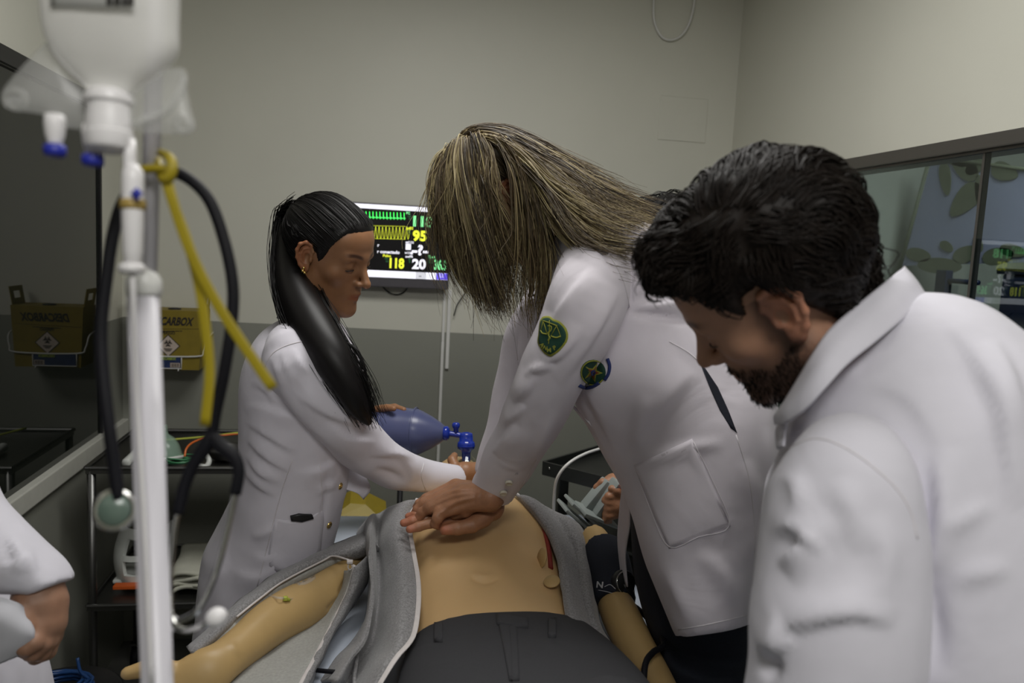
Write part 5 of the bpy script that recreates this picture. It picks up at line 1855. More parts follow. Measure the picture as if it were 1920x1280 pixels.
# ---- charcoal trousers
tw = [(.30, .10, .90, .775), (.6, .16, .91, .772), (.95, .205, .938, .770), (1.12, .203, .940, .769), (1.24, .190, .930, .768), (1.325, .174, .917, .768), (1.335, .172, .915, .769)]
T6 = catmull(np.array(tw), 6)
legs = []
for s in (-1, 1):
    legs.append(tube([(XM + s * .095, 1.05, .855), (XM + s * .115, .75, .86), (XM + s * .13, .4, .84), (XM + s * .14, .1, .82)], [.095, .085, .068, .055], 20, 5))
Cs = np.stack([np.full(len(T6), XM), T6[:, 0], (T6[:, 2] + T6[:, 3]) / 2], 1)
k = Cs[:, 1] > .93
hip = ringmesh(Cs[k], EX[None] * T6[k, 1:2], EZ[None] * ((T6[k, 2:3] - T6[k, 3:4]) / 2), 48, 2.5)
v, f = fuse([hip] + legs, .006, 4)
v, f = folds(v, f, [([(770, 1215), (850, 1192), (940, 1184), (1030, 1196), (1095, 1228)], -.003, 4, 0, 'full'), ([(940, 1165), (948, 1220), (955, 1290)], .003, 10), ([(770, 1250), (840, 1235), (910, 1240)], .003, 14), ([(980, 1240), (1040, 1250), (1100, 1280)], .003, 14)])
tro = thing('trousers', (XM, 1.0, .77), 'charcoal twill trousers on the manikin', 'trousers')
to = obj('trouser_cloth', (v, f), M['trouser'], tro)
tb = bvh((v, f))
for x, y in ((823, 1190), (1035, 1182)):
    obj('belt_loop', patch(tb, [(x - 7, y - 18), (x + 7, y - 18), (x + 7 , y + 14), (x - 7, y + 14)], .006, 3), M['trouser'], tro)
obj('fly_placket', patch(tb, [(932, 1160), (950, 1161), (968, 1164), (972, 1225), (974, 1276), (955, 1277), (946, 1225)], .0035, 4), M['trouser'], tro)
obj('waist_flap', patch(tb, [(930, 1154), (960, 1157), (990, 1162), (990, 1178), (960, 1176), (932, 1172)], .005, 4), M['trouser'], tro)
obj('trouser_seam', join(seam(tb, [(955, 1178), (958, 1220), (960, 1278)], .0011, 6, .003)), M['trouser'], tro)

# ---- open grey fleece jacket
jk = thing('fleece_jacket', (XM, 1.6, .77), 'heather grey zip jacket spread open around the manikin', 'jacket')
def zgrid(rows, mr=5, mc=5):
    return bigrid(np.array([[Pz(*q) for q in r] for r in rows]), mr, mc)


LB = zgrid([
    [(783, 936, 0.985), (760, 938, 0.985), (735, 948, 0.953), (712, 960, 0.902), (696, 966, 0.930), (676, 985, 0.865), (668, 1000, 0.830)],
    [(771, 960, 0.965), (745, 968, 0.970), (722, 978, 0.938), (708, 984, 0.907), (694, 988, 0.955), (680, 1000, 0.880), (670, 1015, 0.830)],
    [(768, 990, 0.955), (742, 1000, 0.962), (718, 1008, 0.923), (706, 1012, 0.902), (694, 1016, 0.965), (684, 1025, 0.890), (676, 1040, 0.820)],
    [(776, 1040, 0.940), (748, 1046, 0.945), (722, 1052, 0.903), (708, 1054, 0.872), (696, 1056, 0.940), (690, 1062, 0.870), (688, 1075, 0.800)],
    [(784, 1090, 0.930), (752, 1096, 0.935), (724, 1100, 0.893), (710, 1102, 0.857), (698, 1104, 0.920), (692, 1108, 0.850), (690, 1115, 0.790)],
    [(784, 1140, 0.920), (750, 1146, 0.925), (722, 1148, 0.883), (706, 1150, 0.842), (694, 1150, 0.900), (687, 1152, 0.830), (684, 1160, 0.785)],
    [(774, 1196, 0.905), (740, 1206, 0.908), (714, 1206, 0.863), (696, 1202, 0.822), (682, 1198, 0.875), (670, 1198, 0.810), (662, 1200, 0.780)],
    [(742, 1236, 0.900), (715, 1244, 0.895), (695, 1242, 0.848), (672, 1238, 0.807), (656, 1234, 0.860), (640, 1230, 0.800), (630, 1232, 0.778)],
    [(708, 1290, 0.875), (690, 1296, 0.870), (668, 1292, 0.833), (648, 1286, 0.792), (630, 1280, 0.845), (612, 1276, 0.790), (600, 1275, 0.775)]], 5, 5)
vj, fj = thicken(grid(LB), .006)
vj, fj = wrinkle(vj, fj, .003, 26, (1, .5, 1), 2)
obj('front_panel', (vj, fj), M['jacket'], jk)
zt_ = [LB[i, 0] + EZ * .002 for i in range(0, LB.shape[0], 2)]
obj('zipper', ribbon(zt_, .009, .003, 2, EZ), M['zip'], jk)
RB = zgrid([
    [(966, 924, .985), (980, 930, .99), (1000, 940, .985), (1020, 952, .97), (1034, 962, .94), (1042, 972, .92)],
    [(992, 950, .975), (1006, 956, .98), (1022, 964, .97), (1042, 974, .95), (1066, 976, .95), (1085, 984, .90)],
    [(1021, 988, .955), (1032, 992, .96), (1046, 1000, .945), (1060, 1004, .935), (1085, 1006, .935), (1100, 1010, .88)],
    [(1043, 1034, .935), (1052, 1036, .94), (1064, 1040, .925), (1078, 1044, .91), (1096, 1046, .91), (1110, 1050, .85)],
    [(1054, 1090, .915), (1062, 1090, .92), (1072, 1092, .905), (1086, 1096, .89), (1102, 1098, .89), (1117, 1104, .83)],
    [(1063, 1152, .90), (1074, 1152, .905), (1088, 1152, .89), (1100, 1158, .87), (1112, 1160, .87), (1124, 1172, .81)],
    [(1070, 1192, .885), (1088, 1196, .89), (1108, 1198, .875), (1124, 1204, .85), (1138, 1212, .845), (1156, 1226, .80)],
    [(1100, 1226, .865), (1118, 1230, .868), (1136, 1232, .86), (1152, 1240, .83), (1166, 1250, .825), (1182, 1262, .785)],
    [(1140, 1290, .84), (1154, 1290, .84), (1168, 1292, .83), (1182, 1296, .805), (1196, 1302, .80), (1212, 1310, .775)]], 5, 5)
vj, fj = thicken(grid(RB), .006)
vj, fj = wrinkle(vj, fj, .003, 26, (1, .5, 1), 5)
obj('front_panel', (vj, fj), M['jacket'], jk)
obj('zipper', ribbon([RB[i, 0] + EZ * .002 for i in range(0, RB.shape[0], 2)], .008, .003, 2, EZ), M['zip'], jk)
SL = zgrid([
    [(690, 1000, 0.870), (696, 1008, 0.912), (704, 1017, 0.912), (714, 1028, 0.890)],
    [(640, 1018, 0.855), (646, 1026, 0.897), (654, 1035, 0.897), (664, 1046, 0.875)],
    [(594, 1038, 0.845), (598, 1043, 0.887), (603, 1049, 0.887), (609, 1056, 0.865)],
    [(521, 1076, 0.835), (525, 1081, 0.877), (530, 1087, 0.877), (536, 1094, 0.855)],
    [(477, 1108, 0.830), (481, 1113, 0.872), (486, 1119, 0.872), (492, 1126, 0.850)],
    [(433, 1143, 0.825), (437, 1148, 0.867), (442, 1154, 0.867), (448, 1161, 0.845)],
    [(405, 1170, 0.820), (409, 1175, 0.862), (414, 1181, 0.862), (420, 1188, 0.840)],
    [(352, 1216, 0.805), (356, 1221, 0.847), (361, 1227, 0.847), (367, 1234, 0.825)]], 6, 5)
vj, fj = thicken(grid(SL), .005)
vj, fj = wrinkle(vj, fj, .003, 24, (1, 1, 1), 8)
slo = obj('sleeve', (vj, fj), M['jacket'], jk)
obj('sleeve_lining', thicken(grid(zgrid([
    [(650, 1030, 0.889), (658, 1038, 0.885), (670, 1050, 0.855)],
    [(604, 1050, 0.879), (612, 1058, 0.875), (624, 1070, 0.845)],
    [(531, 1088, 0.869), (539, 1096, 0.865), (551, 1108, 0.835)],
    [(487, 1120, 0.864), (495, 1128, 0.860), (507, 1140, 0.830)],
    [(443, 1155, 0.859), (451, 1163, 0.855), (463, 1175, 0.825)],
    [(415, 1182, 0.854), (423, 1190, 0.850), (435, 1202, 0.820)],
    [(362, 1228, 0.839), (370, 1236, 0.835), (382, 1248, 0.805)]], 5, 3)), .003), M['lining'], slo)
obj('zipper', ribbon([Pz(656, 1050, .905), Pz(625, 1042, .895)] + [Pz(a + 11, b + 13, c + .014) for a, b, c in ((594, 1038, .875), (521, 1076, .865), (477, 1108, .86), (433, 1143, .855))], .004, .003, 5, EZ), M['zip'], slo)
SLn = zgrid([
    [(648, 1070, .86), (654, 1068, .885), (664, 1062, .90), (676, 1052, .905), (690, 1040, .90)],
    [(636, 1112, .82), (644, 1112, .84), (654, 1106, .855), (670, 1092, .87), (690, 1078, .86)],
    [(600, 1150, .80), (616, 1156, .805), (634, 1150, .82), (650, 1136, .83), (668, 1122, .80)],
    [(556, 1180, .795), (584, 1196, .80), (610, 1198, .812), (618, 1190, .81), (626, 1180, .775)],
    [(500, 1214, .795), (540, 1240, .80), (585, 1246, .81), (594, 1240, .805), (602, 1232, .772)],
    [(452, 1250, .795), (500, 1282, .80), (560, 1292, .808), (570, 1286, .80), (580, 1280, .772)],
    [(420, 1310, .795), (470, 1335, .80), (535, 1345, .805), (545, 1340, .80), (555, 1335, .772)]], 5, 5)
vj, fj = thicken(grid(SLn), .005)
v2, f2 = wrinkle(vj, fj, .004, 22, (1, 1, 1), 11)
nc = SLn.shape[1]
cut = nc * 2 // 4 + 1
vl, fl_ = grid(SLn[:, :cut])
vl, fl_ = wrinkle(*thicken((vl, fl_), .005), .004, 22, (1, 1, 1), 11)
obj('sleeve_lining', (vl, fl_), M['lining'], slo)
vl, fl_ = thicken(grid(SLn[:, cut - 1:]), .005)
obj('sleeve', wrinkle(vl, fl_, .003, 22, (1, 1, 1), 12), M['jacket'], jk)
obj('zipper', ribbon([SLn[i, cut - 1] + EZ * .004 for i in range(0, SLn.shape[0], 2)], .007, .003, 2, EZ), M['zip'], slo)
zs = Pz(656, 1053, .912)
obj('zip_slider', join(box(zs - (.006, .005, .003), zs + (.006, .006, .003), .0015), tube([zs, zs + CR * -.004 - CU * .010, zs - CU * .016, zs + CR * .005 - CU * .010, zs], .0014, 6, 4)), M['zip'], slo)
obj('drawstring', tube([Pz(672, 1215, .84), Pz(668, 1245, .835), Pz(664, 1275, .82), Pz(668, 1300, .81)], .003, 8, 5), M['jacket'], jk)
obj('sheet_cord', tube([Pz(540, 1262, .79), Pz(580, 1256, .79), Pz(612, 1258, .80), Pz(660, 1262, .80)], .004, 8, 5), M['rubber'], label='dark cord lying across the bed sheet', cat='cord')

# ================================================================== blue bag-valve resuscitator
M['blue_sil'] = mat('translucent_blue_silicone', (0.095, 0.11, 0.235), 0.3, 0.06, 8, spec=0.6, alpha=0.86, sss=0.0)
M['blue_clear'] = mat('clear_blue_plastic', (0.015, 0.045, 0.42), 0.15, 0.05, 20, spec=0.7, alpha=0.9)
rb = thing('resuscitation_bag', P(770, 860, 2.13), 'translucent blue bag-valve resuscitator with clear face mask', 'resuscitator')
a0, a1 = P(664, 806, 2.15), P(850, 812, 2.12)
axb = nrm(a1 - a0)
L_b = np.linalg.norm(a1 - a0)
pf = [(0, .012), (.0, .03), (.02, .052), (.05, .064), (.085, .0665), (.125, .0655), (.155, .062), (.165, .0625), (.18, .056), (.205, .043), (.228, .028), (.240, .018), (.244, .0125), (.25, .012)]
obj('bag', lathe([(r, h * L_b / .262) for h, r in pf], a0, axb, 40), M['blue_sil'], rb)
obj('bag_rib', join(*[lathe([(.0655, h - .002), (.0672, h), (.0655, h + .002)], a0, axb, 40, cap=False) for h in (.082, .168)]), M['blue_sil'], rb)
obj('neck_ring', lathe([(.012, -.006), (.0185, -.005), (.0195, .004), (.015, .008), (.011, .010)], P(836, 812, 2.12), axb, 26), M['blue_clear'], rb)
obj('inlet_tube', tube([P(838, 812, 2.12), P(858, 815, 2.12), P(874, 818, 2.12)], .0075, 14, 3), M['blue_clear'], rb)
pv_ = P(855, 812, 2.12)
obj('pressure_port', lathe([(.007, 0), (.0065, .012), (.0085, .014), (.0105, .019), (.0105, .024), (.008, .028), (.004, .029), (.001, .029)], pv_, CU, 18), M['blue_clear'], rb)
vv_ = P(874, 856, 2.12)
vo = obj('patient_valve', lathe([(.011, -.012), (.0115, 0), (.012, .012), (.016, .018), (.0225, .022), (.0235, .034), (.0215, .04), (.0185, .042), (.018, .056), (.0165, .062), (.012, .064), (.011, .06), (.001, .058)], vv_, CU, 28), M['blue_clear'], rb)
obj('valve_ring', lathe([(.0225, .026), (.0245, .029), (.0225, .032)], vv_, CU, 28, cap=False), M['blue_clear'], vo)
mm_ = obj('face_mask', lathe([(.010, .012), (.0125, .010), (.014, .004), (.022, -.004), (.032, -.016), (.040, -.034), (.044, -.052), (.041, -.052), (.037, -.034), (.030, -.018), (.020, -.007)], vv_, CU, 30, cap=False), M['clear'], rb)
obj('mask_cushion', lathe([(.040, -.050), (.048, -.052), (.052, -.060), (.048, -.068), (.040, -.068), (.038, -.058)], vv_, CU, 30, cap=False), M['bagw'], mm_)

# yellow waste bin and a dark stand post behind the bed head
M['yellow_pl'] = mat('yellow_plastic', (0.38, 0.28, 0.015), 0.45, 0.05, 20)
yb = P(668, 950, 2.62)
wb_ = thing('waste_bin', (yb[0], yb[1], 0), 'yellow waste bin behind the head of the bed', 'bin')
yz = yb[2]
def taper(x0, x1, y0, y1, z0, z1, s):
    cx, cy = (x0 + x1) / 2, (y0 + y1) / 2
    v, f = box((x0, y0, z0), (x1, y1, z1), .01)
    k = s + (1 - s) * (v[:, 2:3] - z0) / (z1 - z0)
    v[:, 0:1] = cx + (v[:, 0:1] - cx) * k
    v[:, 1:2] = cy + (v[:, 1:2] - cy) * k
    return v, f


obj('bin_body', taper(yb[0] - .09, yb[0] + .09, yb[1] - .03, yb[1] + .17, .0, yz - .04, .8), M['yellow_pl'], wb_)
lidv = np.array([(yb[0] - .1, yb[1] - .04, yz - .04), (yb[0] + .1, yb[1] - .04, yz - .045), (yb[0] + .1, yb[1] + .18, yz - .04), (yb[0] - .1, yb[1] + .18, yz - .04), (yb[0] - .02, yb[1] + .0, yz + .012), (yb[0] + .03, yb[1] + .0, yz + .008), (yb[0] + .03, yb[1] + .14, yz + .008), (yb[0] - .02, yb[1] + .14, yz + .012)])
obj('bin_lid', (lidv, [(0, 3, 2, 1), (4, 5, 6, 7), (0, 1, 5, 4), (1, 2, 6, 5), (2, 3, 7, 6), (3, 0, 4, 7)]), M['yellow_pl'], wb_, smooth=False)
ps = P(750, 925, 2.5)
sp_ = thing('equipment_stand', (ps[0], ps[1], 0), 'slim black equipment stand behind the head of the bed', 'stand')
obj('post', tube([(ps[0], ps[1], .04), (ps[0], ps[1], .99)], .009, 12, 1), M['black_pl'], sp_)
obj('clamp_head', lathe([(.009, 0), (.014, .004), (.014, .03), (.006, .04), (.001, .041)], (ps[0], ps[1], .975), EZ, 14), M['black_pl'], sp_)
for k in range(3):
    a = k * 2.1
    obj('foot', tube([(ps[0], ps[1], .06), (ps[0] + .09 * math.cos(a), ps[1] + .09 * math.sin(a), .014)], [.01, .008], 10, 2), M['black_pl'], sp_)

# ================================================================== blonde woman giving chest compressions
pb_ = person(P(1330, 1000, 1.5), 'blonde woman in white coat leaning over the manikin with straight arms')
hB = P(946, 382, 1.50)
nbB = [hB + cd(.5, -.5, .05) * .04, P(1020, 460, 1.50), P(1060, 510, 1.50)]
W_, F_, L_, B_, C_ = make_head(hB, cd(-.86, -.47, -.15), cd(-.45, .88, -.1), nbB, .965, nr=(.044, .05, .056))
tB = head_tint(L_, (1.0, .6, .55), .7)
def HZ(*q):
    return Pz(*q)


top = blob([([P(950, 900, 1.655), HZ(918, 932, 1.055)], [.029, .026]),
            ([HZ(918, 932, 1.055), HZ(872, 938, 1.045), HZ(826, 960, 1.022)], [.026, .024, .0135], .014),
            ([HZ(915, 928, 1.055), HZ(868, 930, 1.05), HZ(808, 950, 1.028)], [.024, .024, .0135], .014),
            ([HZ(912, 925, 1.055), HZ(862, 922, 1.048), HZ(796, 944, 1.022)], [.022, .022, .013], .014),
            ([HZ(910, 922, 1.05), HZ(855, 915, 1.035), HZ(800, 935, 1.012)], [.02, .02, .012], .014),
            ([HZ(827, 960, 1.022), HZ(820, 972, 1.012), HZ(816, 981, 1.000), HZ(822, 986, .992)], [.0115, .0108, .0098, .008]),
            ([HZ(808, 950, 1.028), HZ(792, 960, 1.014), HZ(786, 970, 1.002), HZ(790, 976, .99)], [.0115, .0105, .0095, .008]),
            ([HZ(796, 944, 1.022), HZ(783, 955, 1.010), HZ(778, 963, 1.0), HZ(782, 970, .985)], [.011, .010, .009, .0075]),
            ([HZ(800, 935, 1.012), HZ(786, 943, 1.002), HZ(781, 950, .99), HZ(784, 958, .98)], [.010, .009, .008, .007]),
            ([HZ(900, 935, 1.04), HZ(872, 958, 1.022), HZ(852, 965, 1.012)], [.017, .013, .010], .01)], h=.0018, k=.007)
low = blob([([P(930, 905, 1.70), HZ(920, 950, 1.022)], [.027, .025]),
            ([HZ(920, 952, 1.02), HZ(880, 966, 1.004), HZ(838, 974, .998)], [.025, .022, .014], .014),
            ([HZ(918, 945, 1.018), HZ(870, 955, 1.008), HZ(828, 963, 1.0)], [.022, .022, .014], .014),
            ([HZ(838, 974, .998), HZ(808, 980, .997), HZ(785, 987, .992), HZ(768, 992, .988)], [.012, .0105, .0095, .0078]),
            ([HZ(830, 966, 1.0), HZ(798, 970, 1.0), HZ(774, 976, .996), HZ(757, 980, .992)], [.012, .0108, .0098, .008]),
            ([HZ(826, 958, 1.0), HZ(800, 960, 1.002), HZ(780, 965, 1.0), HZ(766, 968, .995)], [.0115, .0105, .0095, .0078]),
            ([HZ(905, 972, 1.005), HZ(885, 984, .997), HZ(858, 990, .993), HZ(834, 993, .990)], [.019, .0155, .0135, .0105], .012)], h=.0018, k=.007)
# tendons, knuckles and nails on the upper hand
vh, fh = join(top)
fh = np.array(fh)
vt, ft = folds(vh, fh, [([(905, 930), (860, 940), (824, 960)], .0034, 4), ([(905, 924), (855, 930), (806, 950)], .0034, 4), ([(900, 918), (850, 921), (795, 943)], .003, 4), ([(893, 938), (850, 952), (835, 964)], -.003, 5), ([(838, 955), (824, 962), (812, 970)], .003, 5), ([(880, 925), (850, 934), (820, 950)], -.0022, 4), ([(895, 922), (890, 932), (886, 945)], -.0016, 3), ([(905, 922), (901, 932), (898, 946)], -.0016, 3)])
coreB = join(tube([P(1050, 500, 1.5), P(1130, 600, 1.5), P(1240, 740, 1.48), P(1310, 880, 1.46)], [.06, .1, .09, .09], 16, 4),
             tube([P(1090, 520, 1.40), P(1050, 660, 1.385), P(990, 800, 1.51), P(950, 900, 1.65)], [.045, .042, .036, .027], 14, 5),
             tube([P(1030, 560, 1.68), P(990, 690, 1.71), P(955, 800, 1.715), P(930, 905, 1.70)], [.04, .034, .03, .025], 14, 5))
v, f = join((W_, F_), (vt, ft), low, coreB)
tt = np.ones((len(v), 3))
tt[:len(tB)] = tB
nh0 = len(tB)
hx, hy, hd = proj(v[nh0:])
tip = np.zeros(len(hx))
for x, y in ((766, 968), (757, 980), (768, 992), (835, 993)):
    tip = np.maximum(tip, np.exp(-((hx - x) ** 2 + (hy - y) ** 2) / 14 ** 2))
tt[nh0:] = tt[nh0:] * (1 + tip[:, None] * np.array([.25, -.05, .0]))
obj('body', (v, f), M['skin_b'], pb_, tint=tt, label='warm skin of hands and face')
M['nail'] = mat('pale_pink_nail', (0.55, 0.30, 0.22), 0.25, 0.03, 30)
er = C_ + (np.array((-.083, .0, -.03)) * .965) @ B_.T
obj('earring', lathe([(.001, -.003), (.003, -.0015), (.0034, .0005), (.001, .003)], er, EZ, 12), M['gold'], pb_)
# ---- coat
torso = sil([(1012, 560, 1072, 440, 1.535, .07), (1030, 640, 1160, 428, 1.535, .14), (1060, 715, 1260, 450, 1.53, .16), (1090, 790, 1350, 515, 1.52, .16), (1130, 850, 1420, 612, 1.50, .16), (1163, 905, 1455, 722, 1.48, .162), (1184, 960, 1462, 832, 1.46, .168), (1200, 1020, 1456, 932, 1.45, .175), (1222, 1080, 1442, 1042, 1.44, .18), (1246, 1140, 1426, 1112, 1.435, .185), (1266, 1192, 1408, 1166, 1.435, .19)], 5, 48, 2.25, True, nrm(ray(1330, 1150)))
sln = sil([(1082, 462, 1150, 476, 1.43, .05), (1050, 488, 1178, 522, 1.38, .074), (1032, 535, 1176, 578, 1.35, .078), (1010, 595, 1140, 650, 1.35, .072), (984, 660, 1104, 710, 1.385, .066), (955, 735, 1072, 760, 1.44, .061), (928, 805, 1036, 826, 1.52, .055), (903, 858, 1003, 880, 1.585, .049), (885, 896, 964, 938, 1.645, .043)], 5, 32, 2.0)
slr = sil([(990, 540, 1070, 600, 1.67, .06), (950, 610, 1055, 650, 1.69, .066), (926, 720, 1018, 740, 1.71, .060), (906, 815, 990, 835, 1.715, .053), (888, 885, 962, 912, 1.71, .046)], 5, 28, 2.0)
tv = wrinkle(*fuse([torso], .0065, 4), .006, 8, (1, 1, 1.3), 1.7)
sv = wrinkle(*fuse([sln], .005, 3), .006, 9, (1, 1, 1.3), 2.7)
rv = wrinkle(*fuse([slr], .006, 3), .006, 9, (1, 1, 1.3), 3.7)
FB = [(q[0], q[1] * 1.5) + tuple(q[2:]) for q in [
    ([(1058, 452), (1085, 445), (1130, 470), (1160, 520)], -.005, 6), ([(1075, 480), (1045, 530), (1022, 580)], .006, 11, 1), ([(1110, 500), (1070, 560), (1035, 605)], .006, 12, 1), ([(1160, 540), (1120, 610), (1075, 680), (1045, 720)], .007, 14, -1), ([(1010, 665), (1035, 672), (1060, 655), (1090, 610)], .006, 10, 1),
    ([(985, 700), (1010, 690), (1040, 680)], .006, 9), ([(960, 750), (985, 735), (1005, 700)], .008, 11, 1), ([(940, 800), (965, 780), (985, 760)], .006, 10, 1), ([(1000, 870), (1020, 820), (1040, 770)], .005, 10), ([(925, 850), (950, 820), (965, 795)], .005, 9, -1),
    ([(1175, 585), (1240, 592), (1300, 605)], -.008, 7), ([(1180, 560), (1230, 520), (1260, 480)], .007, 13, 1), ([(1190, 580), (1260, 572), (1330, 585)], .007, 9), ([(1080, 725), (1110, 790), (1150, 860)], -.006, 9),
    ([(1360, 830), (1300, 840), (1200, 865)], .004, 12), ([(1200, 800), (1260, 740), (1300, 690)], .007, 20, 1), ([(1205, 860), (1200, 800), (1220, 740)], .006, 16), ([(1300, 1040), (1340, 1060), (1380, 1130)], .005, 18), ([(1240, 1050), (1270, 1110), (1300, 1180)], .005, 15), ([(1400, 860), (1420, 950), (1410, 1060)], .006, 16), ([(1440, 800), (1447, 900), (1435, 1000)], .005, 12)]]
tv = folds(*tv, FB[10:])
sv = folds(*sv, FB[:10])
ct = obj('lab_coat', tv, M['coat_b'], pb_, label='white coat with green sleeve patch and patch pocket')
obj('sleeve', sv, M['coat_b'], ct)
obj('sleeve', rv, M['coat_b'], ct)
cb2 = bvh(join(tv, sv))
obj('pocket', patch(cb2, [(1190, 872), (1225, 857), (1262, 840), (1298, 823), (1318, 868), (1345, 930), (1369, 986), (1330, 1000), (1290, 1016), (1256, 1028), (1230, 970), (1208, 915)], .0022, 9), M['coat_b'], ct)
pk = obj('pocket_stitching', seam(cb2, [(1192, 876), (1225, 965), (1257, 1025), (1310, 1006), (1366, 985), (1335, 900), (1300, 828)], .0007, 4, .0022), M['stitch'], ct)
obj('coat_seam', join(seam(cb2, [(1255, 640), (1290, 660), (1315, 682)], .0011), seam(cb2, [(1380, 815), (1405, 900), (1415, 1000), (1410, 1100)], .0011), seam(cb2, [(1272, 1180), (1330, 1170), (1405, 1152)], .0011, 6), seam(cb2, [(1005, 862), (985, 900), (968, 930)], .0010), seam(cb2, [(1062, 452), (1090, 447), (1135, 470), (1168, 525), (1180, 575)], .0013)), M['stitch'], ct)
obj('side_slit', patch(cb2, [(1312, 679), (1322, 690), (1346, 726), (1366, 770), (1382, 812), (1370, 803), (1350, 770), (1330, 725)], .0008, 5), M['navy'], ct, label='open side slit showing dark jeans')
for x, y in ((954, 903), (944, 922)):
    p, n = hit(cb2, x, y)
    bt_ = obj('button', lathe([(.001, .0036), (.005, .0036), (.0062, .0046), (.0075, .003), (.0075, -.001)], p + n * .0015, n, 20), M['button'], ct)
# green shield patch
M['patch_green'] = mat('dark_green_embroidery', (0.008, 0.05, 0.030), 0.8, 0.15, 500, bump=0.3, bscale=900, bdist=0.0006)
M['patch_yellow'] = mat('yellow_green_embroidery', (0.28, 0.29, 0.03), 0.75, 0.15, 500, bump=0.3, bscale=900, bdist=0.0006)
sh = np.array([(1019, 594), (1025, 592.5), (1031.5, 593), (1038, 598), (1049, 602), (1058, 610), (1063, 618), (1065.5, 628), (1063, 641), (1050, 657), (1041, 664), (1033, 668), (1027, 666), (1020.6, 661.5), (1011, 647.5), (1009, 638), (1010.5, 628), (1012, 611.5), (1014, 601)])
pt1 = obj('shield_patch', patch(cb2, sh, .0016, 5, m=2), M['patch_yellow'], ct, label='green shield patch reading ANMP')
c0 = sh.mean(0)
obj('shield_field', patch(cb2, c0 + (sh - c0) * .9, .0024, 5, m=2), M['patch_green'], ct)
em = [seam(cb2, q, r, m_, .0031) for q, r, m_ in (
    ([(1033, 600), (1032.5, 620), (1031, 645)], .0007, 4), ([(1020.5, 601.5), (1032, 605), (1047, 610)], .0009, 4),
    ([(1021.5, 602), (1017, 620)], .0006, 2), ([(1021.5, 602), (1028, 624)], .0006, 2), ([(1016.5, 620), (1020, 625), (1028, 626)], .0011, 4),
    ([(1046, 610), (1036, 629)], .0006, 2), ([(1046, 610), (1053, 630)], .0006, 2), ([(1035.5, 630), (1045, 633), (1053.5, 630.5)], .0012, 4),
    ([(1030, 611), (1036, 612), (1035, 620), (1030, 624), (1032, 630), (1034, 634), (1030, 638)], .0010, 5))]
obj('scales_emblem', join(*em), M['patch_yellow'], ct)
obj('patch_lettering', join(surf_text(cb2, 'A', 1013.5, 646, 7.5, .85, .02, .0032), surf_text(cb2, 'N', 1020, 654, 7.5, .4, .02, .0032), surf_text(cb2, 'M', 1028.5, 660, 7.5, -.05, .02, .0032), surf_text(cb2, 'P', 1041.5, 656, 7.5, -.45, .02, .0032)), M['patch_yellow'], ct, smooth=False)
# round national style emblem half hidden by the sleeve
M['emb_blue'] = mat('blue_embroidery', (0.015, 0.03, 0.14), 0.8, 0.2, 500)
M['emb_red'] = mat('orange_red_embroidery', (0.25, 0.07, 0.02), 0.8, 0.2, 500)
ec = np.array([1112, 698])
def circ(c, r, n=20, sx=1.0, a0=0.0):
    return [(c[0] + r * sx * math.cos(t + a0), c[1] + r * math.sin(t + a0)) for t in np.linspace(0, 2 * math.pi, n, endpoint=False)]


e0 = obj('chest_emblem', patch(cb2, circ(ec, 24), .0012, 4), M['patch_green'], ct, label='round embroidered emblem with star and blue ribbon')
stp = [(ec[0] + (19 if k % 2 == 0 else 8) * math.cos(-1.2 + k * math.pi / 5), ec[1] + (19 if k % 2 == 0 else 8) * math.sin(-1.2 + k * math.pi / 5)) for k in range(10)]
s1 = obj('emblem_star', patch(cb2, stp, .0018, 3), M['patch_yellow'], ct)
obj('star_field', patch(cb2, [(ec[0] + (a - ec[0]) * .72, ec[1] + (b - ec[1]) * .72) for a, b in stp], .0023, 3), M['emb_red'], ct)
obj('star_disc', patch(cb2, circ(ec, 6), .0028, 2), M['emb_blue'], ct)
obj('emblem_ribbon', join(seam(cb2, [(1139, 672), (1143, 685), (1141, 700), (1134, 712)], .0034, 5, .0005), seam(cb2, [(1124, 717), (1112, 724), (1098, 727), (1086, 722)], .0034, 5, .0005)), M['emb_blue'], ct)
obj('emblem_wreath', join(seam(cb2, circ(ec, 23)[2:18], .0012, 2, .0016)), M['patch_yellow'], ct)
# collar, far front panel and turned lapel
col = bigrid(np.array([[P(1118, 428, 1.56), P(1128, 440, 1.56), P(1135, 456, 1.55)], [P(1090, 424, 1.47), P(1100, 440, 1.45), P(1106, 462, 1.43)], [P(1056, 428, 1.43), P(1060, 446, 1.40), P(1066, 470, 1.375)], [P(1035, 470, 1.44), P(1036, 496, 1.43), P(1044, 520, 1.41)], [P(1012, 540, 1.47), P(1006, 560, 1.46), P(1016, 580, 1.45)], [P(1000, 600, 1.50), P(994, 612, 1.49), P(1002, 622, 1.48)]]), 5, 4)
obj('collar', thicken(grid(col), .003), M['coat_b'], ct)
lap = bigrid(np.array([[P(1000, 560, 1.56), P(985, 565, 1.60), P(972, 575, 1.64)], [P(1002, 620, 1.55), P(986, 620, 1.60), P(968, 625, 1.65)], [P(1010, 680, 1.54), P(992, 685, 1.58), P(972, 690, 1.64)], [P(1040, 750, 1.53), P(1020, 755, 1.56), P(1000, 760, 1.60)]]), 5, 4)
obj('lapel', thicken(grid(lap), .003), M['coat_b'], ct)
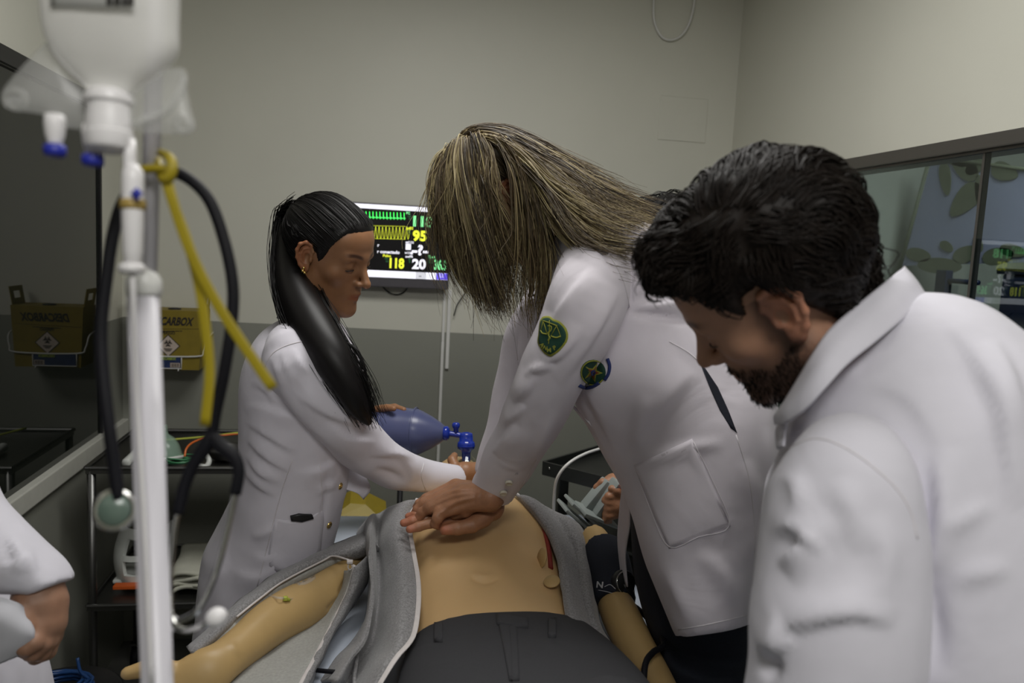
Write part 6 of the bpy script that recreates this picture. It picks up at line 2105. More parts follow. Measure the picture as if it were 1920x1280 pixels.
pan = bigrid(np.array([[P(1070, 755, 1.52), P(1085, 768, 1.50), P(1105, 790, 1.47)], [P(1128, 828, 1.56), P(1140, 836, 1.53), P(1158, 850, 1.49)], [P(1140, 862, 1.585), P(1160, 880, 1.56), P(1180, 905, 1.52)], [P(1166, 905, 1.60), P(1172, 930, 1.58), P(1184, 950, 1.54)], [P(1164, 950, 1.61), P(1170, 970, 1.59), P(1182, 990, 1.55)], [P(1160, 1010, 1.62), P(1166, 1030, 1.60), P(1174, 1040, 1.57)], [P(1166, 1075, 1.62), P(1172, 1090, 1.60), P(1178, 1100, 1.58)]]), 6, 4)
obj('front_panel', thicken(grid(pan), .003), M['coat_b'], ct)
legs = sil([(1180, 930, 1400, 930, 1.50, .13), (1184, 1010, 1405, 1010, 1.51, .13), (1196, 1110, 1412, 1110, 1.53, .13), (1226, 1230, 1420, 1230, 1.54, .125), (1272, 1400, 1425, 1400, 1.52, .12)], 4, 28, 2.2)
hp = [P(1320, 1330, 1.45), P(1370, 1330, 1.58)]
ftb = [P(1330, 1330, 1.44) * (1, 1, 0), P(1380, 1330, 1.60) * (1, 1, 0)]
v, f = fuse([legs] + [tube([a + EZ * .1, (a + b) / 2, b + EZ * .06], [.08, .065, .055], 16, 4) for a, b in zip(hp, ftb)], .008, 4)
obj('trousers', wrinkle(v, f, .004, 16, (1, 1, .6)), M['navy'], pb_)
for q in ftb:
    shoe(pb_, q, -CR, M['shoe'])
# ---- hair
line = [(-.13, -.075), (-.05, -.07), (-.03, -.05), (-.018, -.01), (-.004, .03), (.012, .03), (.022, .01), (.034, .014), (.05, .044), (.072, .066), (.12, .072)]
cv, cf, co = hair_cap(L_, F_, B_, C_, .965, line, .009, rough=.002)
hb = obj('hair', (cv, cf), M['hair_blonde'], pb_, tint=np.full(len(cv), .12), label='long streaked blonde hair falling forward')
mass = sil([(862, 268, 935, 335, 1.48, .06), (940, 258, 1000, 372, 1.48, .072), (1030, 306, 1045, 412, 1.475, .075), (1100, 348, 1098, 450, 1.47, .07), (1165, 386, 1150, 464, 1.465, .05), (1210, 412, 1188, 466, 1.46, .02)], 5, 28, 2.0)
obj('hair_mass', mass, M['hair_blonde'], hb, tint=np.full(len(mass[0]), .2))
bk = [[P(870, 252, 1.53), P(940, 247, 1.555), P(1010, 284, 1.565), P(1090, 338, 1.56), P(1160, 382, 1.55), P(1228, 408, 1.54)],
      [P(868, 252, 1.49), P(930, 243, 1.49), P(1000, 272, 1.48), P(1080, 326, 1.46), P(1160, 372, 1.44), P(1240, 406, 1.43)],
      [P(880, 252, 1.45), P(955, 258, 1.43), P(1030, 312, 1.40), P(1100, 366, 1.38), P(1170, 405, 1.37), P(1238, 426, 1.365)],
      [P(900, 255, 1.43), P(975, 285, 1.405), P(1040, 345, 1.375), P(1090, 398, 1.345), P(1145, 432, 1.33), P(1220, 442, 1.325)],
      [P(915, 258, 1.425), P(985, 305, 1.40), P(1035, 370, 1.365), P(1075, 418, 1.335), P(1125, 456, 1.315), P(1192, 474, 1.31)],
      [P(925, 262, 1.42), P(990, 325, 1.40), P(1030, 390, 1.37), P(1062, 432, 1.335), P(1105, 470, 1.31), P(1182, 484, 1.30)]]
cbh = bvh((cv, cf))
ctB = loc(B_, C_, .965, (0, -.014, .03))
gB = np.random.default_rng(77)
crown = []
for k in range(420):
    y0 = gB.uniform(-.085, .07)
    sx = -1 if gB.random() < .75 else 1
    a = loc(B_, C_, .965, (gB.normal() * .003, y0, .12))
    e = loc(B_, C_, .965, (sx * .078, y0 - .02 - .05 * gB.random(), .0 + .04 * gB.random()))
    path = [a + (e - a) * t + (loc(B_, C_, .965, (sx * .06, y0 - .01, .11)) - (a + e) / 2) * math.sin(math.pi * t) * .7 for t in np.linspace(0, 1, 8)]
    crown.append(on_shell(cbh, ctB, path, .0012 + .002 * gB.random()))
cs = [locks([a, a + .0004], 4, .0009, .0016, seed=900 + i, m=2, lenvar=.1) for i, a in enumerate(crown)]
cvs, cfs = join(*cs)
obj('crown_strands', (cvs, cfs), M['hair_blonde'], hb, tint=np.concatenate([np.full(len(c[0]), .05 + .75 * gB.random() ** 1.6) for c in cs]))


def hl(name, gd, n, r, sp, **k):
    gd = [[q[0] - CU * .012 + (hB - q[0]) * .22] + list(q) for q in gd]
    v, f, t = locks(gd, n, r, sp, **k)
    return obj(name, (v, f), M['hair_blonde'], hb, tint=t)


hl('hair_strands', bk, 3000, .0009, .0028, tipspread=2.0, wave=.005, seed=21, lenvar=.3, stray=.016, clump=120)
fr_ = [[P(840, 285, 1.49), P(816, 325, 1.48), P(816, 390, 1.465), P(828, 450, 1.46), P(846, 505, 1.46), P(872, 552, 1.46)],
       [P(848, 272, 1.46), P(838, 320, 1.44), P(842, 400, 1.42), P(856, 480, 1.42), P(886, 545, 1.43), P(912, 566, 1.435)],
       [P(868, 260, 1.44), P(862, 315, 1.41), P(876, 400, 1.395), P(898, 480, 1.40), P(922, 558, 1.41), P(938, 600, 1.42)],
       [P(888, 254, 1.43), P(900, 308, 1.40), P(916, 390, 1.39), P(932, 470, 1.395), P(946, 540, 1.41), P(952, 596, 1.42)],
       [P(905, 250, 1.425), P(920, 298, 1.40), P(930, 380, 1.39), P(938, 460, 1.395), P(950, 535, 1.41), P(956, 585, 1.43)]]
hl('hair_strands', fr_, 1900, .0009, .0030, tipspread=2.4, wave=.008, seed=22, lenvar=.42, stray=.03, clump=60, cspread=1.6)
sd = [[P(940, 262, 1.42), P(985, 320, 1.395), P(1003, 400, 1.39), P(1012, 480, 1.395), P(1004, 550, 1.41), P(1008, 606, 1.415)],
      [P(935, 260, 1.42), P(975, 330, 1.395), P(992, 420, 1.39), P(996, 500, 1.40), P(990, 560, 1.42), P(998, 610, 1.42)]]
hl('hair_strands', sd, 330, .0012, .0045, tipspread=1.8, wave=.006, seed=23, lenvar=.3, stray=.02, clump=22)
inn = [[P(850, 275, 1.56), P(820, 330, 1.59), P(826, 420, 1.59), P(850, 490, 1.58), P(885, 545, 1.56), P(900, 570, 1.54)], [P(900, 255, 1.575), P(905, 330, 1.62), P(920, 430, 1.61), P(935, 520, 1.58), P(945, 580, 1.55), P(950, 600, 1.54)]]
hl('hair_strands', inn, 500, .0014, .006, tipspread=1.4, wave=.004, seed=24, lenvar=.25)

# ================================================================== man in the right foreground
pc_ = person(P(1750, 1200, .9), 'bearded dark-haired man in white coat bending in the right foreground')
hC = P(1444, 540, .903)
nbC = [hC + cd(.75, -.45, .1) * .03, P(1560, 680, .92), P(1640, 760, .93)]
SCC = 1.0
W_, F_, L_, B_, C_ = make_head(hC, cd(-.735, -.545, .40), cd(-.66, .70, -.25), nbC, SCC, True, nr=(.05, .056, .062), earsc=1.15, flare=.10)
tC = head_tint(L_, (.9, .7, .66), .85, beard=.82)
coreC = join(tube([P(1640, 760, .93), P(1720, 900, .92), P(1760, 1150, .88)], [.075, .11, .11], 16, 4), tube([P(1590, 930, .76), P(1580, 1100, .735), P(1540, 1300, .72), P(1500, 1420, .72)], [.045, .045, .04, .03], 14, 5))
handC = blob([([P(1505, 1410, .72), P(1470, 1500, .73)], [.026, .024]), ([P(1470, 1500, .73), P(1445, 1570, .74)], [.03, .03], .012)] +
             [([P(1425 + 20 * k, 1580, .73 + .008 * k), P(1415 + 20 * k, 1640, .735 + .008 * k), P(1415 + 19 * k, 1690, .745 + .008 * k)], [.011, .0095, .008]) for k in range(4)] + [([P(1460, 1520, .715), P(1420, 1560, .71), P(1400, 1600, .715)], [.014, .012, .01])], h=.0025)
v, f = join((W_, F_), coreC, handC)
tt = np.ones((len(v), 3))
tt[:len(tC)] = tC
obj('body', (v, f), M['skin_c'], pc_, tint=tt, label='light tanned face with short beard')
hcb = bvh((W_, F_))
for q in (-1, 1):
    pts = [loc(B_, C_, SCC, (q * (.031 + .0155 * math.sin(a)), .0715 + .0148 * math.cos(a), -.0035 - .001 * abs(a))) for a in np.linspace(-1.1, 1.1, 9)]
    obj('eyelash', tube(pts, [.0004] + [.0010] * 7 + [.0006], 6, 2), M['lash'], pc_)
# stubble: short hairs over cheek, jaw, chin and lip
def strands(C, r, sides=3, rtip=.3, seed=0):
    n, S = C.shape[:2]
    g = np.random.default_rng(seed)
    t = np.linspace(0, 1, S)
    rr = r * (0.6 + .8 * g.random((n, 1))) * (1 - (1 - rtip) * t ** 2)[None]
    T = nrm(np.gradient(C, axis=1))
    A = nrm(np.cross(T, nrm(g.normal(size=(n, 1, 3)))))
    Bq = np.cross(T, A)
    th = np.linspace(0, 2 * np.pi, sides, endpoint=False)
    V = C[:, :, None] + rr[:, :, None, None] * (A[:, :, None] * np.cos(th)[None, None, :, None] + Bq[:, :, None] * np.sin(th)[None, None, :, None])
    idx = np.arange(n * S * sides).reshape(n, S, sides)
    nx = np.roll(idx, -1, 2)
    F = np.stack([idx[:, :-1], nx[:, :-1], nx[:, 1:], idx[:, 1:]], -1).reshape(-1, 4)
    return V.reshape(-1, 3), F


NL = vnormals(L_, F_)
if (NL * (L_ - np.array([0, 0, 0]))).sum() < 0:
    NL = -NL
zl_ = np.interp(L_[:, 1], [-.02, .02, .045, .07, .095], [-.028, -.042, -.058, -.05, -.046])
bm_ = (L_[:, 2] < zl_) & (L_[:, 2] > -.128) & (L_[:, 1] > .006) & ~((np.abs(L_[:, 2] + .0665) < .008) & (np.abs(L_[:, 0]) < .02) & (L_[:, 1] > .078)) & (np.abs(L_[:, 0]) < .072)
g = np.random.default_rng(4)
ids = g.choice(np.where(bm_)[0], 3200)
rt = L_[ids]
dr = nrm(NL[ids] * .7 + np.array([0, -.2, -.9]) + g.normal(size=(len(ids), 3)) * .25)
Cc = rt[:, None] + dr[:, None] * (np.linspace(0, 1, 4)[None, :, None] * (.0035 + .004 * g.random((len(ids), 1, 1))))
v, f = strands(Cc, .00028, 3, .5, 1)
obj('beard', (loc(B_, C_, SCC, v), f), M['hair_brown'], pc_, label='short dark beard')
# hair: shell plus wavy locks
line = [(-.13, -.078), (-.06, -.075), (-.04, -.052), (-.026, -.012), (-.006, .044), (.016, .042), (.026, .020), (.034, .024), (.046, .050), (.062, .070), (.12, .076)]
thk = lambda q: .008 + .014 * np.clip((q[:, 2] + .02) / .1, 0, 1) + .006 * np.clip(-q[:, 1] / .08, 0, 1)
cv, cf, co = hair_cap(L_, F_, B_, C_, SCC, line, thk, rough=.005, seed=4)
hc = obj('hair', (cv, cf), M['hair_brown'], pc_, label='short wavy dark brown hair')
No = nrm(co - np.array([0, -.014, .03]))
gco = co[:, 2] - np.interp(co[:, 1], [a for a, b in line], [b for a, b in line])


def tufts(n, ln, lift, curl, seed, sel=None, r=.0011, whl=(.0, -.062, .105), clumps=170, S=8):
    """locks lying along the head, grouped in waves that share their bend"""
    g = np.random.default_rng(seed)
    cen = np.array([0, -.014, .03])
    sb = BVHTree.FromPolygons([Vector(a) for a in co.tolist()], cofaces)
    pool = np.arange(len(co)) if sel is None else np.where(sel)[0]
    ids = g.choice(pool, n)
    cid = g.choice(pool, clumps)
    near = ((co[ids][:, None] - co[cid][None]) ** 2).sum(2).argmin(1)
    cp = co[cid]
    cf_ = cp - np.array(whl)
    cn = nrm(cp - cen)
    cf_ = nrm(cf_ - cn * (cf_ * cn).sum(1, keepdims=True)) + nrm(g.normal(size=cp.shape)) * .35
    cph = g.random(clumps) * 6.28
    cln = .7 + .6 * g.random(clumps)
    rt, nn = co[ids], No[ids]
    fl = cf_[near]
    fl = nrm(fl - nn * (fl * nn).sum(1, keepdims=True) + g.normal(size=fl.shape) * .10)
    t = np.linspace(0, 1, S)[None, :, None]
    L = ln * cln[near][:, None, None] * (.75 + .5 * g.random((n, 1, 1)))
    side = nrm(np.cross(fl, nn))[:, None]
    ph = cph[near][:, None, None]
    C = rt[:, None] + fl[:, None] * (L * t) + side * (curl * L * np.sin(ph + 3.6 * t) - curl * L * np.sin(ph))
    # hug the shell
    off = .0012 + lift * L[..., 0] * np.sin(np.pi * np.minimum(t[..., 0] * .9 + .05, 1)) * (.5 + .5 * np.sin(ph[..., 0] * 2)) + .0025 * g.random((n, 1)) + lift * .5 * L[..., 0] * t[..., 0] ** 2
    D = C - cen
    R = np.linalg.norm(D, axis=2)
    D = D / R[..., None]
    out = R.copy()
    for i in range(n):
        for j in range(S):
            d = Vector(D[i, j])
            h = sb.ray_cast(Vector(cen) + d * .25, -d)
            out[i, j] = (.25 - h[3]) if h[0] is not None else (out[i, j - 1] - off[i, j - 1] if j else R[i, j])
            out[i, j] += off[i, j]
    C = cen + D * out[..., None]
    return strands(C, r, 3, .25, seed)


wc = hit(bvh((cv, cf)), 1395, 418)[0]
noear = ~((np.abs(co[:, 0]) > .045) & (co[:, 1] > -.04) & (co[:, 1] < .035) & (co[:, 2] < .055))
wl_c = (wc - C_) @ B_ / SCC
v, f = tufts(3600, .042, .10, .14, 31, (gco > .008) & noear, whl=wl_c)
obj('wavy_locks', (loc(B_, C_, SCC, v), f), M['hair_brown'], hc)
v, f = tufts(500, .036, .30, .25, 32, (co[:, 1] > .02) & (gco > .02) & (co[:, 2] > .09), whl=wl_c, clumps=40)
obj('fringe_locks', (loc(B_, C_, SCC, v), f), M['hair_brown'], hc)
# hanging curls of the fringe and the nape
cg = [[P(1290, 430, .87), P(1240, 440, .86), P(1208, 462, .86), P(1202, 495, .865), P(1222, 522, .87)], [P(1290, 470, .865), P(1245, 478, .855), P(1218, 495, .855), P(1222, 525, .86), P(1248, 540, .87)], [P(1310, 500, .86), P(1270, 510, .85), P(1245, 525, .855), P(1262, 548, .86), P(1290, 556, .865)]]
obj('fringe_curls', locks(cg, 420, .0011, .0055, wave=.006, tipspread=1.2, seed=33, lenvar=.25, stray=.01), M['hair_brown'], hc)
obj('loose_curl', locks([[P(1232, 520, .87), P(1216, 538, .868), P(1212, 555, .868), P(1222, 566, .87), P(1242, 566, .872)], [P(1234, 520, .87), P(1218, 538, .868), P(1214, 554, .868), P(1224, 564, .87), P(1240, 563, .872)]], 14, .0006, .0006, seed=34), M['hair_brown'], hc)
ng = [[P(1590, 420, .90), P(1625, 455, .905), P(1640, 490, .905), P(1642, 520, .905), P(1630, 500, .90)], [P(1590, 470, .90), P(1622, 510, .90), P(1636, 545, .90), P(1630, 575, .90), P(1612, 590, .90)], [P(1570, 520, .89), P(1600, 560, .89), P(1612, 600, .89), P(1600, 630, .89), P(1580, 640, .89)]]
obj('nape_locks', locks(ng, 420, .0011, .007, wave=.006, tipspread=.8, seed=35, lenvar=.35, stray=.012), M['hair_brown'], hc)
# ---- coat
torso = sil([(1520, 750, 1712, 585, .965, .04), (1492, 785, 1750, 574, .95, .07), (1456, 855, 1855, 622, .925, .14), (1450, 930, 1965, 750, .905, .185), (1455, 1020, 2020, 890, .89, .20), (1470, 1130, 2040, 1030, .875, .205), (1490, 1250, 2050, 1180, .865, .205), (1510, 1420, 2060, 1370, .86, .205), (1530, 1650, 2070, 1620, .86, .205)], 5, 48, 2.3)
slc = sil([(1500, 812, 1650, 858, .79, .05), (1458, 880, 1700, 930, .752, .075), (1442, 960, 1722, 1000, .742, .078), (1425, 1060, 1726, 1090, .732, .078), (1408, 1150, 1722, 1180, .722, .076), (1404, 1240, 1715, 1262, .715, .072), (1392, 1340, 1690, 1360, .712, .064), (1420, 1460, 1610, 1470, .72, .045)], 5, 36, 2.1)
tv = wrinkle(*fuse([torso], .006, 4), .006, 6, (1, 1, 1), 6.3)
sv = wrinkle(*fuse([slc], .005, 4), .005, 7, (1, 1, 1), 7.3)
FC = [(q[0], q[1] * 1.0, q[2] * 1.3) + tuple(q[3:]) for q in [
    ([(1462, 850), (1530, 822), (1600, 850), (1680, 915), (1716, 985), (1722, 1030)], -.006, 9, 0, 'full'), ([(1560, 740), (1640, 720), (1720, 760), (1800, 900)], .005, 22, 1), ([(1770, 590), (1830, 680), (1880, 800), (1900, 960)], .012, 18, 1), ([(1850, 640), (1890, 720), (1920, 820)], .008, 14, -1), ([(1755, 840), (1762, 960), (1745, 1080)], .014, 16, 1), ([(1760, 1000), (1800, 980), (1860, 940)], .006, 14), ([(1780, 1100), (1820, 1080), (1900, 1060)], .006, 15), ([(1730, 1050), (1750, 1150), (1760, 1270)], -.010, 18),
    ([(1440, 1000), (1480, 990), (1520, 1010), (1550, 1040)], .010, 14, 1), ([(1460, 1060), (1500, 1030), (1530, 1000)], .009, 12, -1), ([(1440, 1190), (1500, 1170), (1600, 1150), (1680, 1170)], .012, 15, 1), ([(1430, 1230), (1460, 1210), (1490, 1195)], .012, 13, 1), ([(1410, 1240), (1440, 1245), (1460, 1270)], -.012, 12), ([(1470, 880), (1500, 920), (1500, 970)], .007, 14), ([(1560, 900), (1600, 960), (1620, 1040)], .006, 22), ([(1640, 960), (1660, 1040), (1650, 1120)], .006, 20), ([(1500, 700), (1560, 690), (1620, 690)], .004, 14)]]
tv = folds(*tv, FC[1:8] + FC[16:])
sv = folds(*sv, FC[8:16])
ct = obj('lab_coat', tv, M['coat_c'], pc_, label='crumpled white coat with pointed collar')
obj('sleeve', sv, M['coat_c'], ct)
cb3 = bvh(join(tv, sv))
obj('sleeve_seam', seam(cb3, [(1462, 852), (1495, 832), (1530, 822), (1570, 832), (1620, 862), (1675, 910), (1705, 955), (1720, 1010)], .0009), M['stitch'], ct)
if 0:
    obj('yoke_seam', seam(cb3, [(1640, 640), (1700, 760), (1745, 860), (1755, 960)], .0008), M['stitch'], ct)
CL = bigrid(np.array([
    [P(1694, 503, .935), P(1712, 524, .915), P(1734, 558, .905)],
    [P(1650, 540, .885), P(1668, 564, .862), P(1692, 598, .852)],
    [P(1600, 582, .85), P(1620, 608, .826), P(1640, 642, .815)],
    [P(1556, 622, .83), P(1572, 652, .806), P(1588, 684, .796)],
    [P(1528, 664, .82), P(1538, 694, .798), P(1548, 728, .79)],
    [P(1500, 712, .83), P(1504, 738, .808), P(1512, 768, .80)],
    [P(1474, 756, .845), P(1472, 772, .83), P(1478, 792, .825)],
    [P(1460, 776, .865), P(1456, 784, .86), P(1458, 796, .855)]]), 6, 5)
obj('collar', thicken(grid(CL), .0035), M['coat_c'], ct)
stand = bigrid(np.array([[P(1690, 516, .99), P(1706, 560, .985)], [P(1648, 548, .945), P(1668, 592, .935)], [P(1600, 588, .90), P(1622, 640, .89)], [P(1558, 628, .87), P(1572, 690, .86)], [P(1530, 672, .855), P(1536, 730, .845)], [P(1500, 720, .86), P(1508, 775, .85)]]), 6, 3)
obj('collar_stand', thicken(grid(stand), .004), M['coat_c'], ct)
lapc = bigrid(np.array([[P(1478, 776, .87), P(1466, 786, .875), P(1455, 800, .88)], [P(1472, 800, .855), P(1462, 808, .86), P(1453, 814, .87)], [P(1468, 835, .845), P(1462, 838, .85), P(1456, 842, .86)]]), 4, 4)
obj('lapel', thicken(grid(lapc), .003), M['coat_c'], ct)
shoes_and_legs(pc_, [P(1700, 1500, .80), P(1800, 1500, .98)], [P(1720, 1200, .80) * (1, 1, 0), P(1800, 1200, .98) * (1, 1, 0)], M['navy'])
for q in (P(1720, 1200, .80), P(1800, 1200, .98)):
    shoe(pc_, q, -CR, M['shoe'])

# ================================================================== person behind the blonde woman, holding paddles
pd_ = person(P(1330, 1000, 2.05), 'dark curly-haired person mostly hidden behind the blonde woman holding grey paddles')
hD = P(1262, 466, 2.02)
W_, F_, L_, B_, C_ = make_head(hD, cd(-.8, -.5, .2), cd(-.45, .88, .0), [hD + cd(.5, -.6, .1) * .04, P(1310, 560, 2.05), P(1325, 600, 2.05)], .96, nr=(.046, .052, .056))
tD = head_tint(L_)
hd1 = blob([([P(1215, 880, 1.97), P(1178, 905, 1.93)], [.026, .025]), ([P(1178, 905, 1.93), P(1150, 908, 1.915), P(1135, 912, 1.91)], [.026, .026, .018], .012)] +
           [([P(1148, 903 + 5 * k, 1.905 + .012 * k), P(1130, 905 + 6 * k, 1.90 + .012 * k), P(1120, 914 + 6 * k, 1.905 + .012 * k), P(1122, 924 + 5 * k, 1.91 + .012 * k)], [.012, .0105, .0095, .008]) for k in range(4)] + [([P(1165, 915, 1.905), P(1152, 925, 1.895), P(1142, 930, 1.89)], [.013, .0115, .009])], h=.0022)
hd2 = blob([([P(1225, 930, 1.93), P(1185, 950, 1.90)], [.026, .025]), ([P(1185, 950, 1.90), P(1162, 948, 1.885), P(1150, 948, 1.88)], [.026, .027, .02], .012)] +
           [([P(1155, 930 + 11 * k, 1.875), P(1142, 931 + 12 * k, 1.87), P(1136, 938 + 12 * k, 1.875), P(1142, 944 + 11 * k, 1.885)], [.012, .0108, .0098, .008]) for k in range(4)] + [([P(1168, 930, 1.875), P(1156, 920, 1.87), P(1147, 916, 1.87)], [.013, .0115, .009])], h=.0022)
core = join(tube([P(1325, 600, 2.05), P(1330, 800, 2.05), P(1330, 1000, 2.05)], [.08, .1, .09], 16, 4), tube([P(1290, 660, 1.9), P(1260, 800, 1.93), P(1215, 880, 1.97)], [.04, .035, .026], 12, 4), tube([P(1380, 660, 1.95), P(1330, 860, 1.92), P(1225, 930, 1.93)], [.04, .035, .026], 12, 4))
v, f = join((W_, F_), hd1, hd2, core)
tt = np.ones((len(v), 3))
tt[:len(tD)] = tD
obj('body', (v, f), M['skin_b'], pd_, tint=tt)
cv, cf, co = hair_cap(L_, F_, B_, C_, .96, line, .014, rough=.006, seed=9)
hd_ = obj('hair', (cv, cf), M['hair_black'], pd_, label='dark curly hair')
No = nrm(co - np.array([0, -.014, .03]))
v, f = tufts(1200, .04, .5, .45, 41, r=.0012, clumps=90)
obj('curly_locks', (loc(B_, C_, .96, v), f), M['hair_black'], hd_)
torso = sil([(1262, 570, 1370, 560, 2.05, .08), (1225, 620, 1430, 610, 2.05, .16), (1222, 720, 1440, 720, 2.05, .15), (1240, 850, 1430, 850, 2.05, .13), (1235, 1000, 1440, 1000, 2.05, .15), (1225, 1150, 1445, 1150, 2.05, .16), (1222, 1260, 1445, 1260, 2.05, .165)], 4, 32, 2.3)
v, f = fuse([torso, tube([P(1285, 640, 1.92), P(1262, 780, 1.93), P(1225, 872, 1.965), P(1195, 896, 1.945)], [.06, .056, .046, .038], 16, 5), tube([P(1385, 640, 1.97), P(1345, 830, 1.93), P(1250, 920, 1.935), P(1205, 942, 1.915)], [.06, .056, .046, .038], 16, 5)], .009, 4)
obj('lab_coat', wrinkle(v, f, .006, 9), M['coat'], pd_)
fd_ = [P(1290, 1200, 2.0) * (1, 1, 0), P(1380, 1200, 2.1) * (1, 1, 0)]
shoes_and_legs(pd_, [P(1300, 1200, 2.0), P(1380, 1200, 2.1)], fd_, M['navy'])
for q in fd_:
    shoe(pd_, q, -CR, M['shoe'])
# ---- defibrillator paddles
M['grey_pl'] = mat('pale_grey_green_plastic', (0.27, 0.30, 0.29), 0.4, 0.04, 30)
M['red_led'] = emis('red_indicator_light', (0.9, 0.08, 0.05), 2.0)
def paddle(label, hc_, dirn, plates, led):
    t = thing('defibrillator_paddle', hc_, label, 'paddle')
    a = cd(*dirn)
    s = cd(.62, .45, -.5)
    n = nrm(np.cross(a, s))
    s = np.cross(n, a)
    Bm_ = np.stack([a, s, n], 1)
    obj('handle', xform(box((-.05, -.018, -.016), (.045, .018, .016), .006), Bm_, hc_), M['grey_pl'], t, sharp=40)
    for k, (off, ln, wd, tl) in enumerate(plates):
        obj('guard_plate' if k == 0 else 'electrode_plate', xform(box((-.004, -wd, -ln), (.004, wd, ln), .003), np.stack([nrm(a + n * tl), s, nrm(np.cross(nrm(a + n * tl), s))], 1), hc_ - a * off), M['grey_pl'], t, sharp=40)
    if led:
        obj('indicator_light', lathe([(.001, .003), (.003, .002), (.0035, 0)], hc_ + a * .044 + s * .006 - CF * .016, -CF, 10), M['red_led'], t)


paddle('pale grey defibrillator paddle held lower left by hidden hands', P(1120, 930, 1.90), (.62, .75, .0), [(.05, .055, .03, .05), (.07, .06, .034, .05)], False)
paddle('pale grey defibrillator paddle with red light by the coat edge', P(1142, 932, 1.885), (.55, .8, -.1), [(.052, .055, .03, -.05)], True)

# ================================================================== person at the left edge
pe = person(P(-230, 1000, 1.22), 'person in white coat at the left edge, only sleeve and lowered hand showing')
hE = P(-235, 430, 1.22)
W_, F_, L_, B_, C_ = make_head(hE, cd(.75, -.5, .45), cd(.35, .9, .1), [hE + cd(-.4, -.7, 0) * .04, P(-235, 570, 1.22), P(-235, 620, 1.22)], 1.0, True)
tE = head_tint(L_)
wE = P(72, 1095, 1.12)
handE = blob([([P(40, 1060, 1.125), wE], [.027, .027]),
              ([wE, P(74, 1130, 1.115), P(76, 1165, 1.11)], [.029, .036, .034], .014),
              ([P(92, 1150, 1.125), P(98, 1190, 1.125), P(88, 1220, 1.12), P(66, 1232, 1.11)], [.016, .0135, .012, .0105]),
              ([P(84, 1165, 1.11), P(90, 1200, 1.105), P(78, 1222, 1.10), P(56, 1226, 1.095)], [.016, .0135, .012, .010]),
              ([P(74, 1172, 1.10), P(76, 1206, 1.09), P(62, 1222, 1.085), P(42, 1218, 1.08)], [.016, .0135, .012, .010]),
              ([P(64, 1172, 1.09), P(62, 1204, 1.075), P(48, 1214, 1.07), P(30, 1206, 1.07)], [.015, .0125, .011, .009]),
              ([P(52, 1120, 1.10), P(44, 1140, 1.085), P(46, 1160, 1.078), P(52, 1172, 1.075)], [.017, .014, .0125, .010])], h=.0022)
core = join(tube([P(-220, 620, 1.22), P(-215, 850, 1.22), P(-200, 1150, 1.22)], [.08, .11, .11], 16, 4), tube([P(-140, 700, 1.16), P(-90, 920, 1.14), P(-40, 1010, 1.13), P(40, 1060, 1.125)], [.045, .04, .034, .026], 12, 4))
v, f = join((W_, F_), handE, core)
tt = np.ones((len(v), 3)) * .8
tt[:len(tE)] *= tE
obj('body', (v, f), M['skin_c'], pe, tint=tt)
cv, cf, co = hair_cap(L_, F_, B_, C_, 1.0, line, .014, rough=.005, seed=2)
he = obj('hair', (cv, cf), M['hair_brown'], pe)
No = nrm(co - np.array([0, -.014, .03]))
v, f = tufts(700, .03, .1, .1, 51)
obj('hair_locks', (loc(B_, C_, 1.0, v), f), M['hair_brown'], he)
torso = sil([(-290, 600, -150, 600, 1.22, .08), (-350, 680, -90, 680, 1.22, .17), (-350, 850, -85, 850, 1.22, .16), (-345, 1000, -75, 1000, 1.22, .15), (-340, 1120, -30, 1125, 1.215, .15), (-340, 1200, 20, 1200, 1.21, .15), (-335, 1290, 55, 1290, 1.21, .16), (-330, 1420, 70, 1420, 1.21, .17), (-330, 1600, 70, 1600, 1.21, .17)], 4, 36, 2.3)
sle = sil([(-190, 700, -70, 690, 1.16, .065), (-170, 850, -45, 830, 1.14, .066), (-130, 990, -20, 920, 1.13, .064), (-60, 1075, 20, 968, 1.125, .06), (0, 1105, 62, 1010, 1.12, .056), (40, 1108, 108, 1052, 1.12, .05), (68, 1112, 130, 1086, 1.118, .043)], 5, 28, 2.0)
v, f = fuse([torso, sle], .006, 4)
v, f = folds(v, f, [([(10, 1000), (30, 1040), (35, 1080)], .008, 10, 1), ([(0, 1060), (25, 1060), (60, 1040)], .007, 10, -1), ([(50, 1020), (60, 1060), (60, 1095)], .004, 9), ([(0, 1220), (30, 1240), (40, 1280)], .006, 10)])
obj('lab_coat', (v, f), M['coat_c'], pe)
nc_ = P(-236, 588, 1.22)
cr_ = []
for k in range(25):
    a = 2 * math.pi * (k / 24) * .86 + .45
    r_ = np.array([math.cos(a) * .068, math.sin(a) * .068, 0])
    cr_.append([nc_ + r_ * 1.0 + EZ * .03, nc_ + r_ * 1.12 + EZ * .028, nc_ + r_ * 1.45 - EZ * .018])
obj('collar', thicken(grid(bigrid(np.array(cr_), 2, 4)), .003), M['coat_c'], pe)
fe = [P(-170, 1000, 1.12) * (1, 1, 0), P(-170, 1000, 1.3) * (1, 1, 0)]
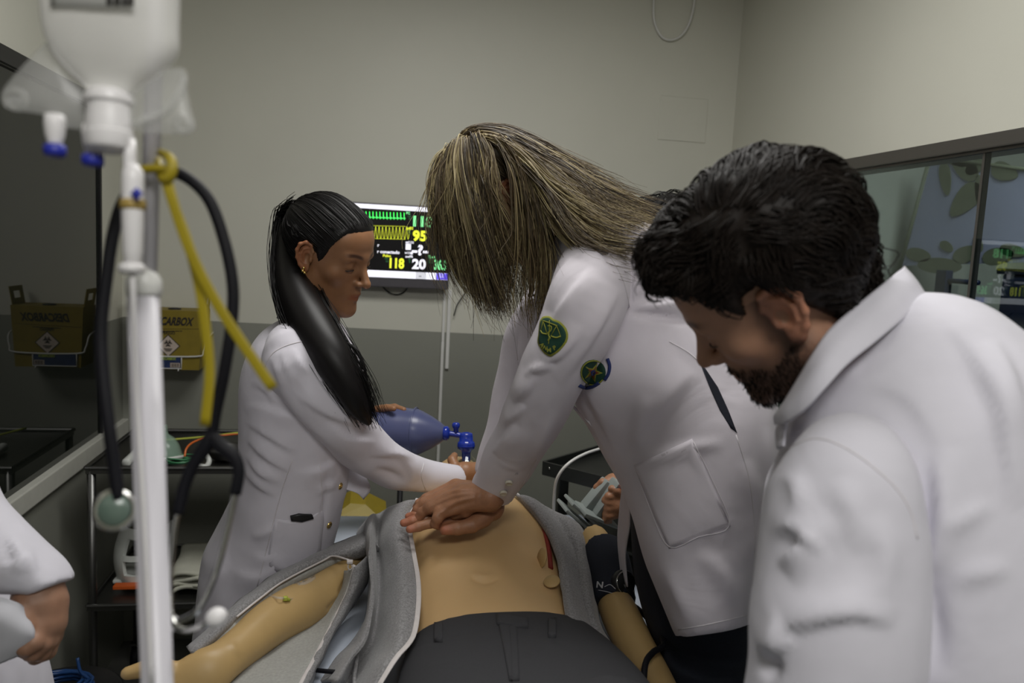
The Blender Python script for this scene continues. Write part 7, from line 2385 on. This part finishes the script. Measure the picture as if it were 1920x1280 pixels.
shoes_and_legs(pe, [P(-170, 1300, 1.14), P(-170, 1300, 1.3)], fe, M['navy'])
for q in fe:
    shoe(pe, q, CR, M['shoe'])
gl = bigrid(np.array([[P(-40, 1120, 1.06), P(-5, 1118, 1.065), P(25, 1128, 1.07), P(42, 1146, 1.075)], [P(-40, 1160, 1.045), P(-5, 1160, 1.05), P(30, 1168, 1.058), P(55, 1180, 1.07)], [P(-45, 1200, 1.05), P(-10, 1205, 1.052), P(28, 1198, 1.06), P(58, 1192, 1.072)], [P(-45, 1240, 1.06), P(-12, 1242, 1.062), P(20, 1228, 1.068), P(50, 1210, 1.078)]]), 6, 6)
vg, fg = thicken(grid(gl), .006)
vg, fg = wrinkle(vg, fg, .008, 22)
M['grey_cloth'] = mat('grey_white_crumpled_cloth', (0.5, 0.5, 0.54), 0.7, 0.04, 20)
obj('crumpled_cloth', (vg, fg), M['grey_cloth'], label='crumpled grey-white cloth held in the hand at the left edge', cat='cloth')

# ================================================================== stool with a blue hose coil, bottom left
sp0 = P(112, 1278, 1.92)
stl = thing('stool', (sp0[0], sp0[1], 0), 'small round stool by the left wall under the blue coil', 'stool')
sz = sp0[2] - .03
obj('seat', lathe([(.001, -.03), (.13, -.03), (.14, -.02), (.14, -.006), (.13, 0), (.001, 0)], (sp0[0], sp0[1], sz), EZ, 30), M['black_pl'], stl)
for k in range(4):
    a = k * math.pi / 2 + .4
    obj('leg', tube([(sp0[0] + .09 * math.cos(a), sp0[1] + .09 * math.sin(a), sz - .02), (sp0[0] + .14 * math.cos(a), sp0[1] + .14 * math.sin(a), .004)], .01, 10, 2), M['steel'], stl)
M['blue_hose'] = mat('dark_blue_hose', (0.015, 0.06, 0.20), 0.3, 0.05, 20)
cl_ = coil(sp0[0], sp0[1], .062, .052, 7, sz + .008, 3)
obj('blue_hose_coil', join(tube(cl_, .0045, 8, 1), tube([cl_[-1], cl_[-1] + (-.02, .0, .02), cl_[-1] + (-.03, .01, .05)], .004, 8, 5)), M['blue_hose'], label='coiled dark blue hose lying on the stool', cat='hose')
